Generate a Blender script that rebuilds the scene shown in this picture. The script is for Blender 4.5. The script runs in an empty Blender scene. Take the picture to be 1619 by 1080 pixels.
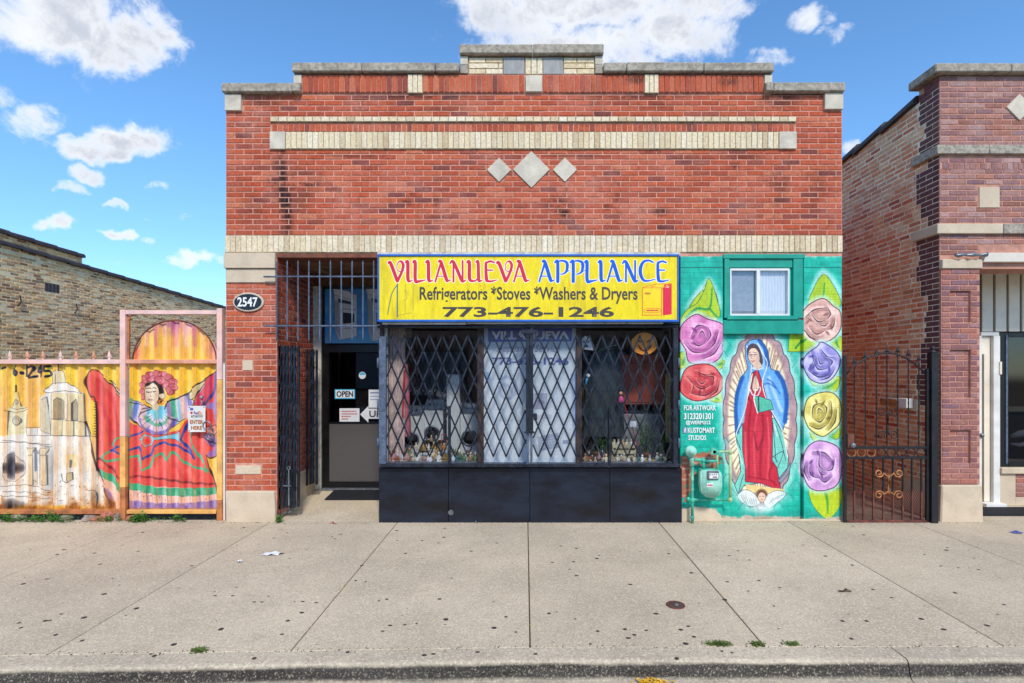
import bpy, bmesh, math, random
import numpy as np
from mathutils import Vector, Matrix
random.seed(7)
PI = math.pi
scene = bpy.context.scene
COL = scene.collection

# ---------------------------------------------------------------- camera, sky, sun, exposure
F = 842.0; CX = 829.0; CY = 586.0; EYE = 1.865
cam_d = bpy.data.cameras.new('camera'); cam = bpy.data.objects.new('camera', cam_d); COL.objects.link(cam)
cam.location = (0, 0, EYE); cam.rotation_euler = (PI/2, 0, 0)
cam_d.sensor_width = 36; cam_d.lens = F/1619*36
cam_d.shift_x = -(CX-809.5)/1619; cam_d.shift_y = (CY-540)/1619
cam_d.clip_start = .05; cam_d.clip_end = 2000
scene.camera = cam
scene.view_settings.view_transform = 'Standard'; scene.view_settings.look = 'None'
scene.view_settings.gamma = 1; scene.view_settings.use_curve_mapping = False
scene.view_settings.exposure = 0.58
SUN_EL, SUN_AZ = math.radians(45), math.radians(166)      # azimuth clockwise from +Y
sun_dir = Vector((math.sin(SUN_AZ)*math.cos(SUN_EL), math.cos(SUN_AZ)*math.cos(SUN_EL), math.sin(SUN_EL)))
sd = bpy.data.lights.new('sun', 'SUN'); sd.energy = 2.3; sd.angle = math.radians(9); sd.color = (1, .93, .84)
so = bpy.data.objects.new('sun', sd); COL.objects.link(so); so.location = (0, 0, 30)
so.rotation_euler = sun_dir.to_track_quat('Z', 'Y').to_euler()

def s2l(c): return c/12.92 if c <= .04045 else ((c+.055)/1.055)**2.4
def C(r, g, b): return (s2l(r/255), s2l(g/255), s2l(b/255), 1)

class NT:
    def __init__(s, tree): s.t = tree; s.n = tree.nodes; s.l = tree.links
    def node(s, typ, **kw):
        n = s.n.new(typ)
        for k, v in kw.items():
            if k.startswith('i_'):
                key = k[2:]; key = int(key) if key.isdigit() else key
                s.put(n.inputs[key], v)
            else: setattr(n, k, v)
        return n
    def put(s, sock, v):
        if isinstance(v, bpy.types.NodeSocket): s.l.new(v, sock)
        else: sock.default_value = v
    def math(s, op, a, b=0.0, c=None, clamp=False):
        n = s.n.new('ShaderNodeMath'); n.operation = op; n.use_clamp = clamp
        s.put(n.inputs[0], a); s.put(n.inputs[1], b)
        if c is not None: s.put(n.inputs[2], c)
        return n.outputs[0]
    def noise(s, vec, scale, detail=4, rough=.55, dist=0.0):
        n = s.n.new('ShaderNodeTexNoise'); s.l.new(vec, n.inputs['Vector'])
        n.inputs['Scale'].default_value = scale; n.inputs['Detail'].default_value = detail
        n.inputs['Roughness'].default_value = rough; n.inputs['Distortion'].default_value = dist
        return n.outputs['Fac']
    def smooth(s, v, a, b, t0=0.0, t1=1.0):
        n = s.n.new('ShaderNodeMapRange'); n.interpolation_type = 'SMOOTHSTEP'
        s.put(n.inputs[0], v); n.inputs[1].default_value = a; n.inputs[2].default_value = b
        n.inputs[3].default_value = t0; n.inputs[4].default_value = t1
        return n.outputs[0]
    def mix(s, f, a, b, mode='MIX'):
        n = s.n.new('ShaderNodeMix'); n.data_type = 'RGBA'; n.blend_type = mode
        s.put(n.inputs[0], f); s.put(n.inputs[6], a); s.put(n.inputs[7], b)
        return n.outputs[2]
    def ramp(s, f, stops, interp='LINEAR'):
        n = s.n.new('ShaderNodeValToRGB'); n.color_ramp.interpolation = interp
        e = n.color_ramp.elements
        while len(e) < len(stops): e.new(.5)
        for i, (p, c) in enumerate(stops): e[i].position = p; e[i].color = c
        s.put(n.inputs[0], f); return n.outputs[0]
    def pos(s, sc=(1, 1, 1), loc=(0, 0, 0)):
        g = s.n.new('ShaderNodeNewGeometry'); m = s.n.new('ShaderNodeMapping')
        s.l.new(g.outputs['Position'], m.inputs[0])
        m.inputs['Scale'].default_value = sc; m.inputs['Location'].default_value = loc
        return m.outputs[0]

# ---- world: physical sky with cumulus
world = bpy.data.worlds.new('World'); scene.world = world; world.use_nodes = True
wt = NT(world.node_tree); wt.n.clear()
sky = wt.node('ShaderNodeTexSky', sky_type='NISHITA', sun_disc=False, sun_elevation=SUN_EL, sun_rotation=SUN_AZ,
              altitude=100, air_density=1.0, dust_density=.15, ozone_density=3.5)
tc = wt.node('ShaderNodeTexCoord'); D = tc.outputs['Generated']
sep = wt.node('ShaderNodeSeparateXYZ', i_0=D)
yy = wt.math('MAXIMUM', sep.outputs[1], .02)
u = wt.math('DIVIDE', sep.outputs[0], yy); v = wt.math('DIVIDE', sep.outputs[2], yy)
uv = wt.node('ShaderNodeCombineXYZ', i_0=u, i_1=v).outputs[0]
warp = wt.n.new('ShaderNodeTexNoise'); wt.l.new(D, warp.inputs['Vector']); warp.inputs['Scale'].default_value = 9; warp.inputs['Detail'].default_value = 5
w2 = wt.node('ShaderNodeVectorMath', operation='MULTIPLY_ADD', i_0=warp.outputs['Color'], i_1=(.11, .07, 0), i_2=(-.055, -.035, 0)).outputs[0]
uvw = wt.node('ShaderNodeVectorMath', operation='ADD', i_0=uv, i_1=w2).outputs[0]
wrp2 = wt.n.new('ShaderNodeTexNoise'); wt.l.new(D, wrp2.inputs['Vector']); wrp2.inputs['Scale'].default_value = 34; wrp2.inputs['Detail'].default_value = 4
w3 = wt.node('ShaderNodeVectorMath', operation='MULTIPLY_ADD', i_0=wrp2.outputs['Color'], i_1=(.085, .05, 0), i_2=(-.0425, -.025, 0)).outputs[0]
uvw = wt.node('ShaderNodeVectorMath', operation='ADD', i_0=uvw, i_1=w3).outputs[0]
clouds = [(50,20,235,100,1.5),(185,62,105,76,1.4),(110,0,160,80,1.1),(40,195,66,40,1.15),(0,160,42,40,1.0),(168,228,118,32,1.2),(115,218,34,20,.9),(215,240,52,12,.8),
          (140,268,54,17,.95),(98,286,38,12,.75),(162,322,28,12,.85),(75,346,50,18,1.0),(182,371,54,15,1.0),(234,378,32,12,.85),
          (308,404,72,20,1.05),(265,287,40,12,.7),(292,340,11,6,.6),(228,343,20,6,.6),(180,424,28,4,.5),
          (900,-10,260,72,1.2),(820,35,140,62,1.05),(1075,50,120,76,1.2),(1120,0,100,50,1.1),(930,80,250,62,1.15),(1222,88,40,30,.85),(1272,24,50,28,.75),(1322,54,46,28,.85),
          (1355,238,34,26,.95),(545,103,34,7,.4),(620,98,22,6,.35),(240,8,40,14,.5)]
acc = None
for (px, py, rx, ry, st) in clouds:
    c = ((px-CX)/F, (CY-py)/F, 0)
    sub = wt.node('ShaderNodeVectorMath', operation='SUBTRACT', i_0=uvw, i_1=c).outputs[0]
    mul = wt.node('ShaderNodeVectorMath', operation='MULTIPLY', i_0=sub, i_1=(F/rx, F/ry, 0)).outputs[0]
    ln = wt.node('ShaderNodeVectorMath', operation='LENGTH', i_0=mul).outputs['Value']
    m = wt.smooth(ln, 1.25, .25, 0, st)
    acc = m if acc is None else wt.math('MAXIMUM', acc, m)
front = wt.smooth(sep.outputs[1], .5, .75)
gen = wt.smooth(wt.noise(D, 2.2, 3, .5), .5, .66)
gen = wt.math('MULTIPLY', gen, wt.math('SUBTRACT', 1, front))
acc = wt.math('MAXIMUM', wt.math('MULTIPLY', acc, front), gen)
fb = wt.noise(D, 13, 12, .70, .3)
dens = wt.math('ADD', acc, wt.math('MULTIPLY', wt.math('SUBTRACT', fb, .5), 2.5))
alpha = wt.math('MULTIPLY', wt.smooth(dens, .34, 1.2), wt.smooth(acc, .0, .3))
thick = wt.smooth(wt.math('ADD', dens, wt.math('MULTIPLY', wt.math('SUBTRACT', wt.noise(D, 7, 6, .55), .5), .9)), .62, 1.5)
ccol = wt.mix(thick, (5.0, 5.05, 5.15, 1), (2.75, 2.95, 3.4, 1))
hs = wt.node('ShaderNodeHueSaturation', i_Saturation=1.14, i_Value=1.0, i_Color=sky.outputs[0]).outputs[0]
hs = wt.mix(1.0, hs, (1.0, 1.08, 1.08, 1), 'MULTIPLY')
hs = wt.mix(1.0, hs, wt.mix(wt.smooth(sep.outputs[2], 0, .42), (.66, .74, .84, 1), (1, 1, 1, 1)), 'MULTIPLY')
below = wt.smooth(sep.outputs[2], -.02, .0)
skyc = wt.mix(alpha, hs, ccol)
skyc = wt.mix(below, (1.0, .95, .9, 1), skyc)
bg = wt.node('ShaderNodeBackground', i_Color=skyc, i_Strength=.15)
wo = wt.node('ShaderNodeOutputWorld', i_Surface=bg.outputs[0])

# ---------------------------------------------------------------- mesh helpers
FY = 6.6                                   # the street front stands 6.6 m ahead of the eye point
def X(px, Y=FY): return (px-CX)*Y/F
def Z(py, Y=FY): return EYE-(py-CY)*Y/F

class MB:
    def __init__(s): s.v = []; s.f = []
    def add(s, vs, fs):
        k = len(s.v); s.v += [tuple(p) for p in vs]; s.f += [tuple(i+k for i in f) for f in fs]; return s
    def box(s, x0, x1, y0, y1, z0, z1):
        if x0 > x1: x0, x1 = x1, x0
        if z0 > z1: z0, z1 = z1, z0
        if y0 > y1: y0, y1 = y1, y0
        return s.add([(x0,y0,z0),(x1,y0,z0),(x1,y1,z0),(x0,y1,z0),(x0,y0,z1),(x1,y0,z1),(x1,y1,z1),(x0,y1,z1)],
                     [(0,3,2,1),(4,5,6,7),(0,1,5,4),(1,2,6,5),(2,3,7,6),(3,0,4,7)])
    def quad(s, a, b, c, d): return s.add([a, b, c, d], [(0,1,2,3)])
    def tube(s, pts, r, n=8, caps=True, closed=False, twist=0):
        pts = [Vector(p) for p in pts]; m = len(pts)
        rr = r if hasattr(r, '__len__') else [r]*m
        vs = []; up = None
        for i, p in enumerate(pts):
            if closed: t = pts[(i+1) % m]-pts[i-1]
            else: t = pts[min(i+1, m-1)]-pts[max(i-1, 0)]
            if t.length < 1e-9: t = Vector((0, 0, 1))
            t.normalize()
            if up is None:
                up = Vector((0, 0, 1)) if abs(t.z) < .9 else Vector((0, 1, 0))
            a = t.cross(up)
            if a.length < 1e-6: a = t.cross(Vector((1, 0, 0)))
            a.normalize(); b = a.cross(t).normalized(); up = b
            for k in range(n):
                an = 2*PI*k/n + (PI/4 if n == 4 else 0) + twist*i
                vs.append(p+(a*math.cos(an)+b*math.sin(an))*rr[i])
        fs = []
        for i in range(m if closed else m-1):
            j = (i+1) % m
            for k in range(n):
                k2 = (k+1) % n; fs.append((i*n+k, i*n+k2, j*n+k2, j*n+k))
        if caps and not closed:
            fs.append(tuple(range(n))); fs.append(tuple((m-1)*n+k for k in reversed(range(n))))
        return s.add(vs, fs)
    def ring(s, c, R, r, axis='y', n=18, m=6, sx=1, sz=1):
        c = Vector(c); pts = []
        for i in range(n):
            a = 2*PI*i/n
            if axis == 'y': pts.append(c+Vector((math.cos(a)*R*sx, 0, math.sin(a)*R*sz)))
            elif axis == 'z': pts.append(c+Vector((math.cos(a)*R*sx, math.sin(a)*R*sz, 0)))
            else: pts.append(c+Vector((0, math.cos(a)*R*sx, math.sin(a)*R*sz)))
        return s.tube(pts, r, m, closed=True)
    def lathe(s, c, prof, axis='z', n=16, sy=1.0):
        c = Vector(c); vs = []; m = len(prof)
        for (r, h) in prof:
            for k in range(n):
                a = 2*PI*k/n; p = Vector((math.cos(a)*r, math.sin(a)*r*sy, h))
                if axis == 'y': p = Vector((p.x, -p.z, p.y))
                elif axis == 'x': p = Vector((p.z, p.x, p.y))
                vs.append(c+p)
        fs = [(i*n+k, i*n+(k+1) % n, (i+1)*n+(k+1) % n, (i+1)*n+k) for i in range(m-1) for k in range(n)]
        fs += [tuple(reversed(range(n))), tuple((m-1)*n+k for k in range(n))]
        return s.add(vs, fs)
    def ball(s, c, rx, ry=None, rz=None, n=12, m=8):
        ry = rx if ry is None else ry; rz = rx if rz is None else rz
        c = Vector(c); vs = [c+Vector((0, 0, -rz))]
        for i in range(1, m):
            t = -PI/2+PI*i/m
            for k in range(n):
                a = 2*PI*k/n
                vs.append(c+Vector((math.cos(t)*math.cos(a)*rx, math.cos(t)*math.sin(a)*ry, math.sin(t)*rz)))
        vs.append(c+Vector((0, 0, rz))); fs = []
        for k in range(n): fs.append((0, 1+(k+1) % n, 1+k))
        for i in range(m-2):
            for k in range(n):
                fs.append((1+i*n+k, 1+i*n+(k+1) % n, 1+(i+1)*n+(k+1) % n, 1+(i+1)*n+k))
        e = len(vs)-1; b = 1+(m-2)*n
        for k in range(n): fs.append((e, b+k, b+(k+1) % n))
        return s.add(vs, fs)
    def prism(s, poly, y0, y1):
        """poly in (x,z), counter-clockwise seen from the street"""
        n = len(poly); vs = [(x, y0, z) for x, z in poly]+[(x, y1, z) for x, z in poly]
        fs = [tuple(range(n)), tuple(reversed(range(n, 2*n)))]
        fs += [(i, i+n, (i+1) % n+n, (i+1) % n) for i in range(n)]
        return s.add(vs, fs)
    def prismz(s, poly, z0, z1):
        n = len(poly); vs = [(x, y, z0) for x, y in poly]+[(x, y, z1) for x, y in poly]
        fs = [tuple(reversed(range(n))), tuple(range(n, 2*n))]
        fs += [(i, (i+1) % n, (i+1) % n+n, i+n) for i in range(n)]
        return s.add(vs, fs)

def root_loc(p):
    while p.parent: p = p.parent
    return Vector(p.location)
def tag(o, label=None, cat=None, group=None, kind=None):
    if label: o['label'] = label
    if cat: o['category'] = cat
    if group: o['group'] = group
    if kind: o['kind'] = kind
    return o
def link(o, parent=None):
    COL.objects.link(o)
    if parent: o.parent = parent
    return o
def obj(name, mb, m, parent=None, label=None, cat=None, group=None, kind=None, bevel=0, smooth=False, seg=1, origin=None):
    off = root_loc(parent) if parent else Vector(origin) if origin else Vector((0, 0, 0))
    me = bpy.data.meshes.new(name)
    me.from_pydata([tuple(Vector(p)-off) for p in mb.v], [], mb.f); me.validate()
    bm = bmesh.new(); bm.from_mesh(me)
    bmesh.ops.recalc_face_normals(bm, faces=bm.faces)
    if bevel:
        ed = [e for e in bm.edges if len(e.link_faces) == 2 and e.calc_face_angle(0) > .5]
        bmesh.ops.bevel(bm, geom=ed, offset=bevel, segments=seg, affect='EDGES', clamp_overlap=True)
    bm.to_mesh(me); bm.free()
    if smooth: me.polygons.foreach_set('use_smooth', [True]*len(me.polygons))
    if m: me.materials.append(m)
    o = bpy.data.objects.new(name, me)
    if not parent and origin: o.location = origin
    link(o, parent); tag(o, label, cat, group, kind)
    return o
def thing(name, label, cat, loc, group=None, kind=None):
    o = bpy.data.objects.new(name, None); o.empty_display_size = .1; o.location = loc
    link(o); return tag(o, label, cat, group, kind)
def copy_tree(o, dx, parent=None):
    c = o.copy(); COL.objects.link(c); c.parent = parent
    if parent is None: c.location = Vector(o.location)+Vector(dx)
    for ch in list(o.children): copy_tree(ch, dx, c)
    return c
def text(name, s, x0, x1, z0, z1, y, m, parent, bold=.0, shear=0, depth=.0015, label=None, face='y', thin=None):
    cu = bpy.data.curves.new(name, 'FONT'); cu.body = s; cu.size = 1; cu.offset = bold; cu.shear = shear
    cu.extrude = 0; cu.resolution_u = 3
    t = bpy.data.objects.new(name, cu); COL.objects.link(t)
    bpy.context.view_layer.update()
    me = bpy.data.meshes.new_from_object(t.evaluated_get(bpy.context.evaluated_depsgraph_get()))
    COL.objects.unlink(t); bpy.data.objects.remove(t); bpy.data.curves.remove(cu)
    vs = [v.co.copy() for v in me.vertices]
    ax = min(v.x for v in vs); bx = max(v.x for v in vs); ay = min(v.y for v in vs); by = max(v.y for v in vs)
    off = root_loc(parent) if parent else Vector((0, 0, 0))
    for v in me.vertices:
        px = x0+(v.co.x-ax)/(bx-ax)*(x1-x0); pz = z0+(v.co.y-ay)/(by-ay)*(z1-z0)
        v.co = Vector((px, y, pz))-off
    me.name = name; me.materials.clear(); me.materials.append(m)
    o = bpy.data.objects.new(name, me); link(o, parent); tag(o, label)
    return o

# ---------------------------------------------------------------- materials
def mat(name, col, rough=.6, var=.12, scale=8, metal=0, bump=.15, bscale=40, dirt=None, dirtamt=.4, dscale=2.5, spec=.5,
        coat=0, speck=None, stretch=(1, 1, 1), emis=None):
    m = bpy.data.materials.new(name); m.use_nodes = True; t = NT(m.node_tree); t.n.clear()
    p = t.pos(stretch)
    n1 = t.noise(p, scale, 6, .6)
    lo = tuple(c*(1-var*1.6) for c in col[:3])+(1,); hi = tuple(min(1, c*(1+var*1.4)) for c in col[:3])+(1,)
    base = t.mix(t.smooth(n1, .3, .7), lo, hi)
    if dirt:
        n2 = t.noise(p, dscale, 8, .68)
        base = t.mix(t.math('MULTIPLY', t.smooth(n2, .48, .72), dirtamt), base, dirt)
    if speck:
        n3 = t.noise(p, speck[1], 2, .5)
        base = t.mix(t.math('MULTIPLY', t.smooth(n3, speck[2], speck[2]+.06), speck[3]), base, speck[0])
    b = t.node('ShaderNodeBsdfPrincipled', i_Roughness=rough, i_Metallic=metal)
    t.put(b.inputs['Base Color'], base); b.inputs['Specular IOR Level'].default_value = spec
    b.inputs['Coat Weight'].default_value = coat
    t.put(b.inputs['Roughness'], t.smooth(n1, .2, .8, max(0, rough-.1), min(1, rough+.12)))
    if bump:
        bn = t.node('ShaderNodeBump', i_Strength=bump, i_Distance=.01)
        t.put(bn.inputs['Height'], t.noise(p, bscale, 5, .6)); t.put(b.inputs['Normal'], bn.outputs[0])
    t.node('ShaderNodeOutputMaterial', i_Surface=b.outputs[0])
    return m

def brick_mat(name, pal, island, pale=None, paleamt=.3, soot=.35, marks=(), sootcol=(30, 20, 22), pscale=1.6, hazy=None):
    m = bpy.data.materials.new(name); m.use_nodes = True; t = NT(m.node_tree); t.n.clear()
    if island: r = t.node('ShaderNodeNewGeometry').outputs['Random Per Island']
    else: r = t.node('ShaderNodeObjectInfo').outputs['Random']
    base = t.ramp(r, [((i+.5)/len(pal), C(*c)) for i, c in enumerate(pal)])
    p = t.pos()
    n1 = t.noise(p, 38, 5, .62)
    base = t.mix(1, base, t.mix(t.smooth(n1, .25, .75), (.72, .7, .7, 1), (1.18, 1.16, 1.14, 1)), 'MULTIPLY')
    if pale:
        n2 = t.noise(p, pscale, 7, .7)
        f = t.math('MULTIPLY', t.smooth(n2, .45, .7), paleamt)
        f = t.math('MULTIPLY', f, t.smooth(t.noise(p, 60, 3, .6), .3, .6))
        base = t.mix(f, base, C(*pale))
    sp = t.pos((3.2, 3.2, .7))
    n3 = t.noise(sp, 1.6, 8, .72); r2 = t.math('FRACT', t.math('MULTIPLY', r, 17.31))
    f = t.math('MULTIPLY', t.smooth(t.math('ADD', n3, t.math('MULTIPLY', r2, .16)), .66, .82), soot)
    if marks:
        g = t.node('ShaderNodeNewGeometry'); acc = None
        for (mx, mz, rx, rz, st) in marks:
            sub = t.node('ShaderNodeVectorMath', operation='SUBTRACT', i_0=g.outputs['Position'], i_1=(mx, 0, mz)).outputs[0]
            mu = t.node('ShaderNodeVectorMath', operation='MULTIPLY', i_0=sub, i_1=(1/rx, 0, 1/rz)).outputs[0]
            ln = t.node('ShaderNodeVectorMath', operation='LENGTH', i_0=mu).outputs['Value']
            k = t.smooth(ln, 1.2, .2, 0, st)
            acc = k if acc is None else t.math('MAXIMUM', acc, k)
        nn = t.smooth(t.math('ADD', t.noise(p, 9, 6, .7), t.math('MULTIPLY', r2, .26)), .40, .66)
        f = t.math('MAXIMUM', f, t.math('MULTIPLY', acc, nn))
    base = t.mix(f, base, C(*sootcol))
    if hazy: base = t.mix(hazy[0], base, C(*hazy[1]))
    b = t.node('ShaderNodeBsdfPrincipled', i_Roughness=.82); t.put(b.inputs['Base Color'], base)
    b.inputs['Specular IOR Level'].default_value = .3
    bn = t.node('ShaderNodeBump', i_Strength=.35, i_Distance=.006)
    t.put(bn.inputs['Height'], t.noise(p, 75, 6, .65)); t.put(b.inputs['Normal'], bn.outputs[0])
    t.node('ShaderNodeOutputMaterial', i_Surface=b.outputs[0])
    return m

RED = [(170,78,52),(186,86,54),(176,82,54),(194,98,64),(182,88,58),(196,106,72),(162,76,56),(188,86,56),(200,118,86),(180,84,56),(142,74,62),(190,92,62),(184,84,54),(194,102,74),(130,70,62)]
smk = [(X(447),Z(300),.09,.75,.95),(X(455),Z(330),.09,.5,1.0),(X(462),Z(300),.34,.42,.55),(X(440),Z(286),.2,.06,.8),(X(440),Z(262),.1,.12,.7),(X(490),Z(292),.16,.05,.8),(X(645),Z(318),.1,.07,.8),(X(652),Z(310),.05,.06,.8),
       (X(880),Z(325),.18,.14,.8),(X(893),Z(337),.1,.08,.9),(X(960),Z(327),.06,.05,.9),(X(1045),Z(335),.12,.06,.8),(X(1160),Z(262),.1,.05,.7),(X(1235),Z(285),.15,.2,.55),
       (X(790),Z(328),.05,.06,.8),(X(1098),Z(250),.4,.05,.4),(X(690),Z(318),.06,.1,.6),(X(1030),Z(165),.5,.06,.5),(X(690),Z(345),.16,.05,.5),(X(660),Z(152),.9,.05,.75),(X(1010),Z(152),.9,.05,.75),(X(1230),Z(160),.35,.12,.7),(X(420),Z(160),.35,.1,.6),(X(700),Z(172),.5,.06,.45),(X(930),Z(190),.3,.1,.4),(X(560),Z(246),.5,.035,.6),(X(900),Z(246),.8,.03,.55),(X(1170),Z(248),.4,.05,.6),(X(400),Z(330),.2,.3,.35),(X(1290),Z(300),.2,.35,.4),(X(1010),Z(128),.25,.08,.7),(X(1150),Z(130),.15,.08,.8)]
M = {}
M['brick'] = brick_mat('red_face_brick', RED, False, pale=(208,148,130), paleamt=.5, soot=.5, marks=smk)
M['brick_i'] = brick_mat('red_face_brick_run', RED, True, pale=(208,148,130), paleamt=.5, soot=.5, marks=smk)
PUR = [(156,116,110),(136,98,98),(170,130,122),(150,108,100),(132,98,104),(176,124,108),(160,106,90),(134,106,110),(182,146,138),(146,98,86)]
M['purple'] = brick_mat('purple_brown_brick', PUR, False, pale=(186,160,166), paleamt=.4, soot=.3, sootcol=(60,46,56), pscale=3)
M['purple_i'] = brick_mat('purple_brown_brick_run', PUR, True, pale=(186,160,166), paleamt=.4, soot=.3, sootcol=(60,46,56), pscale=3)
M['purple_dark'] = brick_mat('dark_glazed_brick', [(98,66,68),(84,56,62),(118,78,74),(92,62,72),(128,90,84)], True, soot=.2)
PIER = [(146,98,94),(160,110,102),(134,90,94),(166,116,104),(150,102,92),(130,94,104),(160,120,118),(170,108,92)]
M['pier'] = brick_mat('pier_brick', PIER, False, pale=(176,140,142), paleamt=.3, soot=.3, sootcol=(50,36,44), pscale=3)
M['pier_i'] = brick_mat('pier_brick_run', PIER, True, pale=(176,140,142), paleamt=.3, soot=.3, sootcol=(50,36,44), pscale=3)
COMM = [(228,140,92),(236,170,122),(210,114,76),(240,196,150),(232,158,110),(200,112,80),(240,180,130),(222,140,98),(240,202,160),(188,92,64)]
M['comm'] = brick_mat('common_brick', COMM, False, pale=(214,182,144), paleamt=.65, soot=.3, sootcol=(70,44,34), pscale=1.3)
M['comm_i'] = brick_mat('common_brick_run', COMM, True, pale=(214,182,144), paleamt=.65, soot=.3, sootcol=(70,44,34), pscale=1.3)
TAN = [(246,192,128),(200,146,94),(250,204,140),(250,218,160),(168,120,80),(150,108,76),(252,222,166),(226,164,106),(248,202,146)]
M['tan'] = brick_mat('weathered_tan_brick', TAN, False, pale=(246,214,170), paleamt=.4, soot=.12, sootcol=(100,84,70), pscale=1.0)
M['tan_i'] = brick_mat('weathered_tan_brick_run', TAN, True, pale=(246,214,170), paleamt=.4, soot=.12, sootcol=(100,84,70), pscale=1.0)
CRM = [(224,206,170),(232,218,186),(212,192,156),(236,224,196),(196,174,138),(224,206,168),(230,214,180)]
M['cream'] = brick_mat('cream_glazed_brick', CRM, False, pale=(236,226,206), paleamt=.4, soot=.35, sootcol=(128,112,84), pscale=4)
M['mortar_red'] = mat('pink_mortar', C(204,146,126), .9, .14, 14, dirt=C(150,96,80), dirtamt=.5)
M['mortar_cream'] = mat('dirty_cream_mortar', C(150,134,104), .9, .15, 14)
M['mortar_tan'] = mat('tan_mortar', C(252,222,176), .9, .1, 9, dirt=C(226,192,150), dirtamt=.4)
M['mortar_comm'] = mat('sandy_mortar', C(244,226,198), .9, .14, 9, dirt=C(186,146,110), dirtamt=.5, bump=.4)
M['mortar_purple'] = mat('rose_mortar', C(190,138,118), .9, .14, 12)
M['lime'] = mat('grey_limestone', C(206,196,176), .8, .1, 6, dirt=C(140,132,120), dirtamt=.5, speck=(C(90,86,80), 160, .64, .6))
M['lime_d'] = mat('weathered_coping_stone', C(166,156,140), .85, .22, 22, dirt=C(92,88,84), dirtamt=.6, dscale=7, bump=.5, bscale=60, speck=(C(70,68,66), 130, .58, .6))
M['lime_w'] = mat('cream_limestone', C(206,188,162), .8, .08, 5, dirt=C(168,146,120), dirtamt=.5, bump=.4, bscale=30)
M['tileblue'] = mat('blue_grey_stone_panel', C(152,152,150), .7, .12, 30, stretch=(1,1,.2), dirt=C(110,112,114), dirtamt=.4)
M['black'] = mat('chipped_black_navy_paint', C(22,27,38), .42, .25, 12, dirt=C(70,84,104), dirtamt=.35, dscale=9, bump=.25, bscale=60, speck=(C(150,160,170), 90, .69, .6))
M['blackp'] = mat('blue_black_plywood_paint', C(21,28,43), .34, .25, 3, dirt=C(9,10,13), dirtamt=1.0, dscale=1.1, bump=.15, bscale=25, stretch=(1,1,2.4), speck=(C(130,140,150), 60, .74, .6))
M['iron'] = mat('black_wrought_iron', C(20,21,26), .5, .25, 12, dirt=C(58,44,40), dirtamt=.35, dscale=7)
M['ironrust'] = mat('rusting_wrought_iron', C(104,56,46), .8, .25, 14, dirt=C(160,98,52), dirtamt=.6, dscale=7)
M['gold'] = mat('rust_gold_scroll_iron', C(176,116,70), .7, .25, 14, dirt=C(86,56,46), dirtamt=.6, dscale=10)
M['bluegrey'] = mat('weathered_blue_grey_bar', C(82,96,116), .5, .2, 14, dirt=C(40,46,58), dirtamt=.6, dscale=11, speck=(C(190,196,200), 80, .66, .5))
M['bluesign'] = mat('blue_sign_frame', C(30,98,190), .45, .08, 8, dirt=C(20,60,130), dirtamt=.4, dscale=6)
M['white'] = mat('white_paint', C(226,224,218), .5, .05, 6, dirt=C(180,174,160), dirtamt=.4)
M['whitepeel'] = mat('peeling_white_paint', C(206,202,190), .6, .1, 10, dirt=C(104,88,74), dirtamt=.8, dscale=7, bump=.5)
M['paper'] = mat('white_paper', C(228,230,230), .6, .03, 6, bump=0)
M['dark_ink'] = mat('dark_grey_ink', C(70,62,56), .5, .03, 6, bump=0)
M['black_ink'] = mat('black_ink', C(18,18,20), .5, .03, 6, bump=0)
M['white_ink'] = mat('white_ink', C(236,236,232), .5, .02, 6, bump=0)
M['white_spray'] = mat('white_stencil_paint', C(226,236,232), .6, .05, 20, bump=.1)
M['red_ink'] = mat('red_ink', C(196,44,52), .5, .03, 6, bump=0)
M['brown_ink'] = mat('brown_ink', C(170,98,40), .5, .03, 6, bump=0)
M['purple_ink'] = mat('purple_ink', C(84,60,140), .5, .03, 6, bump=0)
M['orange_ink'] = mat('orange_ink', C(232,120,50), .5, .03, 6, bump=0)
M['navy_ink'] = mat('faded_navy_ink', C(92,100,168), .5, .06, 6, bump=0)
M['slate_ink'] = mat('faded_slate_ink', C(128,134,176), .5, .06, 6, bump=0)
M['teal'] = mat('turquoise_wood_paint', C(10,152,130), .45, .12, 5, dirt=C(6,120,106), dirtamt=.5, bump=.1)
M['tealpipe'] = mat('turquoise_sprayed_pipe', C(60,172,146), .5, .2, 12, dirt=C(150,206,176), dirtamt=.8, dscale=9)
M['palepipe'] = mat('pale_green_yellow_pipe', C(176,206,150), .5, .15, 12, dirt=C(90,180,150), dirtamt=.8, dscale=12)
M['mint'] = mat('pale_mint_sprayed_metal', C(158,216,194), .5, .12, 10, dirt=C(60,170,146), dirtamt=.7, dscale=8)
M['vinyl'] = mat('white_vinyl_frame', C(222,226,226), .4, .04, 6, bump=0)
M['screen'] = mat('grey_curtain_behind_glass', C(140,146,158), .7, .1, 20, bump=.1)
M['netting'] = mat('white_curtain_behind_glass', C(216,220,226), .8, .05, 20, stretch=(4,4,.4))
M['doorblack'] = mat('black_aluminium', C(14,14,16), .35, .15, 8, bump=.05)
M['kick'] = mat('grey_kick_panel', C(84,80,78), .6, .08, 60, bump=.35, bscale=160)
M['interior'] = mat('dark_shop_interior', C(96,88,84), .8, .3, 2)
M['interior_l'] = mat('interior_boards', C(120,96,72), .8, .2, 3)
M['brownwood'] = mat('brown_painted_mullion', C(66,50,46), .5, .12, 12)
M['ceiling'] = mat('peeling_brown_soffit', C(126,92,58), .75, .2, 5, dirt=C(200,184,150), dirtamt=.8, dscale=3)
M['rubber'] = mat('black_rubber_mat', C(26,28,32), .7, .2, 20, bump=.5, bscale=90)
M['rusty_steel'] = mat('rusty_steel', C(120,70,50), .8, .25, 10, dirt=C(70,44,36), dirtamt=.6)
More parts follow.
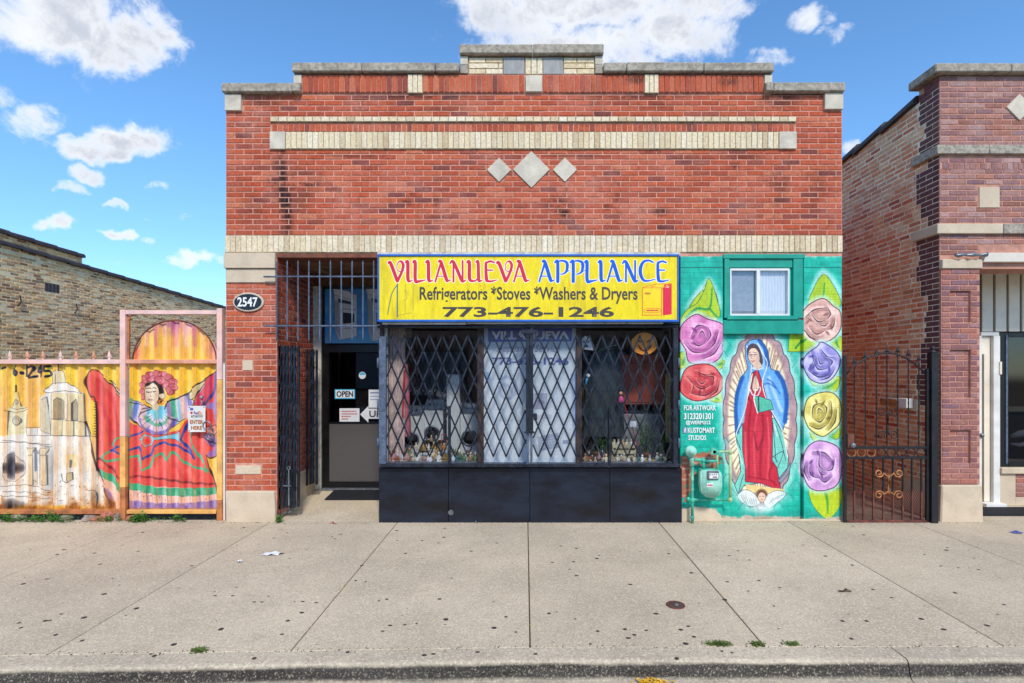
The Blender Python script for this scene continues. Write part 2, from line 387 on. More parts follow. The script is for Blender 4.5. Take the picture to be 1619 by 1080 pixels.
M['siding'] = mat('cream_siding', C(238,228,206), .5, .05, 5, dirt=C(160,146,120), dirtamt=.4)
M['siding_d'] = mat('brown_gap_strip', C(120,98,74), .6, .1, 8)
M['soffit'] = mat('pale_soffit', C(216,206,190), .6, .05, 5)
M['tar'] = mat('clay_tile_coping', C(58,46,46), .6, .25, 8, dirt=C(96,76,66), dirtamt=.5)
M['foil'] = mat('grey_flashing_metal', C(128,134,140), .4, .2, 18, metal=.6, bump=.5, bscale=20)
M['leaf'] = mat('weed_leaf', C(70,128,38), .6, .3, 30, bump=0)
M['moss'] = mat('dull_moss', C(92,110,48), .8, .3, 50)
M['yellowleaf'] = mat('yellow_leaf', C(226,176,30), .6, .15, 40, bump=0)
M['rock'] = mat('rubble_stone', C(150,136,122), .9, .2, 12, bump=.5, bscale=30)
M['rockred'] = mat('broken_red_stone', C(170,106,84), .9, .2, 12, bump=.5, bscale=30)
M['gum'] = mat('old_chewing_gum', C(56,52,48), .7, .2, 30)
M['kerbseam'] = mat('dirt_filled_joint', C(74,60,42), .95, .3, 30, dirt=C(150,110,40), dirtamt=.5, dscale=5)

def glass_mat(name, rough=.0, tint=(1, 1, 1, 1), refl=1.0):
    m = bpy.data.materials.new(name); m.use_nodes = True; t = NT(m.node_tree); t.n.clear()
    g = t.node('ShaderNodeNewGeometry'); dt = t.node('ShaderNodeVectorMath', operation='DOT_PRODUCT', i_0=g.outputs['Incoming'], i_1=g.outputs['Normal']).outputs['Value']
    fr = t.math('MULTIPLY_ADD', t.math('POWER', t.math('SUBTRACT', 1, t.math('ABSOLUTE', dt)), 5), .9, .05)
    tr = t.node('ShaderNodeBsdfTransparent', i_Color=tint)
    gl = t.node('ShaderNodeBsdfGlossy', i_Roughness=rough, i_Color=(1, 1, 1, 1))
    fac = t.math('MULTIPLY', fr, refl, clamp=True)
    mx = t.node('ShaderNodeMixShader', i_0=fac, i_1=tr.outputs[0], i_2=gl.outputs[0])
    t.node('ShaderNodeOutputMaterial', i_Surface=mx.outputs[0])
    return m
M['glass'] = glass_mat('shop_glass', .0, (.95, .96, .97, 1), 1.25)
M['glass_dark'] = glass_mat('tinted_door_glass', .0, (.5, .5, .52, 1), 1.2)

def concrete_mat(name, col, fine, stain=.5, tire=False):
    m = bpy.data.materials.new(name); m.use_nodes = True; t = NT(m.node_tree); t.n.clear()
    p = t.pos()
    big = t.noise(p, .9, 7, .62); mid = t.noise(p, 5, 6, .6); ag = t.noise(p, fine, 3, .6)
    ag2 = t.node('ShaderNodeTexVoronoi', i_Scale=fine*1.1); t.put(ag2.inputs['Vector'], p)
    base = t.mix(t.smooth(big, .3, .7), tuple(c*.82 for c in col[:3])+(1,), tuple(min(1, c*1.1) for c in col[:3])+(1,))
    base = t.mix(t.math('MULTIPLY', t.smooth(mid, .5, .75), stain*.45), base, tuple(c*f for c, f in zip(col[:3], (.72, .66, .58)))+(1,))
    base = t.mix(t.math('MULTIPLY', t.smooth(ag,   .53, .63), .42), base, tuple(c*.58 for c in col[:3])+(1,))
    vc = t.node('ShaderNodeSeparateColor', i_0=ag2.outputs['Color']).outputs[0]
    base = t.mix(t.math('MULTIPLY', t.smooth(vc, .7, .95), .5), base, tuple(min(1, c*1.45) for c in col[:3])+(1,))
    base = t.mix(t.math('MULTIPLY', t.smooth(vc, .22, .05), .42), base, tuple(c*.5 for c in col[:3])+(1,))
    if not tire:
        rn = t.node('ShaderNodeObjectInfo').outputs['Random']
        base = t.mix(1, base, t.mix(rn, (.93, .925, .92, 1), (1.04, 1.04, 1.05, 1)), 'MULTIPLY')
        cr = t.math('ABSOLUTE', t.math('SUBTRACT', t.noise(t.pos(), 1.1, 8, .62), .5))
        cm = t.math('MULTIPLY', t.smooth(cr, .0028, .0006), t.smooth(t.noise(p, .45, 2, .5), .56, .62))
        base = t.mix(t.math('MULTIPLY', cm, .6), base, C(96, 84, 68))
        bl = t.smooth(t.noise(p, 2.3, 4, .7), .62, .74)
        base = t.mix(t.math('MULTIPLY', bl, .22), base, C(112, 104, 94))
    if tire:
        g = t.node('ShaderNodeNewGeometry'); sp = t.node('ShaderNodeSeparateXYZ', i_0=g.outputs['Position'])
        z = t.math('ADD', sp.outputs[2], t.math('MULTIPLY', t.math('SUBTRACT', t.noise(t.pos((1.4, 6, 4)), 2, 7, .65), .5), .035))
        band = t.math('MULTIPLY', t.smooth(z, -.008, -.034), t.smooth(z, -.125, -.085))
        worn = t.smooth(t.noise(t.pos((.3, .6, 1)), 2.3, 5, .6), .72, .62)
        f = t.math('MULTIPLY', t.math('MULTIPLY', band, worn), t.smooth(t.noise(p, 75, 5, .7), .74, .5, .0, .95))
        base = t.mix(f, base, t.mix(t.smooth(t.noise(t.pos((.5, 3, 3)), 4, 6, .7), .3, .7), C(28, 28, 29), C(62, 59, 57)))
    b = t.node('ShaderNodeBsdfPrincipled', i_Roughness=.9); t.put(b.inputs['Base Color'], base)
    b.inputs['Specular IOR Level'].default_value = .25
    bn = t.node('ShaderNodeBump', i_Strength=.35, i_Distance=.004)
    t.put(bn.inputs['Height'], ag); t.put(b.inputs['Normal'], bn.outputs[0])
    t.node('ShaderNodeOutputMaterial', i_Surface=b.outputs[0])
    return m
M['walk'] = concrete_mat('pavement_concrete', C(195,180,155), 95)
M['kerb'] = concrete_mat('kerb_concrete', C(190,177,154), 70, tire=True)
M['gutter'] = concrete_mat('gutter_concrete', C(158,154,148), 60)
M['asphalt'] = concrete_mat('road_asphalt', C(74,74,76), 60)
M['soil'] = mat('dark_soil', C(62,52,42), .95, .3, 20, bump=.6)
M['alley'] = mat('gangway_concrete', C(120,106,92), .9, .2, 6)

# ---------------------------------------------------------------- paint canvases (pixel buffers computed here, sprayed on real walls)
class Canvas:
    def __init__(s, x0, y0, x1, y1, k, bg):
        s.x0, s.y0, s.x1, s.y1, s.k = x0, y0, x1, y1, k
        s.w = int(round((x1-x0)*k)); s.h = int(round((y1-y0)*k))
        s.a = np.ones((s.h, s.w, 3), np.float32)*np.array(bg, np.float32)/255
        s.px = x0+(np.arange(s.w)+.5)/k; s.py = y0+(np.arange(s.h)+.5)/k
        s.rng = np.random.RandomState(3)
    def _win(s, ax, ay, bx, by):
        i0 = max(0, int((ax-s.x0)*s.k)-1); i1 = min(s.w, int((bx-s.x0)*s.k)+2)
        j0 = max(0, int((ay-s.y0)*s.k)-1); j1 = min(s.h, int((by-s.y0)*s.k)+2)
        if i1 <= i0 or j1 <= j0: return None
        gx, gy = np.meshgrid(s.px[i0:i1], s.py[j0:j1]); return i0, i1, j0, j1, gx, gy
    def _put(s, win, cov, col, a):
        i0, i1, j0, j1 = win[:4]; c = (np.clip(cov, 0, 1)*a)[..., None]
        s.a[j0:j1, i0:i1] = s.a[j0:j1, i0:i1]*(1-c)+np.array(col, np.float32)/255*c
    @staticmethod
    def curve(pts, closed=False, n=6):
        P = [np.array(p, float) for p in pts]; m = len(P); out = []
        rng = range(m) if closed else range(m-1)
        for i in rng:
            if closed: p0, p1, p2, p3 = P[i-1], P[i], P[(i+1) % m], P[(i+2) % m]
            else: p0, p1, p2, p3 = P[max(i-1, 0)], P[i], P[i+1], P[min(i+2, m-1)]
            for q in range(n):
                t = q/n
                out.append(.5*((2*p1)+(-p0+p2)*t+(2*p0-5*p1+4*p2-p3)*t*t+(-p0+3*p1-3*p2+p3)*t**3))
        if not closed: out.append(P[-1])
        return out
    def poly(s, pts, col, a=1, soft=.6, sm=False, clip=None, edge=None, ew=1.0):
        if sm: pts = s.curve(pts, True, 5)
        pts = np.array(pts, float)
        w = s._win(pts[:,0].min()-soft-1, pts[:,1].min()-soft-1, pts[:,0].max()+soft+1, pts[:,1].max()+soft+1)
        if not w: return
        gx, gy = w[4], w[5]; d = np.full(gx.shape, 1e9); ins = np.zeros(gx.shape, bool)
        n = len(pts)
        for i in range(n):
            ax, ay = pts[i]; bx, by = pts[(i+1) % n]; ex, ey = bx-ax, by-ay; L = ex*ex+ey*ey+1e-12
            t = np.clip(((gx-ax)*ex+(gy-ay)*ey)/L, 0, 1)
            d = np.minimum(d, (gx-ax-t*ex)**2+(gy-ay-t*ey)**2)
            if ay != by:
                cr = ((ay > gy) != (by > gy)) & (gx < (bx-ax)*(gy-ay)/(by-ay)+ax); ins ^= cr
        d = np.sqrt(d); sd_ = np.where(ins, d, -d)
        s._put(w, .5+sd_/max(soft, .3), col, a)
        if edge: s.line(list(map(tuple, pts))+[tuple(pts[0])], ew, edge, sm=False)
    def line(s, pts, wd, col, a=1, soft=.5, sm=True):
        wds = wd if hasattr(wd, '__len__') else None
        if sm and len(pts) > 2:
            m = len(pts)
            if wds: 
                q = s.curve([(p[0], p[1]) for p in pts]); wq = np.interp(np.linspace(0, m-1, len(q)), range(m), wds)
            else: q = s.curve(pts); wq = [wd]*len(q)
        else: q = pts; wq = list(wds) if wds else [wd]*len(pts)
        q = np.array(q, float); mw = max(wq)/2+soft+1
        w = s._win(q[:,0].min()-mw, q[:,1].min()-mw, q[:,0].max()+mw, q[:,1].max()+mw)
        if not w: return
        gx, gy = w[4], w[5]; best = np.full(gx.shape, -1e9)
        for i in range(len(q)-1):
            ax, ay = q[i]; bx, by = q[i+1]; ex, ey = bx-ax, by-ay; L = ex*ex+ey*ey+1e-12
            t = np.clip(((gx-ax)*ex+(gy-ay)*ey)/L, 0, 1)
            best = np.maximum(best, (wq[i]+(wq[i+1]-wq[i])*t)/2-np.sqrt((gx-ax-t*ex)**2+(gy-ay-t*ey)**2))
        s._put(w, .5+best/max(soft, .3), col, a)
    def blob(s, cx, cy, rx, ry, col, a=.5, p=1.0, ang=0):
        R = max(rx, ry)
        w = s._win(cx-R, cy-R, cx+R, cy+R)
        if not w: return
        gx, gy = w[4]-cx, w[5]-cy; c, sn = math.cos(ang), math.sin(ang)
        r = np.sqrt(((gx*c+gy*sn)/rx)**2+((-gx*sn+gy*c)/ry)**2)
        s._put(w, np.clip(1-r, 0, 1)**p, col, a)
    def fbm(s, scx, scy, octv=5, seed=0):
        rng = np.random.RandomState(seed); out = np.zeros((s.h, s.w)); amp = 1; tot = 0
        for o in range(octv):
            gw = max(2, int((s.x1-s.x0)/scx*2**o)+2); gh = max(2, int((s.y1-s.y0)/scy*2**o)+2)
            g = rng.rand(gh, gw); yi = np.linspace(0, gh-1.001, s.h); xi = np.linspace(0, gw-1.001, s.w)
            y0 = yi.astype(int); x0 = xi.astype(int); fy = (yi-y0)[:, None]; fx = (xi-x0)[None]
            fy = fy*fy*(3-2*fy); fx = fx*fx*(3-2*fx)
            a = g[np.ix_(y0, x0)]; b = g[np.ix_(y0, x0+1)]; c = g[np.ix_(y0+1, x0)]; d = g[np.ix_(y0+1, x0+1)]
            out += amp*((a*(1-fx)+b*fx)*(1-fy)+(c*(1-fx)+d*fx)*fy); tot += amp; amp *= .55
        return out/tot
    def over(s, f, col):
        f = np.clip(f, 0, 1)[..., None]; s.a = s.a*(1-f)+np.array(col, np.float32)/255*f
    def material(s, name, Y, rough=.6, bump=.2, coat=0, tex=.1):
        s.a = s.a*(1+(s.fbm(3, 9, 4, 77)-.5)*tex)[..., None]+((s.fbm(22, 30, 4, 78)-.5)*tex*.35)[..., None]
        im = bpy.data.images.new(name, s.w, s.h); buf = np.ones((s.h, s.w, 4), np.float32)
        buf[..., :3] = np.clip(s.a[::-1], 0, 1); im.pixels.foreach_set(buf.ravel()); im.update(); im.pack()
        m = bpy.data.materials.new(name); m.use_nodes = True; t = NT(m.node_tree); t.n.clear()
        x0, x1, z0, z1 = X(s.x0, Y), X(s.x1, Y), Z(s.y1, Y), Z(s.y0, Y)
        g = t.node('ShaderNodeNewGeometry'); sp = t.node('ShaderNodeSeparateXYZ', i_0=g.outputs['Position'])
        uu = t.math('DIVIDE', t.math('SUBTRACT', sp.outputs[0], x0), x1-x0)
        vv = t.math('DIVIDE', t.math('SUBTRACT', sp.outputs[2], z0), z1-z0)
        ti = t.node('ShaderNodeTexImage'); ti.image = im; ti.extension = 'EXTEND'
        t.put(ti.inputs[0], t.node('ShaderNodeCombineXYZ', i_0=uu, i_1=vv).outputs[0])
        n = t.noise(t.pos(), 55, 6, .62)
        base = t.mix(1, ti.outputs[0], t.mix(t.smooth(n, .25, .75), (.9, .9, .9, 1), (1.08, 1.08, 1.08, 1)), 'MULTIPLY')
        b = t.node('ShaderNodeBsdfPrincipled', i_Roughness=rough); t.put(b.inputs['Base Color'], base)
        b.inputs['Specular IOR Level'].default_value = .35; b.inputs['Coat Weight'].default_value = coat
        if bump:
            bn = t.node('ShaderNodeBump', i_Strength=bump, i_Distance=.006)
            t.put(bn.inputs['Height'], n); t.put(b.inputs['Normal'], bn.outputs[0])
        t.node('ShaderNodeOutputMaterial', i_Surface=b.outputs[0])
        return m
BLK = (34, 30, 38)
# ================================================================ canvas 1: the corrugated fence painting
c = Canvas(-60, 500, 360, 815, 2.6, (238, 196, 70))
fb1 = c.fbm(14, 160, 4, 1); fb2 = c.fbm(60, 60, 5, 2)
c.over((fb1-.45)*2.2, (240, 170, 120)); c.over((fb1 < .42)*.5, (236, 206, 60)); c.over((fb2-.5)*2.4, (246, 214, 176))
yy_ = c.py[:, None]*np.ones((1, c.w)); xx_ = c.px[None]*np.ones((c.h, 1))
c.over(np.clip((xx_-185)/30, 0, 1)*np.clip((700-yy_)/60, 0, 1)*.75, (246, 190, 46))
c.over(np.clip((fb1-.5)*3, 0, 1)*np.clip((xx_-190)/10, 0, 1)*.6, (250, 214, 90))
c.over(np.clip((572-yy_)/50, 0, 1)*.9*np.clip(fb2*1.9-.1, 0, 1), (226, 140, 150))
for cx_, col_ in ((222,(226,110,120)),(262,(150,90,150)),(274,(150,80,150)),(300,(222,140,180)),(330,(214,90,90)),(240,(240,170,170))):
    c.blob(cx_, 514, 14, 44, col_, .75)
c.over(np.clip((yy_-524)/12, 0, 1)*np.clip((562-yy_)/22, 0, 1)*.6, (246, 196, 70))
for k in range(9):
    q_ = 213+k*15.5; c.line([(q_, 500), (q_+1, 545)], 6.5, [(232,120,136),(250,214,190),(196,96,150),(248,190,120)][k % 4], .6, soft=4); c.line([(q_+7, 520), (q_+7, 572)], 5, (250,206,70), .55, soft=4)
c.blob(213, 558, 12, 30, (214,80,96), .7); c.blob(336, 552, 14, 34, (226,130,160), .8)
def A1(x, y): return (x/4, 560+y/4)            # left picture notes
# --- grey church
W1 = (222, 216, 204); W2 = (206, 200, 188); LN = (70, 72, 84)
c.poly([A1(*q) for q in [(-240,520),(0,520),(40,515),(150,470),(230,470),(230,290),(300,230),(520,240),(528,430),(560,520),(600,690),(640,830),(700,960),(-240,960)]], (228, 222, 212), soft=2)
c.over(np.clip((fb2-.52)*3, 0, 1)*((xx_ < 165) & (yy_ > 690))*.35, (236, 186, 120))
c.poly([A1(*q) for q in [(40,510),(45,340),(60,330),(95,230),(125,330),(150,345),(148,510)]], (224, 216, 176), soft=1.5)
c.poly([A1(*q) for q in [(310,200),(315,130),(345,100),(380,110),(400,180)]], (220, 210, 176), soft=1)
c.poly([A1(*q) for q in [(270,235),(310,185),(420,180),(515,250),(400,230),(290,245)]], (236, 232, 222), edge=LN, ew=.8)
c.poly([A1(*q) for q in [(300,245),(520,250),(528,430),(530,520),(300,515)]], (224, 210, 168))
for pl in ([(320,410),(325,300),(355,275),(382,300),(385,410)], [(445,420),(445,310),(460,285),(472,320),(472,420)]):
    c.poly([A1(*q) for q in pl], (176, 160, 124), edge=LN, ew=1.1); 
    c.poly([A1(*q) for q in [(x*1.0+8, y) for x, y in pl]], (150, 138, 112), a=.6)
c.poly([A1(*q) for q in [(398,255),(420,255),(420,410),(398,410)]], (238, 232, 214), edge=LN, ew=.5)
c.poly([A1(*q) for q in [(235,300),(285,270),(300,510),(235,470)]], (214, 206, 180), edge=LN, ew=.6)
for l in ([(300,410),(530,430)],[(300,515),(550,522)],[(305,250),(300,515)],[(375,415),(372,520)],[(450,425),(450,520)],[(490,260),(486,425)],[(524,250),(528,520)],
          [(140,465),(230,465)],[(150,515),(600,520)],[(0,560),(140,560),(310,590)],[(-200,560),(0,560)],[(0,545),(300,575)],[(40,510),(45,360)],[(148,510),(150,380)],[(20,355),(90,372),(155,350)],
          [(50,340),(90,350),(150,340)],[(60,330),(90,240),(95,235)],[(125,330),(110,240)],[(310,200),(318,130),(345,100)],[(400,190),(385,115),(360,100)],[(345,190),(345,130)],
          [(0,840),(150,830),(230,845),(300,870),(330,880)],[(0,870),(200,880),(310,900)],[(0,900),(150,905),(310,920)],[(330,880),(310,930)],[(165,470),(165,510)],[(190,470),(190,510)],[(215,470),(215,510)],
          [(-150,840),(0,840)],[(-120,620),(-120,830)],[(-60,620),(-60,830)]):
    c.line([A1(*q) for q in l], .9, LN, .85)
c.line([A1(95,200), A1(95,235)], 3.2, (50,46,56)); c.line([A1(362,30), A1(362,105)], 1.2, LN); c.line([A1(325,62), A1(392,62)], 1.4, LN)
c.line([A1(352,40), A1(362,30), A1(374,40)], .8, LN)
for k, (cx0, cy0, rr) in enumerate(((92,423,33),(96,303,14))):
    c.line([A1(cx0+math.cos(t)*rr, cy0+math.sin(t)*rr*.95) for t in np.linspace(0, 6.3, 20)], 1.2, (96,98,108))
    c.blob(cx0/4, 560+cy0/4, rr/3.4, rr/3.4, (150,150,154), .8)
c.line([A1(70,415), A1(105,405), A1(115,440), A1(80,445)], 1, LN)
# rose window cross and niche
c.poly([A1(*q) for q in [(10,720),(40,640),(90,640),(140,700),(130,770),(80,810),(20,790)]], (214,200,190), edge=(120,112,112), ew=.8, sm=True)
for q in ((62,695,22,55),(62,745,20,40),(25,722,24,26),(100,722,26,26)): c.blob(q[0]/4, 560+q[1]/4, q[2]/2.7, q[3]/2.7, (44,44,54), 1.2, .5)
for x0_ in (160, 245):
    c.poly([A1(*q) for q in [(x0_,640),(x0_+40,640),(x0_+42,830),(x0_+2,830)]], (222,210,176), edge=LN, ew=.7)
    c.poly([A1(*q) for q in [(x0_-10,595),(x0_+50,595),(x0_+35,640),(x0_+5,640)]], (228,216,184), edge=LN, ew=.7)
c.poly([A1(*q) for q in [(205,590),(222,620),(238,590),(244,640),(240,745),(206,745)]], (110,112,122), a=.8)
c.line([A1(215,750), A1(215,830)], 1.5, (150,150,156)); c.line([A1(232,750), A1(232,830)], 1.5, (150,150,156)); c.line([A1(222,640), A1(224,740)], 3, (206,206,206))
c.blob(310/4, 560+700/4, 8, 50, (90,90,96), .7); c.blob(312/4, 560+830/4, 7, 40, (80,80,90), .6)
c.poly([A1(*q) for q in [(405,640),(470,640),(485,700),(440,720),(400,700)]], (232,206,140), a=.7, sm=True); c.line([A1(440,675), A1(438,715)], 3, (110,112,120))
c.line([A1(372,762), A1(376,800), A1(388,812), A1(403,816)], 1.5, (90,90,98), .8); c.poly([A1(*q) for q in [(418,755),(446,750),(448,795),(428,812),(414,800)]], (200,186,140), edge=(80,80,90), ew=.8); c.line([A1(403,800), A1(403,1000)], 1.3, (60,62,74)); c.line([A1(403,816), A1(425,812)], 1.4, (90,90,98))
c.blob(605/4-6, 790, 12, 24, (90,78,66), .8); c.line([A1(535,870), A1(600,870), A1(603,980)], 1, LN)
c.blob(15, 806, 24, 18, (36,34,38), 1.3, .6); c.blob(-20, 760, 30, 40, (90,90,98), .5); c.blob(-30, 640, 22, 60, (120,118,120), .5)
c.line([A1(528,430), A1(565,540), A1(600,690), A1(640,830), A1(700,980)], 2, BLK)
# hand lettered number
def num(st, dx=0):
    for l in st: c.line([A1(x+dx, y) for x, y in l], 3.9, (26,32,52))
num([[(-6,92),(28,84)],[(88,76),(70,100),(68,126),(90,134),(100,116),(84,104),(72,116)],[(124,116),(127,122)],[(152,72),(150,138)],[(172,84),(196,76),(200,100),(176,140),(182,148),(216,140)],
     [(238,76),(224,112),(256,112)],[(254,74),(250,140)],[(300,76),(274,80),(272,104),(296,108),(306,130),(280,142)]])
num([[(-60,80),(-30,80),(-44,140)],[(-110,80),(-80,80),(-94,140)]])
# --- the dancer
def A2(x, y): return (120+x/4, 560+y/4)
def P2(l): return [A2(*q) for q in l]
RD = (226, 76, 72); RD2 = (242, 116, 104); GR = (60, 170, 122); BLU = (30, 66, 150); PU = (120, 96, 176); PK = (240, 190, 168); LB = (120, 196, 214)
c.poly(P2([(125,740),(120,310),(75,270),(50,200),(50,150),(75,103),(125,100),(280,265),(290,400),(420,480),(520,510),(650,480),(700,400),(740,350),(790,230),(885,90),(890,230),(925,330),(880,480),
           (915,560),(900,620),(850,660),(820,640),(850,760),(885,870),(890,980),(330,985),(240,985),(190,900),(130,790)]), RD, soft=1)
# folds
for (l, w_, col_, a_) in (([(140,150),(150,300),(190,430),(230,600)],9,(170,40,50),.35),([(200,230),(250,420),(260,560)],6,(170,40,50),.4),([(110,110),(240,260),(280,420)],8,RD2,.5),([(160,420),(150,700)],12,RD2,.5),
        ([(390,650),(350,780)],8,(180,44,50),.35),([(520,680),(500,790)],10,RD2,.5),([(620,700),(680,800)],7,(180,44,50),.35),([(780,430),(820,640)],10,RD2,.5),([(700,740),(740,800)],8,RD2,.5)):
    c.line(P2(l), w_, col_, a_, soft=3)
# hem: green, peach, purple bands
c.poly(P2([(128,730),(200,770),(290,850),(330,985),(240,985),(190,900),(130,790)]), PK)
c.poly(P2([(128,730),(205,755),(270,820),(300,880),(330,985),(290,900),(200,800),(130,775)]), GR)
c.poly(P2([(150,830),(200,860),(240,985),(215,950)]), PU, a=.8, soft=2)
c.poly(P2([(285,808),(480,840),(700,850),(870,850),(890,985),(330,985)]), PK)
c.poly(P2([(282,806),(400,826),(520,848),(700,850),(868,846),(880,890),(700,905),(500,895),(340,860),(300,850)]), GR)
c.poly(P2([(322,925),(480,945),(700,945),(888,925),(890,990),(330,990)]), PU, a=.85, soft=2)
for k in range(26):
    xk = 330+k*22; c.line(P2([(xk, 865+8*math.sin(k)), (xk+6, 960)]), 1.6, [(150,120,170),(250,216,200),(120,70,110)][k % 3], .45, soft=1.5)
c.line(P2([(130,665),(190,700),(260,780),(300,790),(380,775),(520,790),(700,815),(865,825)]), 3.4, (110,34,44), .8, soft=2)
# blue and green zigzags on the skirt
c.line(P2([(420,490),(290,540)]), 3, BLU); c.line(P2([(275,585),(240,590),(212,612),(270,630),(385,590),(415,665),(460,640),(480,590),(540,560),(660,590),(745,660),(660,540),(700,430)]), 3.6, BLU, sm=False)
c.line(P2([(300,380),(325,480),(285,495)]), 2.6, GR); c.line(P2([(280,530),(235,540),(215,580)]), 2.8, GR)
c.line(P2([(200,620),(145,655),(190,680),(380,645),(405,740),(450,720),(480,655),(530,630),(560,680),(600,620),(700,700),(830,745),(720,560),(715,440)]), 3.6, GR, sm=False)
c.poly(P2([(385,540),(430,505),(480,530),(620,505),(655,480),(640,520),(665,570),(600,535),(480,545),(465,580),(430,590)]), LB, edge=(30,30,40), ew=.5)
c.blob(120+440/4, 560+550/4, 7, 9, RD, 1.4, .5)
# blouse
c.poly(P2([(290,270),(430,320),(470,350),(540,350),(570,300),(700,250),(745,300),(700,400),(650,430),(590,470),(570,510),(460,510),(430,470),(390,460),(330,400),(290,375)]), (206,190,214), edge=BLK, ew=1)
strp = [(LB, 250, 60), ((70,150,140), 300, 50), (PU, 0, 0)]
for k, (col_, l) in enumerate((((100,90,180),[(310,280),(300,370)]),(GR,[(345,290),(330,400)]),((90,120,190),[(375,310),(350,410)]),(PK,[(410,315),(385,430)]),
        ((90,90,170),[(700,255),(715,370)]),((240,200,190),[(665,270),(690,400)]),((120,190,200),[(635,285),(650,410)]),(GR,[(600,290),(620,430)]),(PU,[(575,310),(600,440)]))):
    c.line(P2(l), 6.5, col_, .85, soft=2)
c.poly(P2([(455,345),(550,330),(560,400),(500,430),(450,400)]), (110,190,206), sm=True)
for rr, col_ in ((52, (230,220,230)), (75, GR), (100, (226,190,200)), (125, (104,84,170))):
    c.line([A2(505+math.cos(t)*rr*1.0, 370+math.sin(t)*rr*1.05) for t in np.linspace(.35, 2.8, 14)], 5.2, col_, .8, soft=1.5)
for k in range(9):
    t = .45+k*.28; c.line([A2(505+math.cos(t)*45, 370+math.sin(t)*45), A2(505+math.cos(t)*135, 370+math.sin(t)*140)], .9, (60,50,90), .6)
for l in ([(300,370),(340,400),(390,460)],[(380,400),(410,350),(470,340)],[(545,350),(580,300),(640,280)],[(640,430),(580,400)],[(390,380),(470,345)]): c.line(P2(l), 1.8, BLK, .8)
# arms
c.poly(P2([(205,165),(290,245),(300,275),(285,285),(240,235)]), (222,200,160), edge=BLK, ew=.9)
c.poly(P2([(700,245),(740,205),(830,150),(820,180),(780,240),(740,280),(705,290)]), (206,190,140), edge=BLK, ew=.9)
# right raised skirt lining
c.poly(P2([(885,90),(890,230),(925,330),(915,420),(880,490),(870,420),(850,350),(800,330),(860,300),(880,200)]), (150,130,200), a=.9)
c.poly(P2([(820,160),(880,100),(870,240),(800,330),(740,350),(760,260),(800,200)]), (206,60,90)); c.line(P2([(875,120),(860,240),(810,320)]), 4, BLU, .8)
c.poly(P2([(800,500),(860,520),(915,560),(905,620),(850,655),(820,640),(860,600),(810,540)]), (140,110,190), a=.9)
for l in ([(890,90),(830,145),(740,205),(690,255),(570,305),(545,345)],[(890,90),(890,230),(920,330),(905,440),(880,480)],[(880,480),(918,560),(905,620),(850,660),(822,640)],[(805,525),(850,560),(900,570)],[(820,640),(850,760),(880,870),(888,985)],
          [(125,740),(120,310),(75,270),(50,200),(50,150),(75,103),(125,100)],[(125,105),(280,262),(290,290),(420,325)],[(45,430),(130,740),(230,985)],[(290,290),(285,375)],[(290,830),(335,985)],[(820,160),(760,250),(740,340)],[(880,230),(880,420)]):
    c.line(P2(l), [1.0]+[2.1]*(len(l)-2)+[1.0], BLK, .85, soft=.9)
for k in range(14): c.line([A2(112+3*math.sin(k*2), 300+k*17), A2(124, 306+k*17)], 1.6, BLK, .7)
for k in range(16): c.line([A2(925+8*math.sin(k*1.7), 260+k*12), A2(905, 266+k*12)], 1.2, BLK, .6)
# head: roses, hair, face
rg = np.random.RandomState(5)
for (qx, qy, r_) in ((420,270,22),(408,235,24),(412,195,26),(428,158,28),(460,136,28),(500,128,30),(540,135,30),(575,150,30),(600,178,28),(604,212,26),(590,240,22),(556,190,30),(520,165,30),(575,225,24),(470,160,26)):
    out = [A2(qx+math.cos(t)*r_*(1+.1*math.sin(t*3+qx)), qy+math.sin(t)*r_*.9) for t in np.linspace(0, 6.1, 12)]
    c.poly(out, (206,100,112), sm=True); c.line(out+[out[0]], .9, (110,36,50), .7)
    for k in range(4):
        a_ = rg.rand()*6.3; rr = r_*(.25+.17*k); c.line([A2(qx+math.cos(t)*rr, qy+math.sin(t)*rr) for t in np.linspace(a_, a_+2.6, 6)], 1.0, [(240,160,166),(150,50,66)][k % 2], .75)
c.poly(P2([(432,200),(460,175),(500,170),(535,210),(545,270),(515,320),(500,260)]), (44,34,38), sm=True)
c.poly(P2([(434,215),(470,182),(505,195),(522,240),(516,290),(500,320),(515,340),(480,345),(460,325),(438,300),(432,260)]), (226,206,176), sm=True, edge=(60,46,46), ew=.8)
c.poly(P2([(470,320),(515,310),(520,345),(490,360),(465,345)]), (214,192,160)); c.blob(120+505/4, 560+262/4, 5, 12, (176,150,120), .6)
c.line(P2([(440,238),(450,242),(461,238)]), 1.2, BLK); c.line(P2([(471,236),(485,241),(500,235)]), 1.2, BLK); c.line(P2([(437,220),(448,215),(460,218)]), 1.1, BLK, .8); c.line(P2([(469,216),(484,211),(502,217)]), 1.1, BLK, .8)
c.line(P2([(462,240),(456,266),(466,268)]), .8, (120,90,80)); c.line(P2([(448,290),(458,285),(470,291)]), 1.6, (176,96,96)); c.line(P2([(450,297),(466,297)]), 1, (150,80,80), .7)
c.poly(P2([(520,255),(545,250),(548,275),(528,285)]), (222,200,168), sm=True, edge=BLK, ew=.7); c.line([A2(532+math.cos(t)*11, 303+math.sin(t)*14) for t in np.linspace(0, 6.3, 12)], 1.8, (206,120,50))
c.blob(120+860/4, 560+490/4, 12, 14, (226,200,186), .8); c.line(P2([(840,465),(870,450),(880,490),(850,520),(835,495)]), 1.4, BLK, .7); c.blob(120+862/4, 560+480/4, 4, 5, (200,110,80), .9)
ph_ = ((xx_+9.5)/20.0) % 1
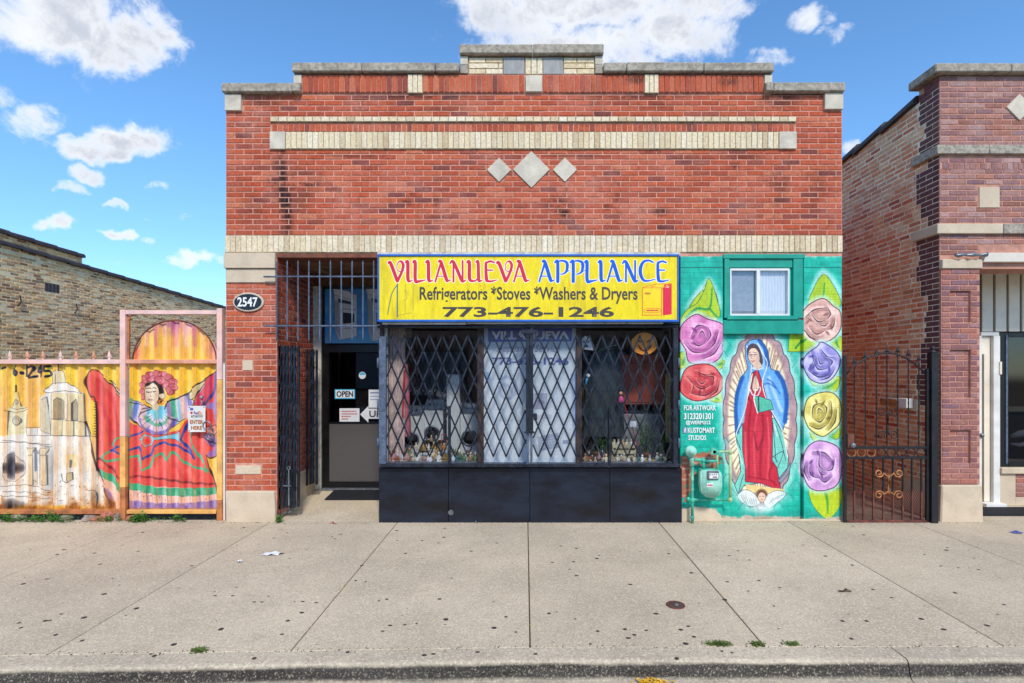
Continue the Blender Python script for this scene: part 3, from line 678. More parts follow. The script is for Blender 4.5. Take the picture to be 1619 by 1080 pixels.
c.over(np.clip(1-np.abs(ph_-.80)/.2, 0, 1)**.7*.42*np.clip(fb2*1.6, .3, 1), (206, 116, 44)); c.over(np.clip(1-np.abs(ph_-.3)/.24, 0, 1)*.30, (255, 240, 220)); c.over(np.clip(1-np.abs(ph_-.99)/.06, 0, 1)*.4, (120, 80, 56))  # paint bands that also put stronger corrugation shading into the colour
# rust
rb = .5*c.fbm(20, 60, 5, 9)+.25*c.fbm(20,300,3,19)+.25*c.fbm(6, 9, 4, 21); low = np.clip((yy_-752)/56, 0, 1)
c.over(np.clip((rb*1.3+low*.5-.98)*3.5, 0, 1)*.85*np.clip((205-xx_)/14+.15, 0, 1), (190,106,34)); c.over(np.clip((rb*1.3+low*.5-1.12)*5, 0, 1)*.8*np.clip((205-xx_)/14+.25, 0, 1), (110,60,38))
sp1 = c.fbm(2.5, 2.5, 3, 12); c.over((sp1 > .77)*.6*(low > .1), (90,52,40)); c.over(np.clip((yy_-803)/4, 0, 1)*.9, (206,140,40))
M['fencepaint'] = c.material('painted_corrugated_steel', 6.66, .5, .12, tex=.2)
canvas_fence = c

# ================================================================ canvas 2: turquoise wall with roses and robed figure
c = Canvas(1073, 398, 1336, 830, 2.6, (14, 182, 156))
f1 = c.fbm(30, 40, 5, 4); f2 = c.fbm(12, 10, 4, 6); f3 = c.fbm(40, 4, 3, 8)
yy_ = c.py[:, None]*np.ones((1, c.w)); xx_ = c.px[None]*np.ones((c.h, 1))
c.over((f1-.46)*1.5, (8, 146, 130)); c.over((f2-.54)*2.4, (60, 206, 182)); c.over((f3-.57)*1.2, (6, 134, 120))
c.over(np.clip((406-yy_+3*f2*3-3)/5, 0, 1), (206,196,176))
for yl in (423,): c.line([(1075,yl),(1143,yl)], 1.3, (4,90,84), .8); c.line([(1273,yl),(1334,yl)], 1.3, (4,90,84), .8)
HALO = (196, 234, 222)
def halo(pts, w_=12):
    for k, a_ in ((1.5, .28), (1.0, .4), (.6, .5)): c.line(pts+[pts[0]], w_*k*1.6, HALO, a_, soft=5)
def leaf(base, tip, bulge, w_=None, col=(176,204,46), lo=(30,140,80)):
    bx, by = base; tx, ty = tip; dx, dy = tx-bx, ty-by; L = math.hypot(dx, dy); nx, ny = -dy/L, dx/L
    A = [(bx, by), (bx+dx*.25+nx*bulge, by+dy*.25+ny*bulge), (bx+dx*.6+nx*bulge*.85, by+dy*.6+ny*bulge*.85), (tx, ty),
         (bx+dx*.6-nx*bulge*.85, by+dy*.6-ny*bulge*.85), (bx+dx*.25-nx*bulge, by+dy*.25-ny*bulge)]
    L1 = c.curve(A[:4]); L2 = c.curve(A[3:]+[A[0]]); pts = L1+L2
    halo([tuple(p) for p in pts], 7); c.poly(pts, col, edge=(20,80,60), ew=.7)
    c.blob(bx+dx*.1, by+dy*.1, L*.42, L*.42, lo, .8); c.line([(bx, by), (bx+dx*.5+nx*2, by+dy*.5+ny*2), (bx+dx*.8, by+dy*.8)], [4, 3, 1], lo, .8, soft=2)
    c.line([(bx+dx*.3-nx*bulge*.6, by+dy*.3-ny*bulge*.6), (tx*.9+bx*.1, ty*.9+by*.1)], 3.5, (216,226,70), .5, soft=3)
def rose(outline, col, dark, light, seed=0, arcs=()):
    cx_ = sum(p[0] for p in outline)/len(outline); cy_ = sum(p[1] for p in outline)/len(outline)
    rx_ = (max(p[0] for p in outline)-min(p[0] for p in outline))/2; ry_ = (max(p[1] for p in outline)-min(p[1] for p in outline))/2
    pts = [tuple(p) for p in c.curve(outline, True, 5)]
    halo(pts, 6); c.poly(pts, col)
    rg = np.random.RandomState(seed); ang = rg.rand()*1.2-.6
    for k in range(9):
        t = k*.7+seed; c.blob(cx_+math.cos(t)*rx_*.72, cy_+math.sin(t)*ry_*.72, rx_*.42, ry_*.3, light if k % 2 else dark, .9 if k % 2 else .28, .8, t+1.2)
    c.blob(cx_, cy_, rx_*.5, ry_*.5, dark, .3)
    def petal(q0, q1, q2, wd=1.3):
        ca, sa = math.cos(ang), math.sin(ang); m_ = [(cx_+(q[0]*ca-q[1]*sa)*rx_*.95, cy_+(q[0]*sa+q[1]*ca)*ry_*.95) for q in (q0, q1, q2)]
        inn = [(x+(cx_-x)*.13, y+(cy_-y)*.13) for x, y in m_]; out = [(x-(cx_-x)*.07, y-(cy_-y)*.07) for x, y in m_]
        c.line(inn, [3, 9, 3], dark, .5, soft=5); c.line(out, [2, 6, 2], light, .85, soft=3); c.line(m_, [.3, wd*1.7, .3], (dark[0]*.45, dark[1]*.38, dark[2]*.42), .85)
    for a in arcs: petal(*a)
    for k in range(5):
        t = rg.rand()*6.28; r0 = .35+.35*rg.rand(); c.blob(cx_+math.cos(t)*rx_*r0, cy_+math.sin(t)*ry_*r0, 6, 2.6, dark, 1.0, .7, rg.rand()*3)
    c.line(pts+[pts[0]], 1.4, (dark[0]*.5, dark[1]*.4, dark[2]*.45), .85)
STD3 = (((-.7,-.35),(-.1,-.6),(.5,-.5)),((-.3,-.5),(-.1,.0),(.3,.05)),((.3,.05),(.6,-.15),(.55,-.6)),((-.6,.1),(-.35,.55),(.15,.5)),((.15,.5),(.5,.5),(.75,.1)),((-.1,.15),(.15,.3),(.4,.2)),((-.85,.2),(-.7,.6),(-.3,.85)))
STD = (((-.9,.1),(-.5,.55),(.1,.6)),((.1,.6),(.55,.25),(.8,-.3)),((-.55,-.1),(-.2,-.55),(.3,-.45)),((-.5,0),(-.25,.3),(.15,.2)),((.15,.2),(.4,-.1),(.3,-.45)),((-.2,-.1),(0,-.3),(.15,-.05)),((-.1,.9),(.5,.7),(.9,.2)))
STD2 = (((-.8,-.3),(-.4,.2),(-.5,.7)),((-.5,.7),(.2,.75),(.75,.35)),((-.35,-.6),(.2,-.4),(.6,-.6)),((-.45,.1),(0,.4),(.5,.1)),((.5,.1),(.55,-.3),(.2,-.35)),((-.25,-.15),(0,.1),(.2,-.1)),((.3,.9),(.75,.5),(.85,-.1)))
# left column (1074..1143)
leaf((1116,500), (1121,444), 17); leaf((1092,505), (1112,458), 9)
c.poly([(1079,512),(1084,492),(1103,478),(1114,458),(1121,440),(1133,470),(1135,505)], (178,206,48), edge=(20,80,60), ew=.7, sm=True)
c.line([(1085,502),(1102,488),(1122,487),(1126,455)], [3,4,3,1.5], (26,140,84), .9, soft=2); c.line([(1122,488),(1135,503)], 3, (26,140,84), .8, soft=2)
leaf((1092,555), (1076,584), 12); leaf((1128,575), (1150,572), 10); leaf((1125,620), (1142,636), 10)
c.blob(1110, 572, 40, 12, (14,110,84), 1.0)
rose([(1075,535),(1079,513),(1100,497),(1118,504),(1143,513),(1145,530),(1144,555),(1128,573),(1092,574),(1084,553)], (230,140,190), (130,50,120), (250,190,222), 2, STD)
rose([(1076,608),(1084,584),(1104,576),(1126,578),(1141,595),(1144,610),(1132,625),(1102,634),(1080,624)], (232,92,92), (140,30,50), (248,146,136), 3, STD2)
# cloud frame + mauve oval
oval = []
for k in range(150):
    t = 2*PI*k/150; ro = 1+.05*abs(math.sin(t*11)); oval.append((1205+math.cos(t)*57*ro, 664+math.sin(t)*138*ro))
halo(oval, 10)
c.poly(oval, (186,154,154), edge=(52,50,74), ew=1.2)
for k in range(26):
    t = 2*PI*k/26; c.blob(1204+math.cos(t)*53, 662+math.sin(t)*139, 9, 12, (150,112,130), .5)
c.poly([(1203+math.cos(t)*49, 664+math.sin(t)*130) for t in np.linspace(0, 6.28, 50)], (250,234,196), soft=4)
for k in range(76):
    t = 2*PI*(k+.4*math.sin(k*7.3))/76; r0, r1 = .6, .96+.08*math.sin(k*2.7)
    c.line([(1202+math.cos(t)*50*r0, 663+math.sin(t)*138*r0), (1202+math.cos(t)*50*r1, 663+math.sin(t)*138*r1)], [.5, 3.1], (166,132,116), .85, soft=1.2)
def A3(x, y): return (1135+x/3.543, 515+y/3.543)
def P3(l): return [A3(*q) for q in l]
DB = (22, 84, 170); LBl = (150, 196, 232); INK = (30, 40, 70)
cloak = [(165,110),(190,80),(225,72),(260,85),(290,130),(300,190),(310,240),(350,260),(390,320),(405,420),(395,530),(375,600),(330,520),(300,460),(265,330),(235,240),(200,270),(185,340),(165,460),(145,560),(110,620),(105,500),(110,390),(135,300),(180,240),(165,170)]
c.poly(P3([(110,620),(145,560),(330,520),(375,590),(410,740),(405,800),(350,870),(160,900),(125,950),(105,900),(140,820),(125,700)]), (120,206,186), edge=INK, ew=.9)
c.poly(P3([(150,560),(175,430),(190,380),(205,300),(215,230),(265,235),(285,330),(310,450),(320,560),(318,760),(345,800),(365,920),(320,915),(260,890),(165,880),(165,800),(150,700)]), (202,44,64), edge=INK, ew=.9)
for l, w_, cc, a_ in (([(200,430),(185,600),(190,860)],3,(140,20,44),.55),([(235,480),(215,640),(222,860)],3,(232,96,104),.6),([(262,500),(268,600),(255,690),(250,860)],4,(130,18,40),.5),([(290,520),(300,660),(290,870)],3,(236,104,110),.6),
        ([(165,600),(170,800)],3,(236,104,110),.6),([(215,600),(235,700),(262,640)],3,(120,14,40),.55),([(320,780),(300,850),(340,900)],2.5,(140,20,44),.6),([(175,850),(240,860),(330,880)],2,(140,20,44),.6),([(180,400),(200,430)],3,(130,18,40),.6),([(230,240),(232,300)],2.5,(236,104,110),.6)):
    c.line(P3(l), w_, cc, a_, soft=2)
c.poly(P3(cloak), (108,172,226), sm=False, edge=INK, ew=1.0)
for l, w_, cc, a_ in (([(120,600),(112,480),(120,380),(150,290)],6,DB,.85),([(390,540),(400,420),(380,320),(345,262)],7,DB,.9),([(245,82),(280,140),(292,220)],6,DB,.85),([(150,540),(165,420),(185,320)],5,LBl,.9),([(200,100),(250,120),(265,180),(270,240)],5,LBl,.85),
        ([(280,330),(310,440),(360,540)],6,LBl,.9),([(300,290),(330,380),(370,480)],5,(190,216,238),.8),([(140,380),(135,500)],4,(100,168,222),.8),([(290,300),(320,320),(360,380)],2,DB,.8),([(270,330),(300,325),(340,350)],2,DB,.8),([(330,560),(345,620)],3,(226,240,236),.7)):
    c.line(P3(l), w_, cc, a_, soft=2.5)
c.line(P3([(175,115),(195,150),(200,235),(185,340),(165,470),(112,620),(125,700),(150,780)]), 1.6, (232,232,214), .95); c.line(P3([(235,95),(262,150),(290,215),(262,325),(300,450),(370,580),(405,740)]), 1.6, (232,232,214), .95)
c.poly(P3([(175,130),(200,98),(235,110),(258,160),(262,215),(215,215),(182,180)]), (84,66,80), sm=True)
c.poly(P3([(183,150),(195,128),(222,125),(242,150),(247,190),(238,215),(218,228),(198,212),(182,180)]), (236,204,180), sm=True, edge=(80,54,54), ew=.7)
c.poly(P3([(212,215),(245,200),(262,228),(240,242),(210,238)]), (232,198,174)); c.line(P3([(207,238),(236,246),(268,234)]), 1.6, (226,222,226))
c.line(P3([(187,161),(195,164),(203,161)]), 1.1, INK); c.line(P3([(213,160),(222,163),(232,158)]), 1.1, INK); c.line(P3([(205,162),(199,180),(206,184)]), .7, (140,90,80)); c.line(P3([(199,196),(208,199),(217,195)]), 1.3, (190,80,84)); c.line(P3([(204,206),(212,206)]), .6, (190,130,110))
c.line(P3([(186,152),(196,147)]), .8, INK, .8); c.line(P3([(212,149),(230,149)]), .8, INK, .8); c.blob(1135+236/3.543, 515+180/3.543, 4, 9, (206,150,130), .5)
c.poly(P3([(205,340),(212,300),(222,278),(232,290),(242,320),(244,350),(228,372),(210,365)]), (238,206,182), sm=True, edge=(80,54,54), ew=.7); c.line(P3([(224,285),(228,368)]), .7, (140,90,80)); c.line(P3([(214,310),(216,350)]), .5, (150,100,90))
c.line(P3([(190,350),(205,385),(232,395),(250,360),(248,345)]), 2, (216,214,226)); c.poly(P3([(215,400),(238,490),(325,470),(310,420),(240,395)]), (90,190,160), edge=INK, ew=.8)
c.line(P3([(226,360),(215,410),(235,490)]), 2, (232,232,222)); c.line(P3([(240,400),(242,480)]), 2.5, (30,60,60), .8)
for l in ([(320,540),(330,650),(340,770)],[(340,560),(370,660),(395,760)],[(320,740),(380,710),(350,800)],[(110,620),(140,700)],[(125,950),(155,840)],[(350,770),(330,740)]): c.line(P3(l), .9, INK, .85)
c.poly(P3([(420,770),(415,830),(365,890),(350,870),(385,840)]), (140,146,160), sm=False, edge=INK, ew=.6)
# small winged child under the hem, drawn plainly
c.poly(P3([(170,895),(240,905),(330,915),(385,925),(350,960),(260,945),(190,935)]), (232,206,140), sm=True)
c.poly(P3([(120,960),(165,925),(220,950),(250,1000),(200,1020),(150,1000)]), (226,232,226), sm=True, edge=(90,96,110), ew=.7)
c.poly(P3([(280,960),(345,930),(400,950),(345,1000),(300,1030),(270,1000)]), (226,232,226), sm=True, edge=(90,96,110), ew=.7)
for k in range(7):
    c.line(P3([(140+k*14, 955+k*4), (165+k*11, 1000+k*2)]), .7, (110,116,130), .8); c.line(P3([(300+k*14, 1005-k*9), (322+k*12, 970-k*4)]), .7, (110,116,130), .8)
c.blob(1135+258/3.543, 515+950/3.543, 10, 9, (120,78,56), 1.6, .5); c.poly(P3([(238,955),(258,938),(280,955),(276,985),(258,995),(240,982)]), (232,196,170), sm=True, edge=(80,54,54), ew=.5)
c.line(P3([(247,962),(252,962)]), .8, INK); c.line(P3([(264,962),(270,962)]), .8, INK); c.line(P3([(254,980),(264,980)]), .7, (170,80,80)); c.blob(1135+258/3.543, 515+1030/3.543, 22, 12, (214,232,228), 1.1)
# lower teal, clouds at the sides of the oval
c.over(np.clip((yy_-806)/8, 0, 1)*np.clip(f2*2-.3, 0, 1)*.5, (60,150,140))
for (qx, qy, r_) in ((1150,545,12),(1146,562,11),(1149,700,10),(1146,720,12),(1153,760,13),(1160,785,14),(1180,806,14),(1262,560,12),(1264,580,11),(1262,770,13),(1250,790,13),(1235,804,12),(1261,740,10)):
    c.blob(qx, qy, r_*1.3, r_, (120,206,190), .6); c.line([(qx-r_*.7, qy+2), (qx, qy-r_*.7), (qx+r_*.7, qy+1)], .8, (30,70,84), .5)
for px_ in (1143.5, 1270.5): c.line([(px_, 530), (px_, 818)], 1.2, (6,84,80), .6)
# right column roses (1271..1331)
c.poly([(1281,484),(1284,462),(1302,432),(1320,455),(1328,480),(1322,492)], (172,204,46), sm=True, edge=(20,80,60), ew=.7); c.line([(1284,478),(1300,472),(1304,445)], [3,3,1.5], (26,140,84), .85, soft=2)
halo([(1281,470),(1302,430),(1329,470)], 6)
c.poly([(1281,484),(1284,462),(1302,434),(1320,455),(1328,484)], (172,204,46), sm=True, edge=(20,80,60), ew=.7); c.line([(1284,480),(1300,472),(1304,448)], [3,3,1.5], (26,140,84), .85, soft=2)
c.poly([(1250,556),(1252,528),(1262,514),(1285,535),(1300,545),(1280,556)], (172,204,46), edge=(20,80,60), ew=.7); c.line([(1262,550),(1275,536),(1290,532)], 3, (20,130,84), .85, soft=2)
leaf((1320,530), (1330,556), 10); leaf((1300,605), (1276,592), 10); leaf((1302,615), (1330,596), 14); leaf((1310,690), (1331,672), 12); leaf((1300,692), (1280,684), 10)
c.poly([(1280,772),(1300,765),(1330,770),(1328,800),(1312,820),(1300,816),(1284,796)], (184,206,40), sm=True, edge=(40,110,60), ew=.7); c.line([(1303,770),(1308,790),(1309,812)], [5,4,1.5], (40,140,60), .8, soft=2.5); c.line([(1285,772),(1326,772)], 6, (30,140,84), .6, soft=5)
rose([(1261,508),(1270,492),(1282,480),(1302,472),(1318,484),(1329,494),(1329,520),(1316,536),(1300,541),(1284,535),(1270,520)], (236,188,172), (140,86,80), (250,218,204), 5, STD3)
rose([(1270,575),(1276,560),(1292,548),(1300,541),(1322,555),(1329,572),(1318,596),(1300,606),(1280,598)], (180,172,228), (70,62,140), (214,210,246), 6, STD2)
rose([(1272,648),(1278,630),(1296,621),(1318,622),(1330,640),(1328,668),(1312,684),(1300,690),(1282,680),(1273,664)], (236,222,120), (124,106,34), (250,242,168), 7, STD)
rose([(1270,735),(1274,712),(1290,698),(1312,700),(1328,712),(1331,745),(1322,768),(1300,776),(1282,772),(1272,756)], (222,170,218), (96,54,120), (242,208,238), 8, STD3)
c.line([(1331.5,400),(1331.5,822)], 1.2, (130,110,90), .6)
# peeled paint near the meter and along the base
pe = c.fbm(9, 7, 5, 15)
msk = np.exp(-(((xx_-1086)/13)**2+((yy_-752)/42)**2)**2)+.9*np.exp(-(((xx_-1122)/28)**2+((yy_-727)/13)**2)**2)
rows = (np.abs((yy_/8.57) % 1-.5) < .22)
c.over(np.clip((pe*1.1+msk*.55-.78)*8, 0, 1)*np.clip(msk*3, 0, 1), (186,110,84)); c.over(np.clip((pe+msk*.5-.86)*8, 0, 1)*rows*np.clip(msk*3, 0, 1)*.7, (212,178,160))
base = np.clip((yy_-(812+10*pe-np.clip((1140-xx_)/8, 0, 1)*15))/3, 0, 1); c.over(base, (206,188,166)); c.over(base*np.clip((f1-.5)*3, 0, 1), (170,150,130))
M['mural'] = c.material('mural_paint_on_brick', 6.6, .55, .12, tex=.2)

# ================================================================ canvas 3: the shop sign
c = Canvas(599, 404, 1071, 506, 5, (240, 216, 26))
c.over((c.fbm(60, 30, 4, 3)-.5)*.8, (226,196,30)); c.over((c.fbm(3, 20, 4, 5)-.62)*1.5, (214,180,60))
c.over(np.clip((c.fbm(8, 60, 4, 31)-.56)*2, 0, .22), (170,146,50)); c.over(np.clip((c.fbm(90, 60, 3, 33)-.5)*1.0, 0, .2), (250,232,90))
def A5(x, y): return (590+x/6.476, 395+y/6.476)
def A6(x, y): return (830+x/6.476, 395+y/6.476)
k_ = 1/6.476
Vl = [([(162,132),(182,146),(246,318)], [30,36,34]), ([(250,318),(292,228),(308,160),(290,122),(262,124),(244,160),(248,205),(278,224),(326,212)], [30,26,30,26,12,8,8,10,5])]
I1 = [([(334,128),(354,130),(356,296),(374,322),(402,310)], [20,36,36,22,8])]
L1 = [([(410,128),(430,130),(432,312),(470,322),(536,308)], [20,36,34,26,8])]
I2 = [([(542,128),(564,130),(568,296),(584,320),(612,310)], [20,36,36,22,8])]
Al = [([(698,120),(636,326)], [24,18]), ([(668,122),(694,128),(748,296),(762,318),(794,308)], [14,36,36,22,8]), ([(656,270),(732,270)], [10,10])]
N1 = [([(786,142),(822,126),(900,300),(922,322),(948,310)], [12,34,34,26,8]), ([(822,150),(822,326)], [20,20]), ([(916,114),(916,310)], [20,20])]
U1 = [([(962,128),(984,130),(986,288),(1010,318),(1050,314),(1080,280)], [20,36,36,26,16,14]), ([(1052,128),(1074,128),(1080,296),(1092,320),(1118,308)], [14,32,34,22,8])]
E1 = [([(1240,132),(1206,118),(1170,128),(1154,150),(1160,296),(1176,320),(1212,322),(1270,308)], [16,22,22,28,36,26,20,7]), ([(1165,208),(1224,208)], [16,14])]
Pl = [([(304,132),(334,126),(336,324)], [14,34,34]), ([(320,130),(368,112),(420,124),(434,160),(424,220),(392,246),(362,250)], [10,18,28,34,26,14,8]), ([(424,226),(458,210)], [14,5])]
C1 = [([(1312,128),(1268,110),(1216,122),(1184,180),(1184,250),(1214,310),(1264,318),(1336,300)], [16,20,28,36,36,28,18,7])]
def glyphs(items, T, col):
    for out_, cc in ((13, (250,246,240)), (0, col)):
        for g, dx in items:
            for pts, wd in g:
                q = [T(x+dx, y) for x, y in pts]; c.line(q, [(w_+out_)*k_ for w_ in wd], cc, soft=.25)
glyphs([(Vl,0),(I1,0),(L1,0),(I2,0),(Al,0),(N1,0),(U1,0),(E1,0),(Vl,1110),(Al,805)], A5, (212,44,66))
glyphs([(Al,-490),(Pl,0),(Pl,158),(L1,205),(I2,212),(Al,208),(N1,212),(C1,0),(E1,206)], A6, (20,92,204))
c.line([A5(148,660), A5(170,540), A5(195,440), A5(240,365)], 1.2, (40,90,140)); c.line([A5(247,350), A5(247,688)], 1.7, (40,90,140))
for l in ([(328,358),(328,650)],[(345,430),(345,500)],[(260,672),(390,645)],[(410,365),(410,620)],[(318,412),(345,430)],[(314,518),(345,500)]): c.line([A5(*q) for q in l], .7, (110,116,90), .7, sm=False)
R_ = (222,56,60)
c.poly([A6(1205,388),(A6(1400,388)),A6(1398,668),A6(1203,670)], (246,214,36), edge=R_, ew=.9)
c.poly([A6(1412,390),A6(1502,348),A6(1502,660),A6(1412,672)], (226,44,74)); c.poly([A6(1205,388),A6(1330,352),A6(1500,346),A6(1410,390)], (246,214,36), edge=R_, ew=.5)
c.poly([A6(1425,352),A6(1500,350),A6(1480,392),A6(1420,380)], (226,90,60)); c.line([A6(1450,362), A6(1470,385), A6(1435,380)], .8, (250,230,190)); c.poly([A6(1290,378),A6(1310,358),A6(1335,358),A6(1325,378)], (246,214,36), edge=R_, ew=.5)
c.poly([A6(1232,606),A6(1372,602),A6(1376,638),A6(1236,642)], (246,214,36), edge=R_, ew=.6, sm=True); c.line([A6(1248,622), A6(1362,620)], 2, R_); c.line([A6(1232,447), A6(1276,447)], 3, (196,130,50)); 
for x_, y_ in ((568,370),(1100,370),(1105,408)): c.blob(*A5(x_, y_), .9, 1.4, (70,60,30), 1)
for x_ in (757, 914): c.line([(x_, 404), (x_, 506)], .5, (150,130,40), .5)
M['signface'] = c.material('painted_sign_face', 6.4, .4, .03)

# ================================================================ canvas 4: faded banner in the middle window; 5: transom poster; 6: pumpkin
c = Canvas(764, 514, 913, 731, 2.6, (206, 218, 228))
c.over((c.fbm(40, 60, 4, 2)-.45)*1.2, (222,230,234)); c.over(np.clip((c.py[:, None]-560)/120, 0, 1)*np.ones((1, c.w))*.5, (226,230,232))
c.poly([(772,519),(904,519),(903,540),(772,541)], (98,112,186), soft=1)
for l in ([(790,600),(800,596),(812,602),(816,618),(806,630),(794,626),(790,612)],[(798,608),(806,612),(810,622)]): c.line(l, 5, (176,186,208), .9)
c.poly([(842,622),(864,622),(864,646),(842,646)], (170,176,196), edge=(140,148,176), ew=.8); c.line([(853,634),(858,636)], 5, (130,138,168)); c.poly([(843,656),(872,654),(872,662),(843,662)], (196,200,216))
c.poly([(850,690),(882,684),(883,706),(852,712)], (176,184,202), edge=(140,148,176), ew=.7)
for k in range(5): c.line([(852,693+k*4), (882,688+k*4)], .8, (140,150,176))
c.poly([(889,695),(902,695),(902,701),(889,701)], (150,160,190)); c.poly([(765,588),(776,588),(776,602),(765,602)], (176,200,232)); c.poly([(902,590),(912,590),(912,690),(905,690)], (180,200,232))
c.line([(786,664),(786,724)], .6, (170,180,196)); c.line([(826,664),(826,724)], .6, (170,180,196)); c.line([(786,664),(826,664)], .6, (170,180,196)); c.line([(880,590),(880,660)], .6, (180,186,200)); c.line([(790,586),(822,586)], .6, (176,184,200))
M['banner'] = c.material('printed_banner', 6.78, .8, .03)
c = Canvas(514, 448, 614, 552, 4, (58, 132, 184))
c.over((c.fbm(30, 14, 4, 2)-.4)*1.6, (108,172,206)); c.over(np.clip((c.py[:, None]-520)/18, 0, 1)*np.ones((1, c.w))*.7, (110,170,206))
def stove(dx, dy, s_):
    T = lambda l: [(516+dx+x*s_, 452+dy+y*s_) for x, y in l]
    c.poly(T([(8,12),(14,8),(44,14),(44,80),(16,86),(10,72)]), (206,200,190), edge=(70,70,76), ew=.5)
    c.poly(T([(6,4),(30,8),(40,14),(38,22),(8,14)]), (222,214,204), edge=(90,90,90), ew=.5); c.poly(T([(8,20),(16,26),(18,84),(11,72)]), (150,148,146))
    c.poly(T([(22,42),(40,44),(40,58),(22,60)]), (24,24,28)); c.line(T([(20,36),(42,38)]), 1, (110,108,106)); c.poly(T([(14,20),(38,26),(38,30),(15,26)]), (60,60,64)); c.line(T([(20,68),(42,66)]), .8, (110,108,106))
stove(4, 0, 1.0); stove(56, -2, 1.05)
M['poster'] = c.material('printed_transom_poster', 7.74, .5, .03)
c = Canvas(996, 523, 1042, 564, 5, (252, 164, 62))
for l in ([(1008,537),(1012,540),(1018,540)],[(1022,541),(1026,539),(1029,536)]): c.line(l, [1, 3.4, 1], (120,62,20))
c.line([(1009,546),(1013,552),(1020,554),(1026,550),(1029,545)], [1.4,4,5,4,1.4], (120,62,20)); c.line([(1015,549),(1017,552)], 2, (252,164,62)); c.line([(1021,550),(1023,547)], 2, (252,164,62))
c.line([(1004,532),(1002,545),(1006,556)], 1, (200,110,30), .6); c.line([(1032,532),(1036,545),(1031,556)], 1, (200,110,30), .6)
M['pumpkin'] = c.material('printed_pumpkin', 6.72, .5, .02)
del c
# ================================================================ SETTING: ground, pavement, kerb, road
def kY(x): return 3.585 + (.030*x if x < 0 else .004*x)
gx = [-40, -12, -6, -3.2, 0, 3, 6, 12, 40]
mb = MB()
for a_, b_ in zip(gx[:-1], gx[1:]): mb.quad((a_, 6.64, -.03), (b_, 6.64, -.03), (b_, 60, -.03), (a_, 60, -.03))
mb.quad((-300, 60, -.035), (300, 60, -.035), (300, 600, -.035), (-300, 600, -.035))
mb.quad((-300, 6.64, -.035), (-40, 6.64, -.035), (-40, 60, -.035), (-300, 60, -.035)); mb.quad((40, 6.64, -.035), (300, 6.64, -.035), (300, 60, -.035), (40, 60, -.035))
obj('ground', mb, M['soil'], kind='structure', label='bare lot ground behind the street front', origin=(0, 10, -.03))
walk = thing('pavement', 'wide pale concrete pavement in front of the shops', None, (0, 5, 0), kind='structure')
# joints (x at the building line, x at the kerb): read off where the saw cuts meet each edge
def jl(xa, xb): return xa, xb
js = [(-9.6, -9.55), (-7.95, -7.92), (-6.35, -6.32), (-4.70, -4.70), (X(430), X(75, 3.5)), (X(630), X(462, 3.57)), (X(834.5), X(838, 3.585)), (X(1040), X(1209, 3.6)), (X(1245), X(1588, 3.6)), (4.77, 4.77), (6.42, 6.40), (8.0, 8.0), (9.6, 9.6)]
js.append((11.2, 11.2)); js.insert(0, (-11.2, -11.2))
g = .0045
for (a0, b0), (a1, b1) in zip(js[:-1], js[1:]):
    yf = 6.66
    pl = [(b0+g, kY(b0)+.006), (b1-g, kY(b1)+.006), (a1-g, yf), (a0+g, yf)]
    obj('slab', MB().prismz(pl, -.12, 0), M['walk'], walk, bevel=.004)
mb = MB()
for a_, b_ in ((-11.2, -5), (-5, 0), (0, 11.2)): mb.quad((a_, kY(a_)-.03, -.014), (b_, kY(b_)-.03, -.014), (b_, 6.7, -.014), (a_, 6.7, -.014))
obj('joint_filling', mb, M['kerbseam'], walk)
# long strips beyond the built slabs
mb = MB()
for sx in (-1, 1): mb.box(sx*11.21, sx*60, 3.59, 6.66, -.12, 0)
obj('far_paving', mb, M['walk'], walk)
# kerb: stones with rounded nose
kerb = thing('kerb', 'concrete kerb with black tyre-rubbed face', None, (0, 3.5, 0), kind='structure')
kj = [-11.2, -8.4, -5.6, -2.9, X(1411, 3.58)-2.45, X(1411, 3.58), X(1411, 3.58)+3.0, 8.2, 11.2]
kj = [-11.2, -8.2, -5.4, X(1411, 3.58), 5.6, 8.4, 11.2]
prof = [(.004, -.3), (.004, -.002), (-.13, -.001), (-.148, -.004), (-.158, -.012), (-.165, -.024), (-.172, -.06), (-.18, -.098), (-.195, -.112), (-.215, -.116), (-.215, -.3)]
for a_, b_ in zip(kj[:-1], kj[1:]):
    n = max(2, int((b_-a_)/.25)); mb = MB(); vs = []; m = len(prof)
    for i in range(n+1):
        x = a_+.004+(b_-a_-.008)*i/n
        for j, (dy, z) in enumerate(prof):
            wv = .003*math.sin(x*7.3+j)+.002*math.sin(x*19+2*j) if 3 <= j <= 7 else 0
            vs.append((x, kY(x)+dy+wv, z+wv*.5))
    fs = [(i*m+j, i*m+j+1, (i+1)*m+j+1, (i+1)*m+j) for i in range(n) for j in range(m-1)]
    fs += [tuple(range(m)), tuple(n*m+j for j in reversed(range(m)))]
    obj('kerb_stone', mb.add(vs, fs), M['kerb'], kerb)
mb = MB(); vs = []
for x in gx: vs += [(x, kY(x)-.214, -.118), (x, kY(x)-.62, -.14)]
mb.add(vs, [(2*i, 2*i+1, 2*i+3, 2*i+2) for i in range(len(gx)-1)])
obj('gutter', mb, M['gutter'], kind='structure', label='pale concrete gutter strip along the kerb')
mb = MB(); vs = []
for x in [-300]+gx+[300]: vs += [(x, kY(max(-40, min(40, x)))-.61, -.146), (x, -9.5, -.146)]
mb.add(vs, [(2*i, 2*i+1, 2*i+3, 2*i+2) for i in range(len(gx)+1)])
obj('road', mb, M['asphalt'], kind='structure', label='dark asphalt road')
obj('far_pavement', MB().box(-60, 60, -13, -9.5, -.3, 0), M['walk'], kind='structure', label='pavement on the far side of the road')
obj('gangway_floor', MB().box(3.94, 5.10, 6.662, 20, -.1, -.006), M['alley'], kind='structure', label='narrow passage floor between the two shops')

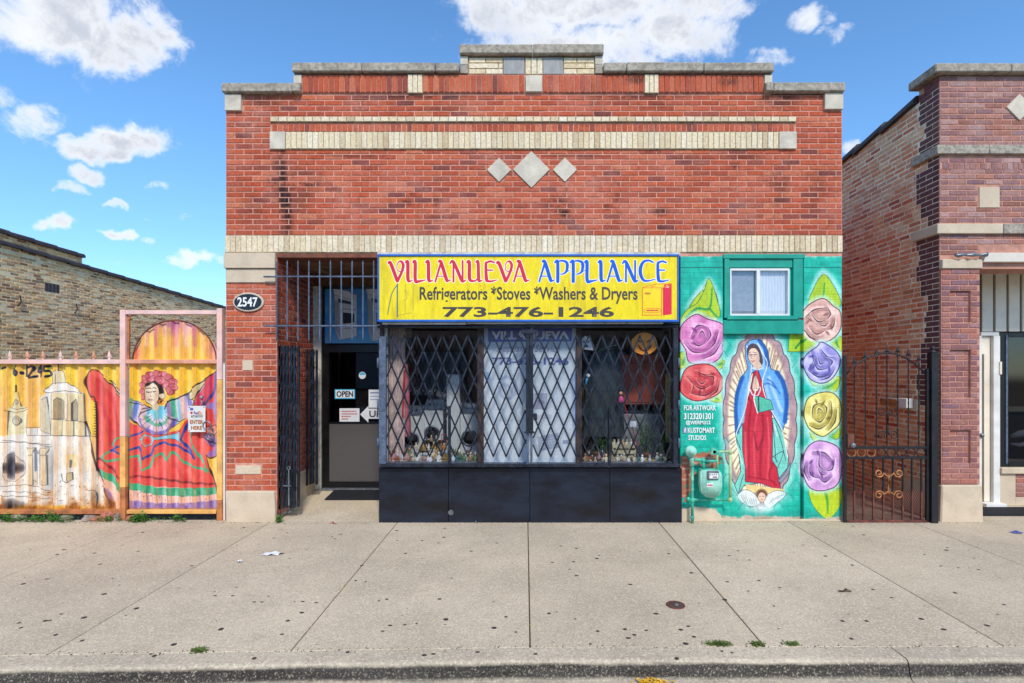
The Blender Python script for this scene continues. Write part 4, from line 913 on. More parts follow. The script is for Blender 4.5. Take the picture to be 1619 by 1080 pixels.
# gum spots
mb = MB(); rg = random.Random(4)
gum = [(1068+0,0)]
spots = []
for i in range(230):
    y = 3.45+ (rg.random()**1.15)*3.1; x = rg.uniform(-5.2, 5.2); spots.append((x, y, rg.choice([.006, .008, .011, .014, .018, .021])))
for px, py in ((945,998),(988,995),(1003,1004),(868,970),(640,988),(617,989),(605,998),(685,1034),(847,1034),(755,1031),(1070,1041),(1097,1007),(1332,982),(402,952),(414,952),(368,942),(340,942),(130,1013),(97,971),(30,985),(79,981),(88,1004),(244,1037),(402,1041),(446,1003),(500,953),(1150,920),(1200,918),(1270,862),(1167,871),(1370,982),(1346,1010),(1410,945),(1380,932)):
    Yp = EYE*F/(py-CY); spots.append(((px-CX)*Yp/F, Yp, .016))
for x, y, r in spots:
    n = 8; a0 = rg.random()*6; e = rg.uniform(.6, 1); vs = [(x+math.cos(2*PI*k/n+a0)*r*rg.uniform(.85, 1.1), y+math.sin(2*PI*k/n+a0)*r*e, .0012) for k in range(n)]
    z = .0012 if y > kY(x) else .0008
    vs = [(a, b, z) for a, b, _ in vs]; vs.append((x, y, z+.0012)); mb.add(vs, [(k, (k+1) % n, n) for k in range(n)])
obj('chewing_gum_spots', mb, M['gum'], kind='stuff', label='dark flattened gum spots dotted over the pavement')

# ================================================================ bricks
_bm = {}
def brick_verts(l, h, d, ch):
    c_ = min(ch, l*.2, h*.2)
    v = [(-l/2,0,-h/2),(l/2,0,-h/2),(l/2,0,h/2),(-l/2,0,h/2), (-l/2,-d+c_,-h/2),(l/2,-d+c_,-h/2),(l/2,-d+c_,h/2),(-l/2,-d+c_,h/2),
         (-l/2+c_,-d,-h/2+c_),(l/2-c_,-d,-h/2+c_),(l/2-c_,-d,h/2-c_),(-l/2+c_,-d,h/2-c_)]
    f = [(0,1,5,4),(1,2,6,5),(2,3,7,6),(3,0,4,7),(4,5,9,8),(5,6,10,9),(6,7,11,10),(7,4,8,11),(8,9,10,11)]
    return v, f
def lay(parent, place, rot, cells, depth, m_obj, m_isl, nmax=300, name='brick', key=None, jit=.0015, ch=.004, stuff=None, run_parent=None):
    """cells: (u, z, l, h) centre and size.  place(u, n, z) -> world."""
    cells = sorted(cells, key=key or (lambda q: -round(q[2]*q[3], 4)*1000+abs(q[0])*.001))
    off = root_loc(parent); rs = random.Random(len(cells))
    for (u_, z_, l, h) in cells[:nmax]:
        k = (round(l, 3), round(h, 3), depth, ch, m_obj.name)
        if k not in _bm:
            v_, f_ = brick_verts(k[0], k[1], depth, ch); me = bpy.data.meshes.new('brick'); me.from_pydata(v_, [], f_); me.materials.append(m_obj); _bm[k] = me
        o = bpy.data.objects.new(name, _bm[k]); o.location = Vector(place(u_, rs.uniform(-jit, jit), z_))-off; o.rotation_euler = (0, rs.uniform(-.004, .004), rot)
        link(o, parent)
    rest = cells[nmax:]
    if rest:
        V, Fc = [], []; cs, sn = math.cos(rot), math.sin(rot)
        for (u_, z_, l, h) in rest:
            v_, f_ = brick_verts(l, h, depth, ch); b = len(V); p = Vector(place(u_, rs.uniform(-jit, jit), z_))-off
            V += [(p.x+x*cs-y*sn, p.y+x*sn+y*cs, p.z+z) for x, y, z in v_]; Fc += [tuple(i+b for i in f) for f in f_]
        me = bpy.data.meshes.new('brick_run'); me.from_pydata(V, [], Fc); me.materials.append(m_isl)
        o = bpy.data.objects.new(stuff or 'brick_courses', me); link(o, parent); o['kind'] = 'stuff'
def courses(u0, u1, z0, z1, L=.2225, H=.0672, j=.0125, holes=(), top=None, seed=0, phase=0, irr=0, hdr=0):
    cells = []; rs = random.Random(seed); n = round((z1-z0)/H); H = (z1-z0)/n if n else H
    for r in range(n):
        za, zb = z0+r*H, z0+(r+1)*H; zc = (za+zb)/2
        cuts = []
        for h in holes:
            if len(h) == 4:
                if h[2]-.01 < zc < h[3]+.01: cuts.append((h[0], h[1]))
            else:
                d = abs(zc-h[1]); 
                if d < h[2]: cuts.append((h[0]-(h[2]-d)+.02, h[0]+(h[2]-d)-.02))
        Lr = L/2 if (hdr and r % hdr == hdr-1) else L
        x = u0-(((r+phase) % 2)*Lr/2) - (rs.random()*L*irr)
        while x < u1-.01:
            w_ = Lr*(1+rs.uniform(-.12, .12)*irr*2) if irr else Lr
            a, b = max(x, u0), min(x+w_, u1); x += w_; segs = [(a, b)]
            for ca, cb in cuts:
                ns = []
                for (p, q) in segs:
                    if q <= ca or p >= cb: ns.append((p, q)); continue
                    if p < ca: ns.append((p, ca))
                    if q > cb: ns.append((cb, q))
                segs = ns
            for p, q in segs:
                if q-p < .035: continue
                if top and zb > top((p+q)/2): continue
                cells.append(((p+q)/2, zc, q-p-j, H-j-rs.random()*.002))
    return cells
def front(Y0): return lambda u_, n, z: (u_, Y0-n, z)

# ================================================================ MAIN SHOP BUILDING
shop = thing('shop_building', 'red brick single storey shop with stepped parapet, cream brick bands and turquoise mural', 'building', (X(843), 6.6, 0))
YW = 6.6045; YM = 6.612                                       # mortar plane; brick faces stand about 1 cm proud
XL, XR = X(357), X(1331.5)
mb = MB()
mb.box(XL, XR, YW, 6.92, Z(405), Z(150)); mb.box(X(465), X(1220), YW, 6.92, Z(150), Z(118)); mb.box(X(729), X(952), YW, 6.92, Z(118), Z(90))
mb.box(XL, X(437.5), YW, 7.86, 0, Z(405))
obj('wall', mb, M['mortar_red'], shop)
mb = MB(); mb.box(X(1076), X(1143), YW, 6.92, 0, Z(405)); mb.box(X(1271), XR, YW, 6.92, 0, Z(405)); mb.box(X(1143), X(1271), YW+.06, 6.92, 0, Z(500)); mb.box(X(1143), X(1156), YW+.03, 6.92, Z(500), Z(405)); mb.box(X(1249), X(1271), YW+.03, 6.92, Z(500), Z(405)); mb.box(X(1156), X(1249), YW+.03, 6.92, Z(424), Z(405))
obj('painted_wall', mb, M['mural'], shop, label='painted wall with roses and a robed figure in an oval of rays')
# body behind
mb = MB(); mb.box(XL+.002, XL+.3, 6.921, 24, -.02, 4.6); mb.box(XR-.3, XR-.002, 6.921, 24, -.02, 4.6); mb.box(XL+.3, XR-.3, 23.7, 24, -.02, 4.5)
obj('side_wall', mb, M['comm_i'], shop); obj('roof', MB().box(XL+.3, XR-.3, 6.921, 23.7, 4.1, 4.25), M['tar'], shop)
Zf = Z
field = courses(XL, XR, Z(372), Z(150), holes=[(X(428), X(1258), Z(237), Z(185)), (XL, X(383), Z(176), Z(149)), (X(1302), XR, Z(175), Z(149)),
        (X(840), Z(268.5), .235), (X(789), Z(269), .155), (X(893), Z(269), .155)], seed=1, phase=1)
pier = courses(XL, X(437.5), Z(776), Z(448), holes=[(X(383), X(400), Z(586), Z(569)), (X(372), X(413), Z(750), Z(735))], seed=2)
lay(shop, front(YM), 0, field+pier, .013, M['brick'], M['brick_i'], 300, key=lambda q: -(q[2] > .18)*10+abs(q[1]-EYE)*.3+abs(q[0])*.2)
def soldiers(px0, px1, py0, py1, n, mobj, mis, name, depth=.016, gap=.006, place=None, jit=.0022):
    w = (X(px1)-X(px0))/n
    lay(shop, front(YM), 0, [(X(px0)+w*(i+.5), (Z(py0)+Z(py1))/2, w-gap, Z(py0)-Z(py1)-.008) for i in range(n)], depth, mobj, mis, 300, name, jit=jit)
def backing(px0, px1, py0, py1, m, d=.006):
    obj('mortar_bed', MB().box(X(px0), X(px1), YM-d, YM+.004, Z(py1), Z(py0)), m, shop)
soldiers(356, 1332, 372.5, 399.5, 115, M['cream'], M['cream'], 'soldier_brick', .022); backing(356, 1332, 372, 400, M['mortar_cream'], .012)
soldiers(452.5, 1230, 209.5, 236.5, 91, M['cream'], M['cream'], 'soldier_brick', .034); backing(453, 1230, 209, 237, M['mortar_cream'], .024)
soldiers(428, 1258, 185.5, 193.8, 62, M['cream'], M['cream'], 'header_brick', .036, .009); backing(428, 1258, 185.5, 193.8, M['mortar_cream'], .026)
soldiers(430, 1256, 195.5, 208.5, 97, M['brick'], M['brick_i'], 'short_soldier_brick', .012, .009)
for a_, b_, n in ((479,645,20),(669,829,19),(858,1018,19),(1041,1206,20)): soldiers(a_, b_, 119.5, 147.5, n, M['brick'], M['brick_i'], 'parapet_soldier_brick', .034, .009); backing(a_-.5, b_+.5, 119, 147.5, M['mortar_red'], .022)
for a_, b_ in ((645.5,668.5),(1018.5,1040.5)): soldiers(a_, b_, 119, 149, 3 if a_ < 700 else 3, M['cream'], M['cream'], 'cream_post_brick', .042); backing(a_, b_, 119, 149, M['mortar_cream'], .026)
def stone(px0, px1, py0, py1, y0=6.59, y1=6.7, m='lime', name='stone_block', bev=.004, lab=None):
    return obj(name, MB().box(X(px0), X(px1), y0, y1, Z(py1), Z(py0)), M[m], shop, bevel=bev, label=lab)
stone(357.5, 383, 150.5, 176.5, 6.565, m='lime'); stone(1302, 1331, 148.5, 174.5, 6.565)
stone(428, 452, 209.5, 237, 6.57); stone(1230.5, 1258, 209.5, 236.5, 6.57)
stone(465.5, 478, 120, 134, 6.57); stone(465.5, 478, 134.6, 148.5, 6.57); stone(1207.5, 1219.5, 120, 134, 6.57); stone(1207.5, 1219.5, 134.6, 147.5, 6.57)
stone(831, 857, 121, 147, 6.565)
stone(728, 740, 90.5, 103.6, 6.575); stone(728, 740, 104, 118, 6.57, m='lime_d'); stone(940.5, 952.5, 90.5, 103.6, 6.575); stone(940.5, 952.5, 104, 118, 6.57, m='lime_d')
stone(796, 829, 91.5, 118, 6.59, m='tileblue', name='stone_panel'); stone(858.5, 890, 91.5, 118, 6.59, m='tileblue', name='stone_panel')
cb = []
for r in range(3):
    for (a_, b_, sp_) in ((741, 795, (768, 788, 768)), (891, 940, (912, 925, 912))):
        s_ = sp_[r]; za, zb = Z(91.5+r*8.9+8.5), Z(91.5+r*8.9)
        for p, q in ((a_, s_), (s_, b_)): cb.append(((X(p)+X(q))/2, (za+zb)/2, X(q)-X(p)-.009, zb-za-.006))
for p in (830.5, 839.8, 849.1): cb.append((X(p+4.4), Z(105), .064, .2))
lay(shop, front(YM), 0, cb, .02, M['cream'], M['cream'], name='cream_brick'); backing(729, 952, 90.5, 118, M['mortar_cream'], .008)
# copings
def cop(px0, px1, py0, py1, y0=6.53, y1=6.97):
    mb = MB(); z0, z1 = Z(py1), Z(py0)
    o = obj('coping_stone', MB().box(X(px0)+.002, X(px1)-.002, y0, y1, z0, z1), M['lime_d'], shop, bevel=.01)
cop(727, 842.4, 75, 89.5); cop(842.6, 953.5, 74.5, 89.5)
cop(464.5, 574, 103.5, 117.5); cop(574.5, 689, 103.5, 117.5); cop(689.5, 727, 104, 117.5); cop(953, 989, 103.5, 117.5); cop(989.5, 1110, 103, 117.5); cop(1110.5, 1220.5, 103.5, 117.5)
cop(354.5, 464.8, 135.5, 149.5); cop(465, 478.5, 135.5, 149.5, 6.52); cop(1207, 1219, 134.5, 148.5, 6.52); cop(1219.5, 1332, 134.5, 148.5)
# diamonds
for cx_, cy_, r in ((840, 268.5, 29), (789, 269, 19.2), (893, 269, 19)):
    pl = [(X(cx_), Z(cy_+r)), (X(cx_+r), Z(cy_)), (X(cx_), Z(cy_-r)), (X(cx_-r), Z(cy_))]
    obj('diamond_stone', MB().prism(pl, 6.585, 6.62), M['lime'], shop, bevel=.003)
# pier
stone(356.5, 437, 400.8, 424.8, 6.555, 6.9, 'lime_w'); stone(358, 436, 425.6, 447, 6.58, 6.9, 'lime_w')
stone(384, 399.5, 570, 585.5, 6.594, 6.63, 'lime_w', bev=.002); stone(373, 412.5, 736, 749.5, 6.592, 6.63, 'lime_w', bev=.002)
obj('stone_base', MB().prism([(X(360.5), -.02), (X(438), -.02), (X(435.5), Z(776)), (X(358.5), Z(776))], 6.56, 6.9), M['lime_w'], shop, bevel=.01)
# entry return wall (faces right) with bricks
xr_ = X(437.5)
ret = courses(6.61, 7.86, Z(762), Z(407), seed=5)
lay(shop, lambda u_, n, z: (xr_-.008+n, u_, z), PI/2, ret, .012, M['brick'], M['brick_i'], 0, stuff='return_brick')
obj('stone_plinth', MB().box(xr_+.001, xr_+.03, 6.91, 7.86, -.02, Z(762)-.004), M['lime_w'], shop, bevel=.005)
# lintel, soffit, recess
obj('steel_lintel', MB().box(X(428), X(602), 6.6, 6.9, Z(407.5), Z(400.4)), M['rusty_steel'], shop, bevel=.003)
obj('entry_ceiling', MB().box(xr_+.012, X(602), 6.903, 7.86, Z(406), Z(404)), M['ceiling'], shop)
DY = 7.79; dz = .144
mb = MB().add([(xr_+.03, 6.61, -.02), (X(602), 6.61, -.02), (X(602), DY, dz), (xr_+.03, DY, dz), (xr_+.03, 6.61, -.2), (X(602), 6.61, -.2), (X(602), DY, -.2), (xr_+.03, DY, -.2)],
              [(0,1,2,3),(7,6,5,4),(0,4,5,1),(1,5,6,2),(2,6,7,3),(3,7,4,0)])
mb.v[0] = (mb.v[0][0], 6.61, .003); mb.v[1] = (mb.v[1][0], 6.61, .003)
obj('entry_ramp', mb, M['walk'], shop)
def dX(px): return X(px, DY)
def dZ(py): return Z(py, DY)
obj('wall_over_door', MB().box(xr_+.01, -1.6, DY+.0, DY+.1, dZ(453), Z(405)), M['ceiling'], shop)
obj('door_post', MB().box(dX(496), dX(510), DY-.06, DY+.09, dz, dZ(453)-.002), M['whitepeel'], shop, bevel=.006)
door = obj('door_frame', MB().box(dX(510.3), dX(521), DY-.03, DY+.08, dz, dZ(453)-.002).box(dX(521), -1.6, DY-.03, DY+.08, dZ(557), dZ(545)).box(dX(521), -1.6, DY-.03, DY+.08, dZ(458), dZ(453)-.002), M['doorblack'], shop)
obj('glass_pane', MB().box(dX(521.2), -1.66, DY+.0, DY+.008, dZ(667), dZ(557.5)), M['glass_dark'], shop, label='dark glass upper pane of the entry door')
obj('door_rail', MB().box(dX(521.2), -1.66, DY-.02, DY+.05, dZ(669.5), dZ(667)), M['doorblack'], shop)
obj('kick_panel', MB().box(dX(521.2), -1.66, DY-.01, DY+.03, dZ(761), dZ(669.7)), M['kick'], shop)
obj('door_bottom_rail', MB().box(dX(521.2), -1.66, DY-.03, DY+.05, dz, dZ(761.3)), M['doorblack'], shop)
obj('threshold', MB().box(dX(512), -1.6, DY-.12, DY-.032, dz-.01, dz+.016), M['foil'], shop, bevel=.004)
poster = obj('transom_poster', MB().box(dX(515.5), -1.64, DY-.045, DY-.038, dZ(543), dZ(458)), M['poster'], origin=(dX(556), DY, dZ(543)))
tag(poster, 'blue printed panel of two white stoves above the entry door', 'poster')
# storefront
mb = MB()
obj('storefront_side_panel', MB().box(X(601)+.002, X(606), 6.57, DY-.035, 0, Z(405)), M['brownwood'], shop)
obj('soffit_board', MB().box(X(599), X(1073), 6.53, 6.9, Z(405), Z(400.6)), M['whitepeel'], shop)
obj('header_beam', MB().box(X(606.5), X(1075), 6.62, 6.9, Z(512), Z(405.5)), M['black'], shop)
GY = 6.70
for a_, b_ in ((606.5, 612.5), (755, 765), (911, 919.5), (1062, 1075)):
    obj('mullion', MB().box(X(a_, GY), X(b_, GY), 6.66, 6.74, Z(736), Z(513)), M['vinyl'] if a_ < 610 else M['brownwood'], shop, bevel=.004)
for a_, b_ in ((612.7, 754.8), (765.2, 910.8), (919.7, 1061.8)):
    obj('glass_pane', MB().box(X(a_, GY), X(b_, GY), GY-.003, GY+.003, Z(733, GY), Z(512, GY)), M['glass'], shop)
obj('window_sill', MB().box(X(604), X(1075), 6.58, 6.8, Z(737.5), Z(733.2)), M['bluegrey'], shop, bevel=.004)
seams = [601, 710, 837.5, 963, 1076]
for a_, b_ in zip(seams[:-1], seams[1:]):
    obj('bulkhead_panel', MB().box(X(a_)+.002, X(b_)-.002, 6.535, 6.58, -.004, Z(739)), M['blackp'], shop, bevel=.003)
obj('bulkhead_core', MB().box(X(601)+.003, X(1076)-.003, 6.581, 6.64, -.004, Z(739)), M['black'], shop)
obj('capped_pipe', MB().ring((X(714), 6.53, Z(808)), .028, .007, 'y').lathe((X(714), 6.53, Z(808)), [(.026, -.004), (.026, .012)], 'y', 14), M['foil'], shop)
mb = MB().box(X(606.6), X(1075), 8.5, 8.6, .0, 3.3).box(X(1076), X(1078), 6.76, 8.5, .0, 3.3).box(X(606.6), X(1076), 6.76, 8.5, 3.25, 3.28).box(X(606.6), X(1075), 6.645, 8.5, Z(739), Z(738))
mb.box(X(601)+.003, X(606.5), 7.83, 8.6, 0, 3.3).box(-3.0, X(600), 9.4, 9.5, 0, 3.3).box(-3.1, -3.0, 7.9, 9.5, 0, 3.3)
obj('interior_wall', mb, M['interior'], shop)
# turquoise wall: painted bricks
cells = courses(X(1076), X(1143), Z(812), Z(406), seed=8, j=.007)+courses(X(1271), XR, Z(816), Z(406), seed=9, j=.007)
lay(shop, front(YM), 0, cells, .0095, M['mural'], M['mural'], 0, stuff='painted_brick', jit=.0005, ch=.0018)
cells = courses(X(1143), X(1271), Z(812), Z(530), seed=10, j=.007)
lay(shop, front(YM+.06), 0, cells, .0095, M['mural'], M['mural'], 0, stuff='painted_brick', jit=.0005, ch=.0018)
obj('wall_footing', MB().prism([(X(1077), 0), (X(1331), 0), (X(1331), Z(822)), (X(1250), Z(820)), (X(1180), Z(821.5)), (X(1141), Z(819)), (X(1138), Z(812)), (X(1118), Z(803)), (X(1096), Z(800)), (X(1077), Z(806))], 6.585, 6.602), M['lime_w'], shop, bevel=.004)
# small window with teal timber surround
win = obj('window_surround', MB().box(X(1143), X(1272), 6.586, 6.64, Z(409), Z(402)).box(X(1145), X(1153), 6.59, 6.64, Z(503), Z(409.3)).box(X(1254), X(1269), 6.59, 6.64, Z(503), Z(409.3)).box(X(1149), X(1261), 6.582, 6.64, Z(505.5), Z(499.5))
          .box(X(1143.5), X(1271), 6.598, 6.645, Z(528), Z(506)).box(X(1153.2), X(1253.8), 6.61, 6.65, Z(423), Z(409.3)), M['teal'], shop, bevel=.003)
vf = obj('window_frame', MB().box(X(1155), X(1249.5), 6.615, 6.66, Z(427.5), Z(424)).box(X(1155), X(1249.5), 6.615, 6.66, Z(499), Z(496)).box(X(1155), X(1157.5), 6.615, 6.66, Z(496.2), Z(427.3)).box(X(1247), X(1249.5), 6.615, 6.66, Z(496.2), Z(427.3))
         .box(X(1197), X(1201), 6.61, 6.655, Z(496.2), Z(427.3)).box(X(1199), X(1203), 6.618, 6.665, Z(496.2), Z(427.3)), M['vinyl'], shop, bevel=.002)
obj('pane', MB().box(X(1157.5), X(1197), 6.645, 6.649, Z(496), Z(427.5)), M['glass'], vf); obj('pane', MB().box(X(1203), X(1247), 6.635, 6.639, Z(496), Z(427.5)), M['glass'], vf)
obj('window_curtain', MB().box(X(1157), X(1198), 6.67, 6.68, Z(497), Z(427)), M['screen'], shop)
mb = MB(); n = 60; vs = []
for i in range(n+1):
    x = X(1199)+(X(1248)-X(1199))*i/n; vs += [(x, 6.672+.006*math.sin(i*1.1), Z(497)), (x, 6.672+.006*math.sin(i*1.1+.3), Z(427))]
mb.add(vs, [(2*i, 2*i+2, 2*i+3, 2*i+1) for i in range(n)]); obj('window_curtain', mb, M['netting'], shop, smooth=True)
for s_, x0, x1, y0, y1, sc in (('FOR ARTWORK',1081,1132,649,640.5,0),('3123201301',1081,1127,663,653,0),('@WERM312',1084,1123,672.5,664.8,0),('f',1081.6,1084.5,684,676.5,0),('KUSTOMART',1087,1130,684.5,676,0),('STUDIOS',1088,1116,696,688,0)):
    text('stencil_lettering', s_, X(x0), X(x1), Z(y0), Z(y1), 6.594, M['white_spray'], shop, .028)
obj('stencil_badge', MB().box(X(1080), X(1085.5), 6.5955, 6.6, Z(685), Z(675.6)), M['slate_ink'], shop)

# sign ---------------------------------------------------------
sign = thing('shop_sign', 'wide yellow shop sign with red and blue lettering in a blue frame', 'shop sign', (X(835, 6.4), 6.45, Z(510, 6.4)))
SY = 6.4
def sX(p): return X(p, SY)
def sZ(p): return Z(p, SY)
obj('sign_panel', MB().box(sX(599.5), sX(1071), 6.4, 6.46, sZ(506), sZ(405)), M['signface'], sign)
obj('frame', MB().box(sX(597), sX(1073.5), 6.385, 6.52, sZ(405.3), sZ(402.2)).box(sX(597), sX(1073.5), 6.385, 6.52, sZ(509), sZ(505.6)).box(sX(597), sX(599.7), 6.386, 6.52, sZ(505.7), sZ(405.2)).box(sX(1070.8), sX(1073.5), 6.386, 6.52, sZ(505.7), sZ(405.2)), M['bluesign'], sign, bevel=.003)
text('lettering', 'Refrigerators *Stoves *Washers & Dryers', sX(663.5), sX(1008), sZ(480.5), sZ(452.5), SY-.0015, M['dark_ink'], sign, .02)
text('lettering', '773-476-1246', sX(700), sX(971), sZ(501.5), sZ(485), SY-.0015, M['dark_ink'], sign, .03)
mb = MB()
for px in (620, 652, 757, 877, 967): mb.tube([(sX(px), 6.5, sZ(402)), (sX(px), 6.5, sZ(399.5))], .006, 6)
mb.box(sX(600), sX(735), 6.5, 6.56, sZ(401.8), sZ(400.2)); obj('mounting_bracket', mb, M['rusty_steel'], sign)
mb = MB().box(sX(603), sX(736), 6.44, 6.5, sZ(512.5), sZ(509.3)); mb.box(sX(738), sX(1050), 6.44, 6.5, sZ(511.6), sZ(509.3)); obj('bottom_trim', mb, M['whitepeel'], sign)

# scissor grille ----------------------------------------------
gr = thing('folding_window_grille', 'black folding diamond lattice security grille locked across the shop window', 'security grille', (X(837), 6.5, Z(736)))
QY = 6.5
def qX(p): return X(p, QY)
def qZ(p): return Z(p, QY)
def post(a_, b_, y0, y1, nm='post', m='bluegrey', d0=6.47, d1=6.53): obj(nm, MB().box(qX(a_), qX(b_), d0, d1, qZ(y1), qZ(y0)), M[m], gr, bevel=.004)
post(600, 611, 532, 735, m='bluegrey'); post(831.5, 836.8, 527, 682, m='black', d0=6.455); post(837.4, 843, 512, 682, m='black', d0=6.455)
post(832.5, 836, 682.4, 735, m='bluegrey'); post(838.5, 842, 682.4, 735, m='bluegrey'); post(1063.5, 1071, 520, 735, m='black'); post(709, 712.5, 642, 735, m='black', d0=6.45); post(961.5, 965, 645, 735, m='black', d0=6.45)
post(836.9, 837.3, 530, 735, 'gap_strip', 'white', 6.5, 6.52)
obj('rail', MB().tube([(qX(598), 6.47, qZ(517.5)), (qX(1070), 6.47, qZ(516.5))], .017, 10), M['black'], gr, smooth=True)
obj('rail', MB().box(qX(601), qX(1074), 6.46, 6.53, qZ(738), qZ(732.5)), M['black'], gr, bevel=.004)
for q in ((824, 849, 528, 522), (843.4, 849, 664, 653), (829, 845, 684.5, 681)): obj('lock_plate', MB().box(qX(q[0]), qX(q[1]), 6.44, 6.453, qZ(q[2]), qZ(q[3])), M['black'], gr, bevel=.002)
obj('padlock', MB().box(qX(826), qX(831.2), 6.43, 6.45, qZ(648), qZ(641)).ring((qX(829), 6.44, qZ(640)), .016, .004, 'y'), M['foil'], gr, bevel=.002)
for py in (574, 640, 700):
    for px in (599, 1072): obj('hinge', MB().tube([(qX(px), 6.455, qZ(py-8)), (qX(px), 6.455, qZ(py+8))], .012, 8), M['bluegrey'], gr, smooth=True)
ZT, ZB = qZ(530.5), qZ(722)
def strip(x0, z0, x1, z1, y):
    d = Vector((x1-x0, 0, z1-z0)).normalized(); nrm = Vector((-d.z, 0, d.x))*.0092; a, b = Vector((x0, y, z0)), Vector((x1, y, z1))
    vs = []
    for q in (a, b):
        for sy in (-.0045, .0045):
            for sg in (-1, 1): vs.append(q+nrm*sg+Vector((0, sy, 0)))
    return MB().add(vs, [(0,1,3,2),(4,6,7,5),(0,4,5,1),(2,3,7,6),(0,2,6,4),(1,5,7,3)])
def leaf_lattice(px0, px1, xa, xb):
    wob = random.Random(3)
    for k in range(-4, 15):
        for sgn, y in ((1, 6.505), (-1, 6.49)):
            x0 = xa+20.12*k; x1 = x0+sgn*80.5
            t0, t1 = 0.0, 1.0
            for lim, gt in ((px0, True), (px1, False)):
                f0 = (lim-x0)/(x1-x0)
                if (x0 < lim) == gt and x0 != lim: t0 = max(t0, f0)
                if (x1 < lim) == gt: t1 = min(t1, f0)
            if t1-t0 < .04 or (k < 0 and sgn < 0) : continue
            za, zb = ZT+(ZB-ZT)*t0, ZT+(ZB-ZT)*t1; w1 = wob.uniform(-.25, .25)
            obj('lattice_bar', strip(qX(x0+(x1-x0)*t0+w1), za, qX(x0+(x1-x0)*t1+w1), zb, y), M['black'], gr)
leaf_lattice(611.5, 831.5, 618.9, 831)
leaf_lattice(843, 1063.5, 850.7, 1063)
mb = MB()
for base_ in (618.9, 850.7):
    for k in range(0, 11):
        for r in range(0, 9):
            xx = base_+20.12*(k+.5*(r % 2)); 
            if base_ > 700 and xx > 1063 or base_ < 700 and xx > 831: continue
            mb.lathe((qX(xx), 6.48, ZT+(ZB-ZT)*r/8), [(.006, -.004), (.006, .026)], 'y', 6)
obj('rivets', mb, M['black'], gr, kind='stuff')

# transom bars -------------------------------------------------
bars = thing('entry_window_bars', 'blue grey burglar bars spiked above the entry opening', 'window bars', (X(515), 6.52, Z(538)))
for py, x0, x1 in ((437.5, 417, 597), (515.5, 417, 603)):
    obj('rail', MB().tube([(X(x0, 6.52), 6.52, Z(py, 6.52)), (X(x1, 6.52), 6.52, Z(py, 6.52))], .011, 8), M['bluegrey'], bars)
for i in range(10):
    px = 437+i*17.1
    obj('bar', MB().tube([(X(px, 6.52), 6.52, Z(540 if i < 6 else 538, 6.52)), (X(px, 6.52), 6.52, Z(536, 6.52)), (X(px, 6.52), 6.52, Z(416, 6.52)), (X(px, 6.52), 6.52, Z(412, 6.52))], [.003, .009, .009, .003], 8), M['bluegrey'], bars)

# grit that gathers at the wall base and in the kerb joint
mb = MB(); rg = random.Random(12)
for i in range(1500):
    if i % 3: x = rg.uniform(-5.6, 5.6); y = 6.55-abs(rg.gauss(0, .035)); 
    else: x = rg.uniform(-4.4, 4.4); y = kY(x)+.012+rg.gauss(0, .012)
    if i % 3 and X(437) < x < X(600): y -= .02
    r = rg.uniform(.0015, .0055); mb.add([(x-r, y-r, 0), (x+r, y-r*.6, 0), (x+r*.3, y+r, 0), (x, y, r*1.1)], [(0,1,3),(1,2,3),(2,0,3)])
obj('grit', mb, M['kerbseam'], kind='stuff', label='loose grit gathered along the wall base and kerb joint')
def col(n_, c_, r=.6): 
    if n_ not in M: M[n_] = mat(n_, C(*c_), r, .15, 12, bump=.05)
    return M[n_]
# ---------------------------------------------------------------- folded gates of the entry
def folded(name, label, x0, x1, y0, y1, z0, z1, n, m1, latch=False):
    t = thing(name, label, 'folding gate', ((x0+x1)/2, (y0+y1)/2, z0))
    for i in range(n):
        a = x0+(x1-x0)*i/n; w = (x1-x0)/n; ya = y0+(y1-y0)*i/n+(.012 if i % 2 else 0)
        obj('upright', MB().box(a+.001, a+w*.72, ya, ya+.035, z0+.01*(i % 3), z1-.008*(i % 2)), m1, t, bevel=.003)
    rs = random.Random(n)
    for i in range(n-1):
        a = x0+(x1-x0)*(i+.4)/n; w = (x1-x0)/n; y = y0+(y1-y0)*i/n-.004
        mb = MB(); k = 9
        for q in range(k):
            za = z0+.06+(z1-z0-.1)*q/k; zb = za+(z1-z0)/k*.95
            mb.tube([(a, y, za), (a+w*.8, y, zb)], .006, 4)
        obj('folded_strip', mb, m1, t)
    if latch:
        mb = MB().tube([((x0+x1)/2+.02, y0-.02, z0+.06), ((x0+x1)/2+.02, y0-.02, z0+.5)], .009, 8).tube([((x0+x1)/2-.05, y0-.02, z0+.3), ((x0+x1)/2+.05, y0-.02, z0+.3)], .007, 6).ring(((x0+x1)/2+.02, y0-.025, z0+.52), .02, .005, 'y')
        obj('drop_bolt', mb, M['foil'], t)
    return t
folded('folded_entry_gate', 'taller black accordion gate folded beside the brick pier at the entry', X(439.5), X(471), 6.6, 6.66, Z(806), Z(546), 6, M['black'], True)
folded('folded_entry_gate', 'narrow black accordion gate folded deeper in the entry beside the white door post', X(483, 7.3), X(500, 7.3), 7.3, 7.36, Z(768, 7.3), Z(552, 7.3), 4, M['black'])
obj('pivot_rail', MB().box(X(438), X(443), 6.6, 6.63, Z(820), Z(545)), M['ironrust'], [o for o in bpy.data.objects if o.name == 'folded_entry_gate'][0], bevel=.003)

